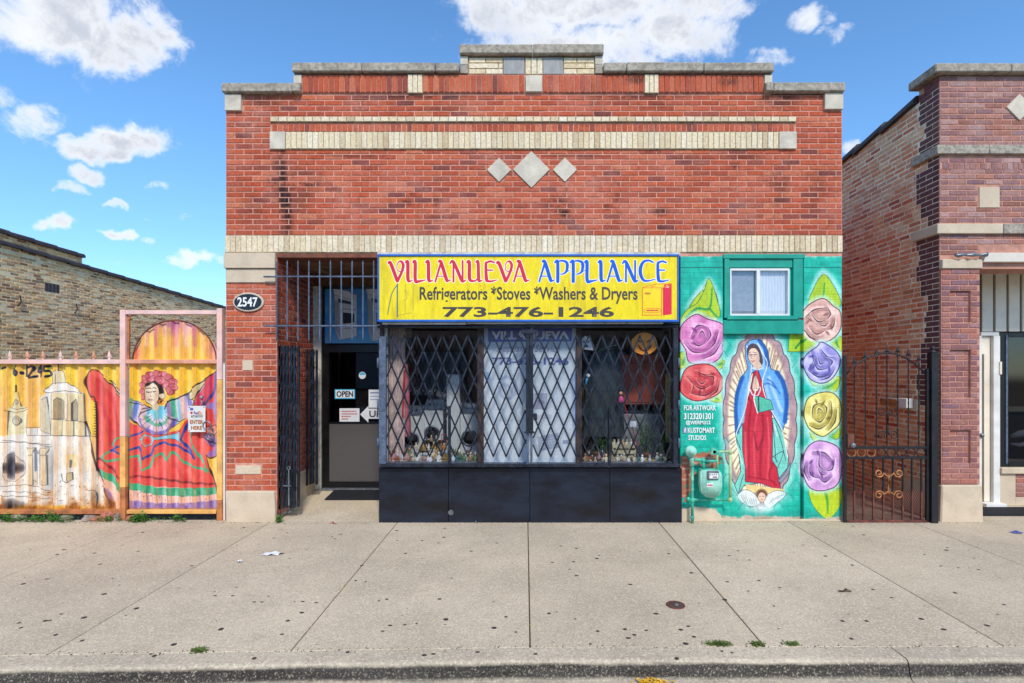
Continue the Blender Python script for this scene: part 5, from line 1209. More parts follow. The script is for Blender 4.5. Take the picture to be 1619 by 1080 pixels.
# plaque
pq = thing('house_number_plaque', 'oval black house number plaque with pale rim on the brick pier', 'plaque', (X(394.5), 6.58, Z(490)))
def oval_pts(cx_, cy_, rx, ry, n=36): return [(X(cx_)+math.cos(2*PI*k/n)*rx, Z(cy_)+math.sin(2*PI*k/n)*ry) for k in range(n)]
obj('rim', MB().prism(oval_pts(394, 478, .19, .118), 6.572, 6.598), M['lime'], pq, bevel=.006)
obj('plate', MB().prism(oval_pts(394, 478, .168, .098), 6.5665, 6.59), M['black'], pq)
text('lettering', '2547', X(377.5), X(409.5), Z(485.5), Z(470.5), 6.565, M['white_ink'], pq, .025)

# door papers
PY = DY-.02
def paper(name, label, cat, px0, px1, py0, py1, m, y=PY, dep=.003):
    t = thing(name, label, cat, (dX((px0+px1)/2), y, dZ(py1)))
    obj('sheet', MB().box(dX(px0), dX(px1), y, y+dep, dZ(py1), dZ(py0)), m, t); return t
M['cyan'] = mat('cyan_sign_border', C(70,180,220), .5, .05, 6, bump=0)
t = paper('open_sign', 'small white open sign with a cyan border on the door glass', 'sign', 530, 562, 615.5, 630.5, M['cyan'])
obj('sign_face', MB().box(dX(531.6), dX(560.4), PY-.002, PY-.0005, dZ(629), dZ(617)), M['paper'], t)
text('lettering', 'OPEN', dX(532.8), dX(559.2), dZ(627.6), dZ(618.2), PY-.003, M['black_ink'], t, .035)
t = paper('notice_sheet', 'white paper notice with red handwriting taped low on the door glass', 'notice', 537.5, 569, 645.5, 666.5, M['paper'])
for i, (s_, b_) in enumerate((('HOURS DAILY', 563), ('1-773-476-1246', 567), ('CALL US', 553), ('THANKS', 551))): pass
mb = MB()
for i, b_ in enumerate((563, 566, 554, 551)):
    x = 541
    while x < b_: w = random.uniform(1.2, 2.6); mb.box(dX(x), dX(x+w), PY-.0015, PY-.0005, dZ(651.2+i*4), dZ(649.4+i*4)); x += w+.7
obj('red_writing', mb, M['red_ink'], t)
t = thing('sticker', 'round blue and white sticker high on the door glass', 'sticker', (dX(573.5), PY, dZ(600)))
obj('sticker_disc', MB().lathe((dX(573.5), PY, dZ(593.5)), [(.052, 0), (.052, .002)], 'y', 24), M['paper'], t)
obj('print', MB().prism([(dX(573.5)+math.cos(a)*.046, dZ(593.5)+math.sin(a)*.046) for a in np.linspace(.15, PI-.15, 12)], PY-.0038, PY-.0028), M['cyan'], t)
t = paper('arrow_sign', 'white arrow shaped UPS sign pointing left on the door glass', 'sign', 581, 615, 646, 662, M['paper'])
obj('arrow_head', MB().prism([(dX(570), dZ(655)), (dX(583), dZ(668)), (dX(583), dZ(642))], PY-.001, PY+.0028), M['paper'], t)
text('lettering', 'UPS', dX(584.5), dX(611), dZ(659.5), dZ(649), PY-.0025, M['dark_ink'], t, .02)
t = paper('posted_page', 'tall white sheet posted above the arrow sign on the door', 'notice', 583.5, 612, 616, 644.5, M['paper'])
obj('grey_print', MB().box(dX(586), dX(612), PY-.0015, PY-.0005, dZ(622), dZ(620)).box(dX(586), dX(610), PY-.0015, PY-.0005, dZ(627), dZ(626)).box(dX(586), dX(612), PY-.0015, PY-.0005, dZ(632), dZ(631)), M['slate_ink'], t)

# doormats
def doormat(label, x0, x1, y0, y1, z0, z1, name='doormat'):
    t = thing(name, label, 'doormat', ((x0+x1)/2, (y0+y1)/2, (z0+z1)/2)); n = 15
    obj('backing', MB().add([(x0, y0, z0+.004), (x1, y0, z0+.004), (x1, y1, z1+.004), (x0, y1, z1+.004), (x0, y0, z0+.016), (x1, y0, z0+.016), (x1, y1, z1+.016), (x0, y1, z1+.016)], [(0,3,2,1),(4,5,6,7),(0,1,5,4),(1,2,6,5),(2,3,7,6),(3,0,4,7)]), M['rubber'], t)
    mb = MB()
    for i in range(n):
        f = (i+.5)/n; y = y0+(y1-y0)*f; z = z0+(z1-z0)*f+.017; mb.box(x0+.01, x1-.01, y-.006, y+.006, z, z+.007)
    obj('ribs', mb, M['rubber'], t)
def rampz(y): return .003+(y-6.61)*(dz-.003)/(DY-6.61)
doormat('black rubber doormat in front of the shop entry door', -2.74, -1.83, 7.3, 7.66, rampz(7.3), rampz(7.66))

# ---------------------------------------------------------------- gas meter
gm = thing('gas_meter', 'gas meter and pipes sprayed over with turquoise mural paint', 'gas meter', (X(1110), 6.45, 0))
pY = 6.50
def pt(px, py, y=pY): return (X(px, y), y, Z(py, y))
obj('riser_pipe', MB().tube([pt(1094.5, 829), pt(1094.5, 735)], .019, 10), M['tealpipe'], gm, smooth=True)
obj('upper_pipe', MB().tube([pt(1098, 727), pt(1115, 727)], .018, 10).tube([pt(1112, 745), pt(1112, 727)], .019, 10).tube([pt(1112, 729), pt(1135, 729)], .016, 10), M['tealpipe'], gm, smooth=True)
obj('outlet_pipe', MB().tube([pt(1134, 742), pt(1134, 714), pt(1154, 714)], .016, 10), M['palepipe'], gm, smooth=True)
obj('side_pipe', MB().tube([pt(1154.5, 716), pt(1154.5, 789)], .018, 10), M['palepipe'], gm, smooth=True)
obj('lower_pipe', MB().tube([pt(1090, 790), pt(1154, 790)], .016, 10), M['tealpipe'], gm, smooth=True)
for px, py, r in ((1154.5,715,.03),(1154.5,790,.03),(1112,728,.03),(1134,715,.03),(1094.5,791,.034),(1094.5,735,.03),(1088,789,.024),(1094.5,818,.027)):
    obj('elbow_joint', MB().ball(pt(px, py), r, r, r*1.1, 10, 8), M['tealpipe'] if px < 1140 else M['palepipe'], gm, smooth=True)
obj('regulator', MB().lathe(pt(1092.5, 714, 6.47), [(.03, -.05), (.062, -.045), (.07, -.02), (.07, 0), (.062, .02), (.03, .03), (.026, .05)], 'y', 20).tube([pt(1092.5, 718), pt(1094.5, 737)], [.03, .028], 10), M['mint'], gm, smooth=True)
obj('valve', MB().lathe(pt(1128, 714), [(.025, -.04), (.03, 0), (.025, .04)], 'y', 12).box(*[v for p_, q_ in zip(pt(1124, 708, 6.46), pt(1132, 719, 6.48)) for v in (p_, q_)]), M['tealpipe'], gm, bevel=.004)
body = [(1108,744),(1138,744),(1141,752),(1141,768),(1138,782),(1130,787),(1118,787),(1109,780),(1107,765)]
obj('meter_body', MB().prism([(X(a, 6.4), Z(b, 6.4)) for a, b in reversed(body)], 6.37, 6.5), M['mint'], gm, bevel=.014, seg=3, smooth=True)
obj('meter_back', MB().prism([(X(a, 6.45), Z(b, 6.45)) for a, b in ((1106,742),(1138,742),(1138,776),(1112,782),(1106,770))][::-1], 6.43, 6.53), M['tealpipe'], gm, bevel=.01, seg=2)
ix = obj('index_box', MB().box(X(1118,6.36), X(1136.5,6.36), 6.345, 6.38, Z(758,6.36), Z(744.5,6.36)), M['foil'], gm, bevel=.008, seg=2)
obj('dial_plate', MB().box(X(1121,6.36), X(1135,6.36), 6.341, 6.3445, Z(756,6.36), Z(748,6.36)), M['paper'], ix)
mb = MB()
for i in range(4): mb.lathe((X(1123.3+i*3.1, 6.34), 6.3395, Z(750.6, 6.34)), [(.007, 0), (.007, .001)], 'y', 10)
mb.box(X(1127,6.34), X(1134,6.34), 6.3392, 6.3405, Z(755.2,6.34), Z(753.6,6.34)); obj('dials', mb, M['dark_ink'], ix)
obj('label_plate', MB().box(X(1118,6.36), X(1127.5,6.36), 6.366, 6.3695, Z(770.5,6.36), Z(764,6.36)), M['paper'], gm)
mb = MB(); [mb.box(X(1118.8+i*1.4,6.36), X(1119.8+i*1.4,6.36), 6.3652, 6.3665, Z(769,6.36), Z(766,6.36)) for i in range(6)]; obj('red_print', mb, M['red_ink'], gm)

# ---------------------------------------------------------------- wrought iron gate
ig = thing('iron_gate', 'ornate black wrought iron gate with spear points closing the narrow passage', 'gate', (X(1405), 6.55, 0))
IY = 6.55
def iX(p): return X(p, IY)
def iZ(p): return Z(p, IY)
def ib(nm, a, b, c_, d, m='iron', y0=6.53, y1=6.565, bev=.003): return obj(nm, MB().box(iX(a), iX(b), y0, y1, iZ(d), iZ(c_)), M[m], ig, bevel=bev)
ib('hinge_post', 1333, 1337.5, 562, 826); ib('latch_post', 1463.5, 1467.5, 583, 824); ib('gate_post', 1468.5, 1479, 558, 826, y0=6.5, y1=6.58)
obj('post_cap', MB().lathe((iX(1473.7), 6.54, iZ(558)), [(.045, 0), (.048, .012), (.03, .02), (.022, .035), (.034, .05), (.03, .07), (.01, .085)], n=14), M['iron'], ig, smooth=True)
ib('rail', 1338, 1463, 705.5, 709.5); ib('rail', 1338, 1463, 721.5, 725.5); ib('rail', 1338, 1463, 822, 826, 'ironrust')
arc = [(iX(1338+125*t), 6.548, iZ(592-34*math.sin(PI*t)**.8 if 0 < t < 1 else 592)) for t in np.linspace(0, 1, 22)]
obj('arched_rail', MB().tube(arc, .010, 6), M['iron'], ig, smooth=True)
for px, ty in ((1350.5,568),(1368,560),(1385.5,554),(1402,551),(1419,551),(1436,556),(1452.5,564)):
    z0, z1 = iZ(706), iZ(ty+10); n = 46; pts = [(iX(px), 6.548, z0+(z1-z0)*i/n) for i in range(n+1)]
    obj('twisted_bar', MB().tube(pts, .0085, 4, twist=.55), M['iron'], ig)
    b = (iX(px), 6.548, iZ(ty+10))
    mb = MB().lathe(b, [(.011, -.01), (.018, 0), (.011, .012), (.008, .03), (.02, .048), (.013, .085), (.002, .12)], n=8, sy=.5)
    mb.tube([(b[0]-.03, b[1], b[2]+.02), (b[0]-.024, b[1], b[2]+.045), (b[0]-.006, b[1], b[2]+.03), (b[0]+.006, b[1], b[2]+.03), (b[0]+.024, b[1], b[2]+.045), (b[0]+.03, b[1], b[2]+.02)], .0055, 5)
    obj('spear_point', mb, M['iron'], ig)
for i, px in enumerate((1350.5,1365,1380.5,1396.5,1411.5,1427,1441.5,1456.5)):
    obj('lower_bar', MB().box(iX(px)-.008, iX(px)+.008, 6.54, 6.556, iZ(776), iZ(725.3)), M['iron'], ig); obj('lower_bar', MB().box(iX(px)-.008, iX(px)+.008, 6.54, 6.556, iZ(822), iZ(776.2)), M['ironrust'], ig, label='rust red lower end of a gate bar')
for i in range(8):
    obj('ring', MB().ring((iX(1346+15.7*i), 6.548, iZ(715.5)), .052, .0062, 'y', 20, 5), M['gold' if i < 3 else 'iron'], ig, smooth=True, label='rust gold ring between the middle rails' if i < 3 else None)
def spiral(cx_, cy_, r, a0, turns, sgn, y=6.53, n=34, r1=.25):
    return [(iX(cx_)+math.cos(a0+sgn*turns*2*PI*k/n)*r*(1-(1-r1)*k/n), y, iZ(cy_)+math.sin(a0+sgn*turns*2*PI*k/n)*r*(1-(1-r1)*k/n)) for k in range(n+1)]
def scroll(cx_, cyt, cyb, half, r, m, th):
    for sx in (-1, 1):
        for cy_, up in ((cyt, 1), (cyb, -1)):
            sp_ = spiral(cx_+sx*half, cy_, r, (0 if sx < 0 else PI) , 1.35, -sx*up*-1 if False else (1 if sx*up < 0 else -1)*-1, n=34)
            lead = [(iX(cx_), 6.53, iZ((cyt+cyb)/2)), (iX(cx_+sx*.8), 6.53, iZ(cy_+up*6))]
            obj('scroll', MB().tube(lead+sp_, th, 6), m, ig, smooth=True)
    obj('scroll_stem', MB().tube([(iX(cx_), 6.53, iZ(cyt+2)), (iX(cx_), 6.53, iZ(cyb-2))], th, 6), m, ig)
scroll(1403.5, 747.5, 782, 15.5, .055, M['gold'], .009)
scroll(1402, 650, 688, 9, .06, M['iron'], .006)
mb = MB(); r_ = .0022; x0, x1, z0, z1 = iX(1339), iX(1463), iZ(821), iZ(775); st = .045
k = -10
while k < 40:
    for sg in (1, -1):
        a = x0+k*st*.62; pts = []
        for q in range(60):
            z = z0+(z1-z0)*q/59; x = a+sg*(z-z0)*.55
            if x0 <= x <= x1: pts.append((x, 6.562, z))
        if len(pts) > 2: mb.tube([pts[0], pts[-1]], r_, 3, False)
    k += 1
obj('wire_mesh', mb, M['rusty_steel'], ig, kind='stuff')
lk = ib('lock_box', 1337.8, 1348, 686, 708, 'rusty_steel', 6.515, 6.57); obj('knob', MB().lathe((iX(1343.5), 6.515, iZ(703)), [(.014, -.0), (.014, .02), (.03, .03), (.03, .045), (.018, .055)], 'y', 14), M['foil'], lk, smooth=True)
# box on passage wall
t = thing('wall_light_box', 'rusty white metal box mounted on the passage wall behind the iron gate', 'light box', (5.05, 7.2, Z(646, 7.2)))
obj('box', MB().box(5.0, 5.09, 6.97, 7.12, Z(645.5, 7.0), Z(630, 7.0)).box(5.02, 5.09, 7.12, 7.5, Z(645.5, 7.0)+.01, Z(630, 7.0)-.01), M['white'], t, bevel=.006)
obj('rusty_cover', MB().box(4.99, 5.018, 7.14, 7.48, Z(645.5, 7.0)+.02, Z(630, 7.0)-.02), M['gold'], t, bevel=.004)

# ---------------------------------------------------------------- RIGHT BUILDING
rb_ = thing('neighbouring_shop', 'purple brown brick shop with a common brick side wall beyond the passage', 'building', (6.5, 6.6, 0))
RX = 5.152; SX = 5.145
mb = MB(); mb.box(RX, 9.5, YW, 6.95, Z(425), Z(120)); mb.box(RX, X(1547), YM, 7.3, 0, Z(425)); q_ = YM-.031
mb.box(RX, X(1500), q_, YM-.001, Z(765), Z(426)); mb.box(X(1533), X(1547)-.003, q_, YM-.001, Z(765), Z(426))
for a_, b_ in ((426, 460), (510, 553), (629, 680), (732, 765)): mb.box(X(1500), X(1533), q_, YM-.001, Z(b_), Z(a_))
obj('wall', mb, M['mortar_purple'], rb_)
def ztop(u_): return 5.39-.085*(u_-6.8)
mb = MB(); ys = [6.606+i*.5 for i in range(0, 30)]; vs = []
for y in ys: vs += [(SX+.003, y, -.02), (SX+.003, y, ztop(y)-.02)]
n = len(ys); mb.add(vs, [(2*i, 2*i+2, 2*i+3, 2*i+1) for i in range(n-1)]); obj('side_mortar', mb, M['mortar_comm'], rb_)
tooth = random.Random(9)
edge = {}
def uedge(r): 
    k = r//3
    if k not in edge: edge[k] = tooth.choice([6.80, 6.86, 6.92, 6.96, 7.0])
    return edge[k]
side = []; dark = []
H_ = .0672; rows = int(5.6/H_)
for r in range(rows):
    ue = uedge(r) if r*H_ > Z(650) else 6.72+.0*r
    side += courses(ue, 12.0, r*H_, (r+1)*H_, L=.215, j=.017, holes=[(6.96, 7.12, 1.33, 1.47)], top=ztop, seed=r, phase=r, irr=.5, hdr=0)
    dark += courses(6.603, ue-.004, r*H_, (r+1)*H_, L=.22, j=.009, seed=r, phase=r, top=lambda q: 5.60)
lay(rb_, lambda u_, n, z: (SX+.011-n, u_, z), -PI/2, side, .012, M['comm'], M['comm_i'], 300, key=lambda q: q[0]*1.0-.2*(q[2] > .15), jit=.004)
lay(rb_, lambda u_, n, z: (SX+.011-n, u_, z), -PI/2, dark, .013, M['purple_dark'], M['purple_dark'], 90, name='corner_brick', stuff='corner_brick_run')
RXe = 9.4
rholes = [(X(1448), RXe, Z(245), Z(230)), (RX, RXe, Z(371), Z(354.5)), (RX, RXe, Z(268.5), Z(257)), (X(1547), X(1580), Z(329), Z(295)), (X(1611), Z(170), .155), (X(1547), RXe, Z(412), Z(390)), (RX, RXe, Z(120), Z(100))]
f_ = courses(RX+.002, RXe, Z(404), Z(120), holes=rholes, seed=21, hdr=0)
lay(rb_, front(YM), 0, f_, .013, M['purple'], M['purple_i'], 300, key=lambda q: q[0])
w = .067; cells = [(RX+.03+w*(i+.5), (Z(257.5)+Z(268))/2, w-.008, .08) for i in range(62)]
lay(rb_, front(YM), 0, cells, .014, M['purple'], M['purple_i'], 300, name='soldier_brick')
pan = [(X(1500), X(1533), Z(510), Z(460)), (X(1500), X(1533), Z(629), Z(553)), (X(1500), X(1533), Z(732), Z(680))]
f_ = courses(RX+.002, X(1547), Z(765), Z(426), L=.222, holes=pan, seed=23)
lay(rb_, front(YM-.012), 0, f_, .026, M['pier'], M['pier_i'], 300, name='pier_brick', key=lambda q: -q[2])
for k, pz in enumerate(pan): lay(rb_, front(YM), 0, courses(pz[0], pz[1], pz[2], pz[3], L=.19, seed=30+k), .006, M['pier'], M['pier_i'], 300, name='panel_brick')
f_ = courses(6.63, 7.28, Z(765), Z(426), seed=25)
lay(rb_, lambda u_, n, z: (X(1547)+n-.004, u_, z), PI/2, f_, .012, M['pier'], M['pier_i'], 0, stuff='pier_return_brick')
def rst(px0, px1, py0, py1, y0=6.56, y1=6.7, m='lime_d', nm='stone_block', bev=.006): return obj(nm, MB().box(X(px0), X(px1), y0, y1, Z(py1), Z(py0)), M[m], rb_, bevel=bev)
rst(1478.5, 1560, 230.8, 245, 6.56, 7.02, nm='stone_band'); rst(1560.6, 1700, 230.8, 245, nm='stone_band'); rst(1700.6, 1900, 230.8, 245, nm='stone_band')
rst(1478.5, 1582, 355, 370.5, 6.56, 7.02, m='lime_w', nm='stone_band'); rst(1583, 1700, 355, 370.5, m='lime_d', nm='stone_band'); rst(1700.6, 1900, 355, 370.5, nm='stone_band')
rst(1548, 1580, 296, 328.5, 6.592, 6.63, 'lime_w', bev=.003)
obj('diamond_stone', MB().prism([(X(1611), Z(191)), (X(1632), Z(170)), (X(1611), Z(149)), (X(1590), Z(170))], 6.585, 6.63), M['lime'], rb_, bevel=.003)
for a_, b_ in ((1480, 1600), (1601, 1750), (1751, 1900)): obj('coping_stone', MB().box(X(a_, 6.52), X(b_, 6.52), 6.52, 7.0, Z(119), Z(105)), M['lime_d'], rb_, bevel=.012)
obj('pier_capital', MB().box(X(1486), X(1549), 6.555, 6.9, Z(425.5), Z(411)), M['lime_w'], rb_, bevel=.006)
obj('base_block', MB().prism([(X(1483), -.02), (X(1551), -.02), (X(1549), Z(766)), (X(1485), Z(766))], 6.555, 7.28), M['lime_w'], rb_, bevel=.015)
mb = MB(); pts = [(X(1504+i*4.4), 6.53+.012*math.sin(i*2.2), Z(405+.8*math.sin(i*1.7))) for i in range(12)]; mb.tube(pts, [.02+.008*math.sin(i*1.3) for i in range(12)], 8); obj('torn_flashing', mb, M['foil'], rb_, smooth=True)
obj('metal_strip', MB().box(X(1550), 9.4, 6.55, 6.61, Z(415.5), Z(401)), M['soffit'], rb_, bevel=.005)
# roof tiles along the side wall
for i in range(14):
    y0 = 6.99+i*.62; y1 = y0+.66; z0, z1 = ztop(y0)+.03, ztop(y1)
    mb = MB(); prof = [(-.06, -.05), (-.055, .01), (-.02, .045), (.06, .06), (.16, .05), (.22, 0), (.22, -.05)]
    v_ = [(SX+a, y0-.02, z0+b+.012) for a, b in prof]+[(SX+a, y1, z1+b-.004) for a, b in prof]; m_ = len(prof)
    mb.add(v_, [(j, (j+1) % m_, (j+1) % m_+m_, j+m_) for j in range(m_)]+[tuple(range(m_)), tuple(range(2*m_-1, m_-1, -1))]); obj('coping_tile', mb, M['tar'], rb_)
# recessed shopfront
R7 = 7.36
obj('soffit', MB().box(X(1548), 9.4, 6.96, 8.4, Z(416), Z(413)), M['soffit'], rb_)
mb = MB(); [mb.box(X(1548)+.001, 9.4, 6.97+i*.12, 6.975+i*.12, Z(416)-.002, Z(416)) for i in range(11)]; obj('soffit_groove', mb, M['siding_d'], rb_)
mb = MB(); obj('fascia', MB().box(X(1550), 9.4, 6.62, 6.95, Z(440), Z(416.2)).box(0,0,0,0,0,0) if False else MB().box(X(1549), 9.4, 6.93, 6.957, Z(419), Z(416.2)), M['siding'], rb_)
x = X(1549, R7); i = 0
while x < 7.6:
    wd = .15 if i % 2 else .035
    obj('siding_strip', MB().box(x+.002, x+wd-.002, R7 if i % 2 else R7+.02, R7+.05, Z(524, R7), Z(420, R7)+.2), M['siding' if i % 2 else 'siding_d'], rb_); x += wd; i += 1
    if i % 7 == 0: pass
dr = obj('door_frame', MB().box(X(1549, R7), X(1578, R7), R7-.02, R7+.06, Z(531, R7), Z(525, R7)-.001).box(X(1568, R7), X(1578.5, R7), R7-.03, R7+.06, 0, Z(531.2, R7)).box(X(1541, R7), X(1551, R7), R7-.02, R7+.06, 0, Z(531.2, R7)), M['white'], rb_, bevel=.004)
obj('door', MB().box(X(1551.2, R7), X(1567.8, R7), R7+.02, R7+.05, .05, Z(531.5, R7)), M['siding'], rb_, bevel=.003)
obj('door_edge', MB().box(X(1553.5, R7), X(1556, R7), R7+.0, R7+.02, .05, Z(560, R7)), M['siding_d'], rb_)
obj('door_knob', MB().lathe((X(1549.5, R7), R7-.02, Z(688, R7)), [(.012, -.02), (.03, -.005), (.03, .02), (.015, .035)], 'y', 12), M['foil'], rb_, smooth=True)
obj('door_sill', MB().box(X(1548, R7), X(1580, R7), R7-.12, R7+.02, 0, .05), M['white'], rb_, bevel=.004)
obj('bell_plate', MB().box(X(1576.5, R7), X(1580, R7), R7-.045, R7-.031, Z(592, R7), Z(572, R7)), M['siding'], rb_, bevel=.003)
obj('window_frame', MB().box(X(1579, R7), X(1594, R7), R7-.005, R7+.06, Z(738, R7), Z(525.5, R7)).box(X(1594, R7), 7.9, R7-.005, R7+.06, Z(533, R7), Z(525.5, R7)).box(X(1594, R7), 7.9, R7-.005, R7+.06, Z(738, R7), Z(731, R7)), M['doorblack'], rb_, bevel=.004)
obj('frame_bead', MB().box(X(1589, R7), X(1592, R7), R7-.015, R7-.006, Z(733, R7), Z(530, R7)), M['bluegrey'], rb_)
obj('glass_pane', MB().box(X(1594, R7), 7.9, R7+.02, R7+.028, Z(731, R7), Z(533, R7)), M['glass_dark'], rb_)
obj('stone_sill', MB().box(X(1578, R7), 7.9, R7-.06, R7+.1, Z(748, R7), Z(738.5, R7)), M['lime_w'], rb_, bevel=.006)
obj('stone_below_window', MB().box(X(1578.5, R7), X(1604, R7), R7-.02, R7+.1, 0, Z(748.5, R7)), M['lime_w'], rb_, bevel=.004)
obj('wall_base', MB().box(X(1604.5, R7), 7.9, R7-.015, R7+.1, 0, Z(786, R7)), M['lime_w'], rb_, bevel=.004)
lay(rb_, front(R7), 0, courses(X(1604.5, R7), 7.8, Z(786, R7), Z(748.5, R7), seed=41), .012, M['pier'], M['pier_i'], 300, name='bulkhead_brick')
obj('mortar_bed', MB().box(X(1604.5, R7), 7.85, R7-.004, R7+.1, Z(786, R7), Z(748.5, R7)), M['mortar_purple'], rb_)
obj('dark_room', MB().box(5.5, 8.4, 8.6, 8.7, 0, 3.3).box(7.91, 8.0, 7.3, 8.6, 0, 3.3), M['interior'], rb_)
obj('recess_floor', MB().box(X(1551), 9.4, 6.665, 8.6, -.12, -.001), M['walk'], rb_)
obj('rear_roof', MB().box(SX+.25, 9.4, 6.96, 20, 4.5, 4.6), M['tar'], rb_)
doormat('black rubber mat by the cream door of the purple brick shop', 5.78, 6.9, 6.82, 7.2, .0, .0)
mb = MB(); a = thing('car_reflection_shape', 'white made-up shape standing in for a car reflection low in the dark window at right', 'reflection', (X(1606, 7.6), 7.6, Z(725, 7.6)))  # added white shape in place of a car reflected in this pane
obj('reflection_form', MB().tube([(X(1599, 7.6), 7.6, Z(690, 7.6)), (X(1612, 7.6), 7.6, Z(686, 7.6)), (X(1626, 7.6), 7.6, Z(682, 7.6))], [.03, .05, .04], 8).tube([(X(1599, 7.6), 7.6, Z(702, 7.6)), (X(1612, 7.6), 7.6, Z(704, 7.6)), (X(1626, 7.6), 7.6, Z(700, 7.6))], [.02, .03, .03], 8), M['netting'], a, smooth=True)

# ---------------------------------------------------------------- CORRUGATED FENCE AND GATE
EY = 6.66
def fX(p): return X(p, EY)
def fZ(p): return Z(p, EY)
M['pinkframe'] = mat('pink_orange_sprayed_steel', C(226,160,130), .5, .15, 5, dirt=C(214,140,60), dirtamt=.7, dscale=2.2, speck=(C(120,70,50), 60, .68, .6))
M['pinkframe2'] = mat('pale_lilac_sprayed_steel', C(234,194,184), .5, .12, 5, dirt=C(226,160,110), dirtamt=.7, dscale=2.5, speck=(C(120,70,50), 70, .7, .6))
M['yellowframe'] = mat('yellow_orange_sprayed_steel', C(232,176,96), .5, .15, 5, dirt=C(196,112,54), dirtamt=.7, dscale=3, speck=(C(120,70,50), 60, .66, .6))
M['rustpost'] = mat('rust_brown_post', C(176,108,64), .75, .25, 9, dirt=C(214,150,70), dirtamt=.6, dscale=5)
def corr(parent, px0, px1, zlo, ztopf, name='corrugated_panel', ph=0, per=20.0, dep=.032):
    """trapezoid corrugation; ztopf(px)->z"""
    xs = []; p = px0
    prof = [(0, 0), (.10, 1), (.5, 1), (.60, 0), (1, 0)]
    k0 = math.floor((px0-ph)/per); pts = []
    k = k0
    while ph+k*per < px1:
        for f, d in prof[:-1]: pts.append((ph+(k+f)*per, d))
        k += 1
    pts.append((ph+k*per, 0)); out = []
    def dat(q):
        for (a, da), (b, db) in zip(pts[:-1], pts[1:]):
            if a <= q <= b: return da+(db-da)*(q-a)/(b-a+1e-9)
        return 0
    qs = sorted(set([px0, px1]+[q for q, _ in pts if px0 < q < px1]+list(np.arange(px0+2.1, px1, 3.7))))
    cols_ = [(fX(q), EY+.012+dat(q)*dep, zlo, ztopf(q)) for q in qs]
    nz = 2; vs = []
    for x_, y_, a, b in cols_: vs += [(x_, y_, a), (x_, y_, b), (x_, y_+.003, a), (x_, y_+.003, b)]
    fs = []
    for i in range(len(cols_)-1):
        a, b = 4*i, 4*(i+1); fs += [(a, b, b+1, a+1), (a+2, a+3, b+3, b+2), (a+1, b+1, b+3, a+3), (a, a+2, b+2, b)]
    m_ = len(cols_)-1; fs += [(0, 1, 3, 2), (4*m_, 4*m_+2, 4*m_+3, 4*m_+1)]
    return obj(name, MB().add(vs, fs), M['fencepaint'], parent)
fe = thing('corrugated_fence', 'yellow corrugated steel fence painted with a grey church, rusting at the foot', 'fence', (fX(60), EY, 0))
seamsf = [-420, -300, -180, -60, 60, 192]
for a_, b_ in zip(seamsf[:-1], seamsf[1:]):
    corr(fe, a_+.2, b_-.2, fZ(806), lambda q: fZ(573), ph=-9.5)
obj('top_rail', MB().box(fX(-420), fX(192), EY-.03, EY+.02, fZ(575.5), fZ(568.5)), M['pinkframe2'], fe, bevel=.004)
obj('bottom_rail', MB().box(fX(-420), fX(192), EY-.02, EY+.03, fZ(812.5), fZ(805.5)), M['rustpost'], fe, bevel=.004)
for i in range(-9, 7):
    px = 41.5+26.2*(i-1)+(1.5 if i % 2 else 0); b = (fX(px), EY, fZ(569))
    if px > 185: continue
    mb = MB().lathe(b, [(.012, 0), (.02, .012), (.009, .026), (.022, .05), (.014, .085), (.002, .115)], n=8, sy=.5)
    mb.tube([(b[0]-.03, b[1], b[2]+.028), (b[0]-.02, b[1], b[2]+.045), (b[0], b[1], b[2]+.03), (b[0]+.02, b[1], b[2]+.045), (b[0]+.03, b[1], b[2]+.028)], .006, 5)
    obj('spear_point', mb, M['pinkframe' if i % 3 else 'pinkframe2'], fe)
fg = thing('corrugated_gate', 'corrugated steel gate with arched top painted with a dancer in a red dress', 'gate', (fX(272), EY, 0))
def fb_(nm, a, b, c_, d, m='pinkframe', y0=EY-.035, y1=EY+.025): return obj(nm, MB().box(fX(a), fX(b), y0, y1, fZ(d), fZ(c_)), M[m], fg, bevel=.004)
fb_('frame_post', 192.3, 201, 490, 690, 'pinkframe2'); fb_('frame_post', 192.3, 201, 690.3, 770, 'yellowframe'); fb_('frame_post', 192.3, 201, 770.3, 826, 'rustpost'); fb_('frame_post', 345.5, 354, 488, 600, 'pinkframe2', EY-.045, EY+.035); fb_('frame_post', 345.5, 354, 600.3, 790, 'yellowframe', EY-.045, EY+.035); fb_('frame_post', 345.5, 354, 790.3, 826, 'rustpost', EY-.045, EY+.035)
fb_('top_rail', 201.2, 345.3, 491, 497.5, 'pinkframe2'); fb_('middle_rail', 201.2, 345.3, 568.5, 575, 'pinkframe'); fb_('bottom_rail', 203, 343.5, 805.5, 811.5, 'yellowframe'); 
obj('inner_stile', MB().box(fX(201.3), fX(204.3), EY+.0, EY+.02, fZ(568.3), fZ(500)).tube([(fX(203), EY, fZ(506)), (fX(208), EY, fZ(499)), (fX(216), EY, fZ(498))], .008, 6), M['rustpost'], fg)
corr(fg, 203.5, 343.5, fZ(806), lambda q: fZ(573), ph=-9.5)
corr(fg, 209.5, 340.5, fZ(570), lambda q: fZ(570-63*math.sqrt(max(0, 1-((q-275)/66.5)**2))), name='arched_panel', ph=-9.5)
arc = [(fX(275+66*math.cos(a)), EY+.012, fZ(570-63.5*math.sin(a))) for a in np.linspace(0, PI, 30)]
obj('arch_rim', MB().tube(arc, .009, 6), M['ironrust'], fg, smooth=True)
obj('wall_post', MB().box(fX(354.3), fX(357), EY-.02, EY+.04, 0, fZ(575)), M['white'], fg)
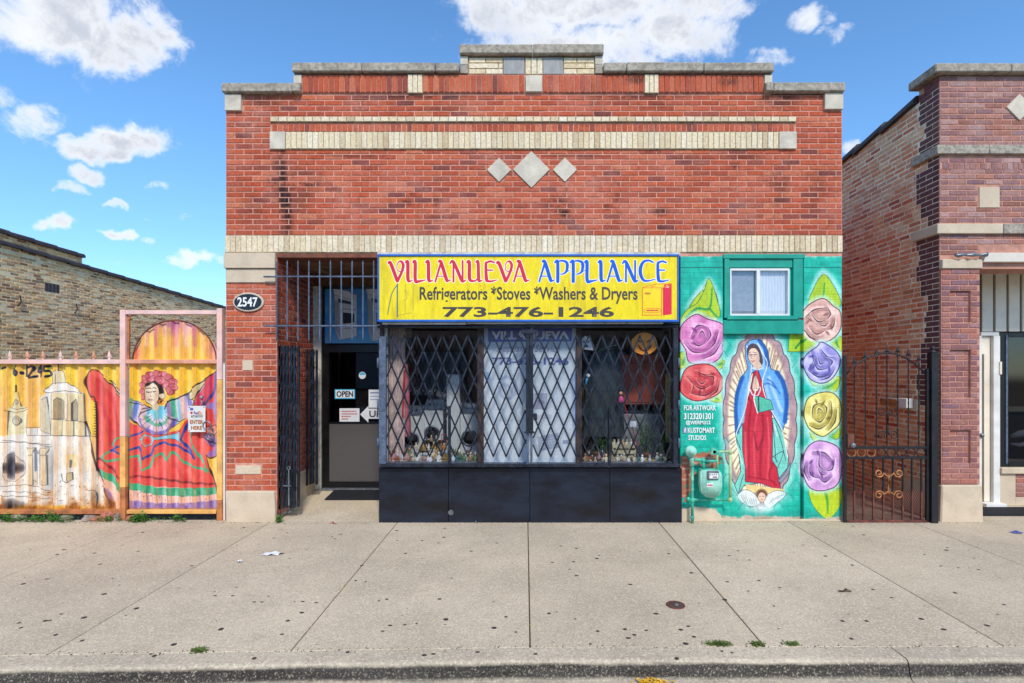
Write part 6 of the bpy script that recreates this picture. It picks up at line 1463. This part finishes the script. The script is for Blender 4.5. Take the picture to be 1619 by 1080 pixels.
obj('gate_latch', MB().tube([(fX(321.5), EY-.03, fZ(648)), (fX(321.5), EY-.03, fZ(628))], .01, 8).ball((fX(322), EY-.045, fZ(628)), .024), M['foil'], fg, smooth=True)
obj('chain', MB().ring((fX(331), EY-.05, fZ(672)), .05, .009, 'y', 14, 6).ring((fX(338), EY-.06, fZ(682)), .04, .009, 'x', 12, 6).ring((fX(335), EY-.05, fZ(690)), .035, .009, 'y', 12, 6), M['foil'], fg, smooth=True)
t = thing('enter_here_sign', 'small white metal enter here sign screwed on the painted gate', 'sign', (fX(314), EY-.05, fZ(683)))
ey = EY-.045
obj('plate', MB().box(fX(301), fX(328), ey, ey+.004, fZ(682.5), fZ(641.5)), M['white'], t, bevel=.002)
mb = MB()
for px in (303, 326):
    for py in (643.5, 680.5): mb.lathe((fX(px), ey, fZ(py)), [(.006, 0), (.006, .003)], 'y', 8)
obj('screws', mb, M['black_ink'], t)
text('lettering', 'ENTER', fX(303.8), fX(325), fZ(670), fZ(663.6), ey-.0015, M['brown_ink'], t, .04)
text('lettering', 'HERE', fX(305.6), fX(323.2), fZ(679), fZ(672.8), ey-.0015, M['brown_ink'], t, .04)
text('lettering', 'Fed', fX(310), fX(317.2), fZ(655), fZ(650), ey-.0015, M['purple_ink'], t, .03); text('lettering', 'Ex', fX(317.5), fX(323.5), fZ(655), fZ(650), ey-.0015, M['orange_ink'], t, .03)
text('lettering', 'amazon', fX(305.5), fX(324), fZ(659.5), fZ(656), ey-.0015, M['dark_ink'], t, .01)
obj('courier_mark', MB().lathe((fX(306.3), ey, fZ(652.3)), [(.016, 0), (.016, .001)], 'y', 14), M['red_ink'], t); obj('printed_mark', MB().box(fX(304), fX(309), ey-.0015, ey-.0005, fZ(648.4), fZ(644.5)), M['navy_ink'], t)

# ---------------------------------------------------------------- LEFT BUILDING across the lot
lb = thing('brick_warehouse', 'long weathered tan brick side wall with tiled coping beyond the fenced lot', 'building', (-11.6, 12, 0))
LX = -11.3
def lz(y): return 4.64-.046*(y-11.5)
mb = MB(); ys = [4.0+i for i in range(0, 24)]; vs = []
for y in ys: vs += [(LX-.003, y, -.03), (LX-.003, y, lz(y)), (LX-.35, y, lz(y)), (LX-.35, y, -.03)]
n = len(ys); mb.add(vs, [(4*i+j, 4*i+4+j, 4*i+4+(j+1) % 4, 4*i+(j+1) % 4) for i in range(n-1) for j in range(4)]+[(0,1,2,3),(4*n-4,4*n-1,4*n-2,4*n-3)])
obj('wall', mb, M['mortar_tan'], lb)
cells = courses(10.6, 22, 1.9, 4.7, L=.205, j=.019, top=lambda q: lz(q)-.02, seed=50, irr=.12, hdr=0, holes=[(12.55, 12.95, 3.74, 3.95)])
lay(lb, lambda u_, n, z: (LX-.011+n, u_, z), PI/2, cells, .012, M['tan'], M['tan_i'], 300, key=lambda q: q[0]+abs(q[1]-3.5)*.6, jit=.005)
for i in range(4): obj('vent_slat', MB().box(LX-.03, LX+.006, 12.57+i*.1, 12.61+i*.1, 3.745, 3.945), M['tar'], lb)
obj('vent_hole', MB().box(LX-.05, LX-.001, 12.55, 12.95, 3.74, 3.95), M['interior'], lb)
def tiles(x0, ya, yb, zf, st):
    y = ya
    while y < yb:
        y1 = min(y+st, yb); prof = [(.07, -.06), (.065, .0), (.03, .04), (-.1, .06), (-.3, .04), (-.36, -.06)]; m_ = len(prof)
        v_ = [(x0+a, y, zf(y)+b) for a, b in prof]+[(x0+a, y1+.03, zf(y1)+b+.016) for a, b in prof]
        obj('coping_tile', MB().add(v_, [(j, (j+1) % m_, (j+1) % m_+m_, j+m_) for j in range(m_)]+[tuple(range(m_)), tuple(range(2*m_-1, m_-1, -1))]), M['tar'], lb); y = y1
tiles(LX, 9.5, 23, lz, .61)
Yu = 11.6*842/(829-130)
mb = MB(); vs = []
for y in (5, Yu): vs += [(-11.6, y, 4.0), (-11.6, y, 4.97-.04*(y-11.5)), (-11.95, y, 4.97-.04*(y-11.5)), (-11.95, y, 4.0)]
mb.add(vs, [(j, 4+j, 4+(j+1) % 4, (j+1) % 4) for j in range(4)]+[(0,1,2,3),(7,6,5,4)]); obj('upper_wall', mb, M['mortar_tan'], lb)
cells = courses(10.8, Yu-.05, 4.2, 4.95, L=.213, top=lambda q: 4.95-.04*(q-11.5), seed=52, irr=.25)
lay(lb, lambda u_, n, z: (-11.6+n, u_, z), PI/2, cells, .012, M['tan'], M['tan_i'], 0, stuff='upper_brick_courses')
tiles(-11.6, 9.5, Yu, lambda y: 4.97-.04*(y-11.5), .61)
obj('end_wall', MB().box(-25, LX-.36, 4.0, 4.3, -.03, 4.9), M['mortar_tan'], lb); obj('flat_roof', MB().box(-25, -11.96, 4.3, 27, 4.0, 4.1), M['tar'], lb)
for y in (11.9, 13.4): obj('wall_anchor', MB().tube([(LX+.03, y, 3.55), (LX+.03, y+.03, 3.4), (LX+.03, y-.05, 3.3)], .012, 6), M['iron'], lb)

# ---------------------------------------------------------------- weeds, rubble, litter
def leafcard(mb, p, d, l, w, up=.5):
    p = Vector(p); d = Vector(d).normalized(); s_ = d.cross(Vector((0, 0, 1)))
    s_ = s_.normalized()*w if s_.length > .01 else Vector((w, 0, 0))
    m_ = p+d*l*.5+Vector((0, 0, l*.12)); e = p+d*l-Vector((0, 0, l*.1))
    mb.add([p, m_-s_, e, m_+s_], [(0, 1, 2), (0, 2, 3)])
def weed(label, x, y, h, n, spread, grp=None, m='leaf', name='weed', cat='weed'):
    t = thing(name, label, cat, (x, y, 0), grp); rs = random.Random(int(x*1000)+n); ms = MB(); ml = MB()
    for i in range(n):
        a = rs.random()*6.28; rr = rs.random()*spread; hx = h*rs.uniform(.4, 1); bx, by = x+rs.gauss(0, spread*.45), y+rs.gauss(0, .02)
        tip = Vector((bx+math.cos(a)*rr*.6, by+math.sin(a)*rr*.25, hx)); b = Vector((bx, by, 0)); ms.tube([b, (b+tip)/2+Vector((0, 0, hx*.1)), tip], [.003, .0025, .0012], 4)
        for k in range(6):
            f = .2+.8*k/5; q = b.lerp(tip, f); a2 = a+k*2.4; leafcard(ml, q, (math.cos(a2), math.sin(a2)*.7, rs.uniform(-.1, .7)), rs.uniform(.02, .05), rs.uniform(.007, .014))
    obj('stems', ms, M['moss'], t); obj('foliage', ml, M[m], t, kind='stuff'); return t
wl = [(20,'bushy'),(47,'sprawling'),(72,'low'),(88,'tall leafy'),(118,'small yellow-green'),(222,'bright'),(232,'dense'),(292,'little'),(178,'thin')]
for px, d in wl:
    weed('%s green weed under the corrugated fence %s' % (d, 'near the left edge' if px < 60 else 'between the loose stones' if px < 130 else 'at the gate post' if px < 200 else 'beneath the dancer gate'), fX(px), 6.56, .13 if px in (232, 88) else .09, 16 if px in (232, 222, 20) else 9, .12)
mb = MB(); rs = random.Random(3)
for i in range(900):
    x = rs.uniform(X(0)-.2, X(345)); y = rs.uniform(6.53, 6.75); a = rs.random()*6.28
    if rs.random() < .35+.4*math.sin(x*5): leafcard(mb, (x, y, rs.uniform(0, .035)), (math.cos(a), math.sin(a), .5), rs.uniform(.015, .04), .007)
obj('ground_cover', mb, M['leaf'], kind='stuff', label='low green ground cover growing along the foot of the fence')
rs = random.Random(5)
for k, (px, w_, h_, mm_, lab) in enumerate(((28,.2,.07,'rock','grey stone under the fence beside the leftmost weeds'),(105,.14,.06,'rock','pale grey stone beneath the church painting'),(142,.16,.055,'rock','flat grey stone among weeds under the fence'),(158,.2,.05,'rockred','flat reddish broken stone under the fence'),(172,.17,.1,'rockred','tall pink stone block propping the fence'),(190,.1,.09,'rock','grey stone leaning on the rusty gate post'),(210,.12,.06,'rockred','small red stone just right of the rusty gate post'))):
    mb = MB().ball((fX(px), 6.66, h_*.35), w_/2, .1, h_*.75, 9, 6); mb.v = [(x+rs.uniform(-.012, .012), y+rs.uniform(-.012, .012), max(-.02, z+rs.uniform(-.01, .01))) for x, y, z in mb.v]
    obj('rubble_stone', mb, M[mm_], label=lab, cat='stone', origin=(fX(px), 6.66, 0))
def tuft(label, px, py, w_, n, m='moss'):
    Yp = EYE*F/(py-CY); x = (px-CX)*Yp/F; mb = MB(); rs = random.Random(n+int(px))
    for i in range(n):
        a = rs.random()*6.28; leafcard(mb, (x+rs.gauss(0, w_*.35), Yp+rs.gauss(0, .014), 0), (math.cos(a), math.sin(a)*.6, rs.uniform(.1, .9)), rs.uniform(.012, .03), .004)
    obj('grass_tuft', mb, M[m], label=label, cat='grass tuft', kind='thing', origin=(x, Yp, 0))
tuft('green tuft in the kerb joint at left below the paper', 315, 1029, .07, 240); tuft('longest green tuft along the right kerb joint', 1137, 1019, .11, 380); tuft('short tuft at the end of the slanting pavement joint', 1197, 1019, .06, 200, 'moss'); tuft('thin sparse tuft rightmost on the kerb joint', 1252, 1019, .07, 120)
weed('small green sprout at the foot of the entry gate', X(444), 6.53, .09, 9, .04)
def crumple(label, px, py, w_, d_, m, name='paper_scrap', cat='litter', zb=0):
    Yp = (EYE-zb)*F/(py-CY); x = (px-CX)*Yp/F; rs = random.Random(int(px)); n = 5; vs = []
    for i in range(n+1):
        for j in range(3): vs.append((x-w_/2+w_*i/n, Yp-d_/2+d_*j/2+rs.uniform(-.006, .006), zb+.004+rs.uniform(0, .014)+(.012 if i == 3 else 0)))
    obj(name, MB().add(vs, [(3*i+j, 3*i+3+j, 3*i+4+j, 3*i+1+j) for i in range(n) for j in range(2)]), m, label=label, cat=cat, origin=(x, Yp, zb))
crumple('crumpled white paper lying on the pavement below the entry', 429, 877, .17, .09, M['paper']); crumple('tiny white scrap left of the crumpled paper', 379, 889, .05, .03, M['paper'])
crumple('white paper litter beside the folded entry gate', 455, 812, .14, .06, M['paper'], zb=.02); crumple('crushed blue and white wrapper on the pavement at far right', 1607, 843, .1, .07, M['navy_ink'], 'wrapper')
crumple('white scrap against the black bulkhead panels', 755, 826, .1, .02, M['paper']); crumple('red scrap on the pavement below the entry mat', 525, 828, .05, .02, M['red_ink']); crumple('turquoise scrap at the right corner of the bulkhead', 1028, 826, .07, .02, M['cyan'])
crumple('wet brown leaf flattened on the pavement right of centre', 1337, 936, .11, .035, M['kerbseam'], 'dead_leaf', 'leaf')
mh = thing('valve_cover', 'round rusty iron valve cover set in the pavement', 'valve cover', (X(1068, 4.232), 4.232, 0))
cx_, cy_ = X(1068, 4.232), 4.232
obj('lid', MB().lathe((cx_, cy_, 0), [(.067, .0), (.067, .003), (.06, .005)], n=28), col('dark_cast_iron', (84,62,54)), mh); obj('rim', MB().ring((cx_, cy_, .002), .07, .005, 'z', 28, 6), M['ironrust'], mh); obj('bolt', MB().lathe((cx_+.01, cy_, .005), [(.018, 0), (.015, .005)], n=8), M['foil'], mh)
mb = MB(); rs = random.Random(8)
for i in range(70):
    a = rs.random()*6.28; x = X(1030, 3.37)+rs.gauss(0, .05); y = 3.365+rs.gauss(0, .012); leafcard(mb, (x, y, -.112+rs.random()*.02), (math.cos(a), math.sin(a), .15), rs.uniform(.02, .035), .009)
for i in range(60):
    j = rs.choice([(X(838, 3.6), 0), (X(630), 0), (X(1040), 0)]); y = rs.uniform(3.6, 6.3); a = rs.random()*6.28; leafcard(mb, (j[0]+rs.gauss(0, .01), y, .001), (math.cos(a), math.sin(a), .1), .012, .004)
obj('fallen_leaves', mb, M['yellowleaf'], kind='stuff', label='small yellow fallen leaves in the gutter and pavement joints')

# ---------------------------------------------------------------- shop window displays
BY = 6.72
bn = thing('window_banner', 'faded white appliance service banner filling the middle window', 'banner', (X(838, BY), BY, Z(731, BY)))
obj('cloth', MB().box(X(764, BY), X(911, BY), BY, BY+.004, Z(731, BY), Z(514, BY)), M['banner'], bn)
text('lettering', 'VILLANUEVA', X(777, BY), X(900, BY), Z(537, BY), Z(523.5, BY), BY-.003, M['paper'], bn, .04)
text('lettering', 'Appliance Service', X(785, BY), X(886, BY), Z(560, BY), Z(545, BY), BY-.003, M['slate_ink'], bn, .0, .35)
text('lettering', '773-476-1246', X(778, BY), X(899, BY), Z(577, BY), Z(565, BY), BY-.003, M['navy_ink'], bn, .03)
pk = obj('pumpkin_sticker', MB().prism([(X(1018.5+20.5*math.cos(a)*(1+.03*math.sin(6*a)), 6.72), Z(543.5+17.5*math.sin(a), 6.72)) for a in np.linspace(0, 2*PI, 30)[:-1]][::-1], 6.708, 6.712), M['pumpkin'], label='orange paper pumpkin face hung in the right window', cat='decoration', origin=(X(1018.5, 6.72), 6.72, Z(560, 6.72)))
gh = thing('ghost_sticker', 'white paper ghost face in the top left of the right window', 'decoration', (X(928, 6.72), 6.72, Z(556, 6.72)))
obj('face', MB().prism([(X(919,6.72),Z(552,6.72)),(X(938,6.72),Z(554,6.72)),(X(934,6.72),Z(536,6.72)),(X(925,6.72),Z(531,6.72)),(X(918,6.72),Z(538,6.72))], 6.708, 6.712), M['netting'], gh)
obj('mouth', MB().prism([(X(925,6.72),Z(549,6.72)),(X(930,6.72),Z(550,6.72)),(X(929,6.72),Z(545,6.72)),(X(926,6.72),Z(545,6.72))], 6.7065, 6.7075).box(X(922,6.72), X(924.5,6.72), 6.7065, 6.7075, Z(542,6.72), Z(539,6.72)).box(X(929,6.72), X(931.5,6.72), 6.7065, 6.7075, Z(542,6.72), Z(539,6.72)), M['dark_ink'], gh)
SZ = Z(737)
# curtain at the left
mb = MB(); n = 40; vs = []
for i in range(n+1):
    x = X(613, 6.85)+.22*i/n; yv = 6.86+.02*math.sin(i*.9); vs += [(x, yv, SZ), (x+.01, yv, Z(515, 6.85))]
mb.add(vs, [(2*i, 2*i+2, 2*i+3, 2*i+1) for i in range(n)]); obj('window_curtain', mb, col('mauve_curtain', (214,194,188)), label='pale mauve curtain hanging at the left end of the left window', cat='curtain', smooth=True, origin=(X(625, 6.85), 6.86, SZ))
t = thing('hanging_garment', 'long pink and red hanging garment beside the mauve curtain', 'garment', (X(640, 6.9), 6.9, SZ+.2))
mb = MB(); n = 20; vs = []
for i in range(n+1):
    for j, (zz, w_) in enumerate(((Z(690, 6.9), .07), (Z(640, 6.9), .06), (Z(600, 6.9), .05), (Z(575, 6.9), .03))):
        a = 2*PI*i/n; vs.append((X(640, 6.9)+math.cos(a)*w_*(1+.2*math.sin(i*2.5)), 6.92+math.sin(a)*w_*.6, zz))
mb.add(vs, [(4*i+j, 4*i+4+j, 4*i+5+j, 4*i+1+j) for i in range(n) for j in range(3)]); obj('skirt', mb, col('dusty_pink_cloth', (196,110,120)), t, smooth=True)
obj('red_sash', MB().tube([(X(637, 6.85), 6.84, Z(660, 6.85)), (X(638, 6.85), 6.84, Z(620, 6.85)), (X(640, 6.85), 6.85, Z(585, 6.85))], .012, 6), M['red_ink'], t)
# shelving and appliances in the dim shop
def cab(name, label, cat, px0, px1, py0, py1, y, m, parts=True, dep=.5):
    t = thing(name, label, cat, (X((px0+px1)/2, y), y+dep/2, Z(py1, y)))
    obj('body', MB().box(X(px0, y), X(px1, y), y, y+dep, Z(py1, y), Z(py0, y)), m, t, bevel=.01)
    if parts:
        obj('door_panel', MB().box(X(px0+3, y), X(px1-3, y), y-.012, y, Z(py1-4, y), Z(py0+14, y)), m, t, bevel=.004); obj('handle', MB().box(X(px0+4, y), X(px0+6, y), y-.03, y-.013, Z((py0+py1)/2+12, y), Z((py0+py1)/2-8, y)), M['foil'], t)
    return t
cab('refrigerator', 'white refrigerator standing back in the dim shop behind the left window', 'refrigerator', 706, 727, 592, 735, 7.3, M['vinyl'])
cab('wooden_cabinet', 'beige wooden cabinet behind the right window with a dark opening', 'cabinet', 921, 951, 613, 690, 7.1, col('beige_board', (204,182,140)))
cab('wall_cabinet', 'brown red cabinet high in the shop behind the pumpkin', 'cabinet', 975, 1052, 560, 640, 7.25, col('red_brown_wood', (176,84,62)))
cab('washing_machine', 'dark washing machine beneath the brown red cabinet', 'washing machine', 985, 1045, 655, 740, 7.3, col('dim_grey_enamel', (150,152,158)))
cab('room_divider', 'yellowish board standing at the right end of the right window', 'board', 1053, 1061, 590, 700, 6.95, col('yellow_board', (188,170,106)), False, .05)
for k, (px, y, w_, hh, lab) in enumerate(((650,7.45,40,.92,'white stove standing left in the dim shop behind the curtain'),(683,7.5,34,1.0,'white washing machine with round door in the middle of the left window'),(742,7.4,30,.95,'white dryer at the right end of the left window'),(1000,7.6,38,1.0,'pale washing machine beneath the red brown cabinet'))):
    t = thing('appliance', lab, 'appliance', (X(px, y), y+.3, .0)); x0, x1 = X(px-w_/2, y), X(px+w_/2, y); zt = .3+hh
    obj('cabinet_body', MB().box(x0, x1, y, y+.55, .0, zt), M['vinyl'], t, bevel=.012, seg=2); obj('control_panel', MB().box(x0+.01, x1-.01, y+.3, y+.5, zt+.002, zt+.14), M['vinyl'], t, bevel=.01)
    obj('door_ring', MB().ring(((x0+x1)/2, y-.005, zt-.32), .1, .016, 'y'), M['foil'], t, smooth=True); obj('door_glass', MB().lathe(((x0+x1)/2, y, zt-.32), [(.09, 0), (.085, .01)], 'y', 18), M['doorblack'], t)
    for q in range(3): obj('knob', MB().lathe((x0+.07+q*.06, y+.3, zt+.07), [(.018, 0), (.015, .02)], 'y', 10), M['foil'], t)
t = thing('witch_cloak', 'tall black draped cloak with pointed hood hung in the right window', 'costume', (X(955, 6.95), 6.95, Z(680, 6.95)))
mb = MB(); n = 26; vs = []
lv = [(Z(690, 6.95), .26, .0), (Z(620, 6.95), .24, .0), (Z(570, 6.95), .2, .01), (Z(545, 6.95), .12, .05), (Z(522, 6.95), .03, .09)]
for i in range(n+1):
    for (zz, w_, dx) in lv: a = 2*PI*i/n; vs.append((X(955, 6.95)+dx+math.cos(a)*w_*(1+.07*math.sin(i*2)), 7.0+math.sin(a)*w_*.3, zz))
mb.add(vs, [(5*i+j, 5*i+5+j, 5*i+6+j, 5*i+1+j) for i in range(n) for j in range(4)]); obj('drape', mb, col('black_green_cloth', (44,56,60)), t, smooth=True)
obj('green_sash', MB().tube([(X(946, 6.88), 6.88, Z(556, 6.88)), (X(962, 6.88), 6.87, Z(548, 6.88)), (X(975, 6.88), 6.88, Z(545, 6.88))], .008, 6), col('sea_green', (90,150,130)), t)
def figurine(label, x, y, h, m1, m2, grp='figurines crowded on the window ledge', kind_=0, z=None):
    t = thing('figurine', label, 'figurine', (x, y, SZ if z is None else z), grp); z0 = SZ if z is None else z
    r = h*.24
    if kind_ == 0: pr = [(r, 0), (r*.95, h*.08), (r*.62, h*.3), (r*.75, h*.52), (r*.5, h*.68), (r*.22, h*.72)]
    elif kind_ == 1: pr = [(r*.8, 0), (r*1.1, h*.1), (r*1.2, h*.35), (r*.7, h*.6), (r*.35, h*.72)]
    else: pr = [(r*1.2, 0), (r*1.0, h*.15), (r*.6, h*.5), (r*.3, h*.7)]
    obj('body', MB().lathe((x, y, z0), pr, n=10, sy=.75), m1, t, smooth=True)
    obj('head', MB().ball((x, y-.003, z0+h*.82), r*.5, r*.5, r*.6, 8, 6), m2, t, smooth=True)
    if kind_ == 1: obj('ears', MB().ball((x-r*.35, y, z0+h), r*.16, r*.1, r*.45, 6, 5).ball((x+r*.35, y, z0+h), r*.16, r*.1, r*.45, 6, 5), m2, t, smooth=True)
    else: obj('arms', MB().tube([(x-r*.3, y-.01, z0+h*.62), (x-r*.9, y-.02, z0+h*.45), (x-r*.3, y-.05, z0+h*.42)], r*.17, 6).tube([(x+r*.3, y-.01, z0+h*.62), (x+r*.9, y-.02, z0+h*.45), (x+r*.3, y-.05, z0+h*.42)], r*.17, 6), m1, t, smooth=True)
    return t
cols = [('cream china',(216,204,176)),('white china',(222,224,224)),('tan china',(190,156,112)),('orange glaze',(210,110,60)),('sky blue glaze',(60,160,206)),('moss green glaze',(96,130,92)),('pink glaze',(206,150,150)),('gold glaze',(206,160,70)),('brown glaze',(120,84,60)),('teal glaze',(70,130,130))]
rs = random.Random(11)
special = [(628.5,6.79,.13,3,1,'orange figurine with white skirt at the left end of the left window ledge'),(677,6.79,.1,4,1,'bright blue figurine near the middle of the left window ledge'),(661,6.83,.17,1,1,'white round figurine left of the blue one'),(719,6.83,.17,1,5,'white round figurine beneath the refrigerator'),(734,6.82,.14,5,5,'dark green tree shaped figurine toward the right of the left window'),
           (954,6.8,.16,6,0,'pink rabbit figurine with tall ears in the right window')]
for px, y, h, a, b, lab in special: figurine(lab, X(px, y), y, h, col(*cols[a]), col(*cols[b]), kind_=1 if 'rabbit' in lab or 'round' in lab else 0)
for i in range(58):
    left = i < 34; px = (616+137*(i+.5)/34 if left else 922+136*(i-33.5)/24)+rs.uniform(-1, 1); y = rs.uniform(6.76, 6.98); h = rs.uniform(.08, .15)*(1.35 if left else .9); a, b = rs.choice([0,0,1,1,2,2,3,6,7,8,9,5]), rs.choice([0, 1, 2, 0, 8])
    figurine(('small' if h < .13 else 'taller')+' %s figurine with %s head, %s in the %s window' % (cols[a][0].replace(' glaze', '').replace(' china', ''), cols[b][0].split()[0], ('by the left edge', 'near the left edge', 'well left of centre', 'left of centre', 'just left of the middle', 'just right of the middle', 'right of centre', 'well right of centre', 'near the right edge', 'by the right edge')[max(0, min(9, int((px-(616 if left else 922))/13.8)))], 'left' if left else 'right'), X(px, y), y, h, col(*cols[a]), col(*cols[b]), kind_=rs.choice([0, 1, 2]))
obj('tiny_ornaments', (lambda mb: [mb.ball((X(rs.uniform(616, 753) if i < 130 else rs.uniform(922, 1058), 6.85), rs.uniform(6.76, 7.05), SZ+rs.uniform(.005, .05)), rs.uniform(.007, .02), n=6, m=5) for i in range(230)] and mb)(MB()), col('mixed_shell_china', (206,192,164)), kind='stuff', label='heap of tiny shells and trinkets on the window ledges')
t = thing('display_shelf', 'small stepped display shelf piled with trinkets inside the left window', 'shelf', (X(685, 7.05), 7.1, SZ))
obj('tier', MB().box(X(655, 7.05), X(715, 7.05), 7.03, 7.2, SZ, SZ+.12), col('dark_board', (60,46,40)), t); obj('tier', MB().box(X(668, 7.05), X(702, 7.05), 7.12, 7.25, SZ+.12, SZ+.24), col('dark_board', (60,46,40)), t)
for i in range(14):
    px = 658+i*4; ci_ = [0, 1, 2, 7][i % 4]; figurine('%s figurine, %s on the stepped shelf in the left window' % (cols[ci_][0], ('leftmost', 'second from left', 'third from left', 'fourth from left', 'fifth from left', 'sixth from left', 'seventh from left', 'eighth from left', 'sixth from right', 'fifth from right', 'fourth from right', 'third from right', 'second from right', 'rightmost')[i]), X(px, 7.08), 7.08, rs.uniform(.07, .12), col(*cols[ci_]), col(*cols[0]), 'figurines on the stepped shelf', rs.choice([0, 1]), SZ+(.12 if i % 2 else .24 if 4 < i < 10 else .12))
t = thing('red_lantern', 'small red lantern frame in the left window', 'lantern', (X(702, 6.8), 6.8, SZ+.12)); lx, lz_ = X(702, 6.8), Z(697, 6.8)
obj('frame', MB().box(lx-.035, lx-.028, 6.8, 6.81, lz_-.09, lz_+.08).box(lx+.028, lx+.035, 6.8, 6.81, lz_-.09, lz_+.08).box(lx-.035, lx+.035, 6.8, 6.81, lz_+.075, lz_+.085).box(lx-.035, lx+.035, 6.8, 6.81, lz_-.095, lz_-.088), M['red_ink'], t)
t = thing('milk_crate', 'cream openwork wooden crate holding small figures in the right window', 'crate', (X(987, 6.92), 6.98, SZ)); m_ = col('cream_painted_wood', (196,186,150)); x0, x1 = X(968, 6.9), X(1006, 6.9)
for k in range(3): obj('slat', MB().box(x0, x1, 6.9, 6.912, SZ+.03+k*.075, SZ+.075+k*.075), m_, t, bevel=.002); obj('slat', MB().box(x0, x1, 7.1, 7.112, SZ+.03+k*.075, SZ+.075+k*.075), m_, t, bevel=.002)
for sx in (x0, x1-.015): obj('corner_post', MB().box(sx, sx+.015, 6.913, 7.099, SZ+.01, SZ+.25), m_, t)
for k in range(5): figurine('little pale figure standing %s in the openwork crate' % ('leftmost', 'left of centre', 'in the middle', 'right of centre', 'rightmost')[k], x0+.04+k*.055, 6.99, .12, col(*cols[k % 3]), col(*cols[0]), 'figures in the crate', 0, SZ+.17)
def potplant(label, px, y, h, n, sp, seed):
    x = X(px, y); t = thing('potted_plant', label, 'plant', (x, y, SZ)); rs = random.Random(seed)
    obj('pot', MB().lathe((x, y, SZ), [(.04, 0), (.055, .09), (.06, .1)], n=12), col('clay_pot', (130,72,50)), t, smooth=True); ml = MB(); ms = MB()
    for i in range(n):
        a = rs.random()*6.28; r_ = rs.random()*sp; tip = Vector((x+math.cos(a)*r_, y+math.sin(a)*r_*.6, SZ+.1+h*rs.uniform(.3, 1))); b = Vector((x, y, SZ+.08)); ms.tube([b, b.lerp(tip, .5)+Vector((0, 0, .03)), tip], .0025, 4)
        for k in range(7): a2 = rs.random()*6.28; leafcard(ml, b.lerp(tip, .35+.65*k/6), (math.cos(a2), math.sin(a2), rs.uniform(-.3, .5)), rs.uniform(.03, .06), .012)
    obj('stems', ms, M['moss'], t); obj('foliage', ml, col('houseplant_green', (74,142,80)), t, kind='stuff')
potplant('bushy green plant left of the crate in the right window', 957, 6.98, .36, 26, .14, 1); potplant('tall dark green plant right of the crate', 1022, 7.0, .46, 34, .18, 2); potplant('dark green plant at the right end of the right window', 1047, 6.95, .3, 24, .1, 3); potplant('leafy plant hiding behind the lattice posts at left of the right window', 940, 7.1, .3, 18, .12, 4)
t = thing('blue_bird_toy', 'small blue and white toy stuck high inside the right window', 'toy', (X(928, 6.74), 6.74, Z(608, 6.74)))
obj('white_head', MB().ball((X(930, 6.74), 6.74, Z(594, 6.74)), .026), M['netting'], t, smooth=True); obj('blue_body', MB().tube([(X(928, 6.74), 6.74, Z(598, 6.74)), (X(926, 6.74), 6.74, Z(608, 6.74))], [.016, .012], 8), col('sky blue glaze', (60,160,206)), t, smooth=True)
t = thing('pink_doll', 'pink doll on a red stick in the middle of the right window', 'doll', (X(983, 6.85), 6.85, Z(700, 6.85)))
obj('dress', MB().lathe((X(982, 6.85), 6.85, Z(636, 6.85)), [(.05, 0), (.03, .05), (.012, .08)], n=12, sy=.6), col('bright_pink_cloth', (222,90,150)), t, smooth=True); obj('head', MB().ball((X(981.5, 6.85), 6.85, Z(622, 6.85)), .024), col('skin_tone_plastic', (206,160,136)), t, smooth=True)
obj('stick', MB().tube([(X(987, 6.85), 6.85, Z(640, 6.85)), (X(1001, 6.85), 6.85, Z(680, 6.85)), (X(1008, 6.85), 6.85, Z(705, 6.85))], .006, 6), M['red_ink'], t)
obj('price_card', MB().box(X(996, 6.8), X(1006, 6.8), 6.8, 6.803, Z(675, 6.8), Z(666, 6.8)), M['netting'], label='small white card standing among the plants in the right window', cat='card', origin=(X(1001, 6.8), 6.8, Z(675, 6.8)))

# ---------------------------------------------------------------- far side of the street and a parked car (seen in the glass)
ob = thing('opposite_building', 'dark brick row building across the road behind the viewer', 'building', (0, -13, 0))
mb = MB(); 
obj('wall', MB().box(-14, 14, -13.6, -13, 0, 4.6), mat('brown_brick_far', C(170,130,110), .8, .2, 3), ob); obj('cornice', MB().box(-14.1, 14.1, -13.1, -12.9, 4.6, 4.8), M['lime_d'], ob)
for k in range(7):
    x = -12+k*4; w_ = obj('window', MB().box(x-1.2, x+1.2, -13.0, -12.96, .8, 2.9), M['doorblack'], ob); obj('pane', MB().box(x-1.1, x+1.1, -12.955, -12.95, .9, 2.8), M['screen'], w_)
car = thing('parked_car', 'silver hatchback parked across the road, seen only as a reflection in the shop glass', 'car', (-3.3, -1.6, -.14))
def cyl(x, y, z, r, w): return MB().lathe((x, y, z), [(r*.9, -w/2), (r, -w/2+.02), (r, w/2-.02), (r*.9, w/2)], 'y', 22)
cb_ = [(-2.1,.35),(-2.15,.6),(-2.05,.8),(-1.2,.95),(-.55,1.42),(.7,1.45),(1.5,1.1),(2.05,1.0),(2.15,.7),(2.1,.35)]
pl = [(-3.3+a, b-.14) for a, b in cb_]
obj('body', MB().prism(pl, -2.4, -.75), mat('silver_car_paint', C(186,190,196), .3, .04, 6, metal=.3, coat=.5, bump=0), car, bevel=.08, seg=3, smooth=False)
obj('side_glass', MB().prism([(-3.3+a, b-.14) for a, b in ((-1.05,.98),(-.5,1.34),(.62,1.37),(1.25,1.06))], -.755, -.74), M['doorblack'], car)
for x in (-4.6, -1.95): w_ = obj('wheel', cyl(x, -.8, .17, .32, .2), M['rubber'], car, smooth=True); obj('rim', cyl(x, -.69, .17, .2, .02), M['foil'], w_)
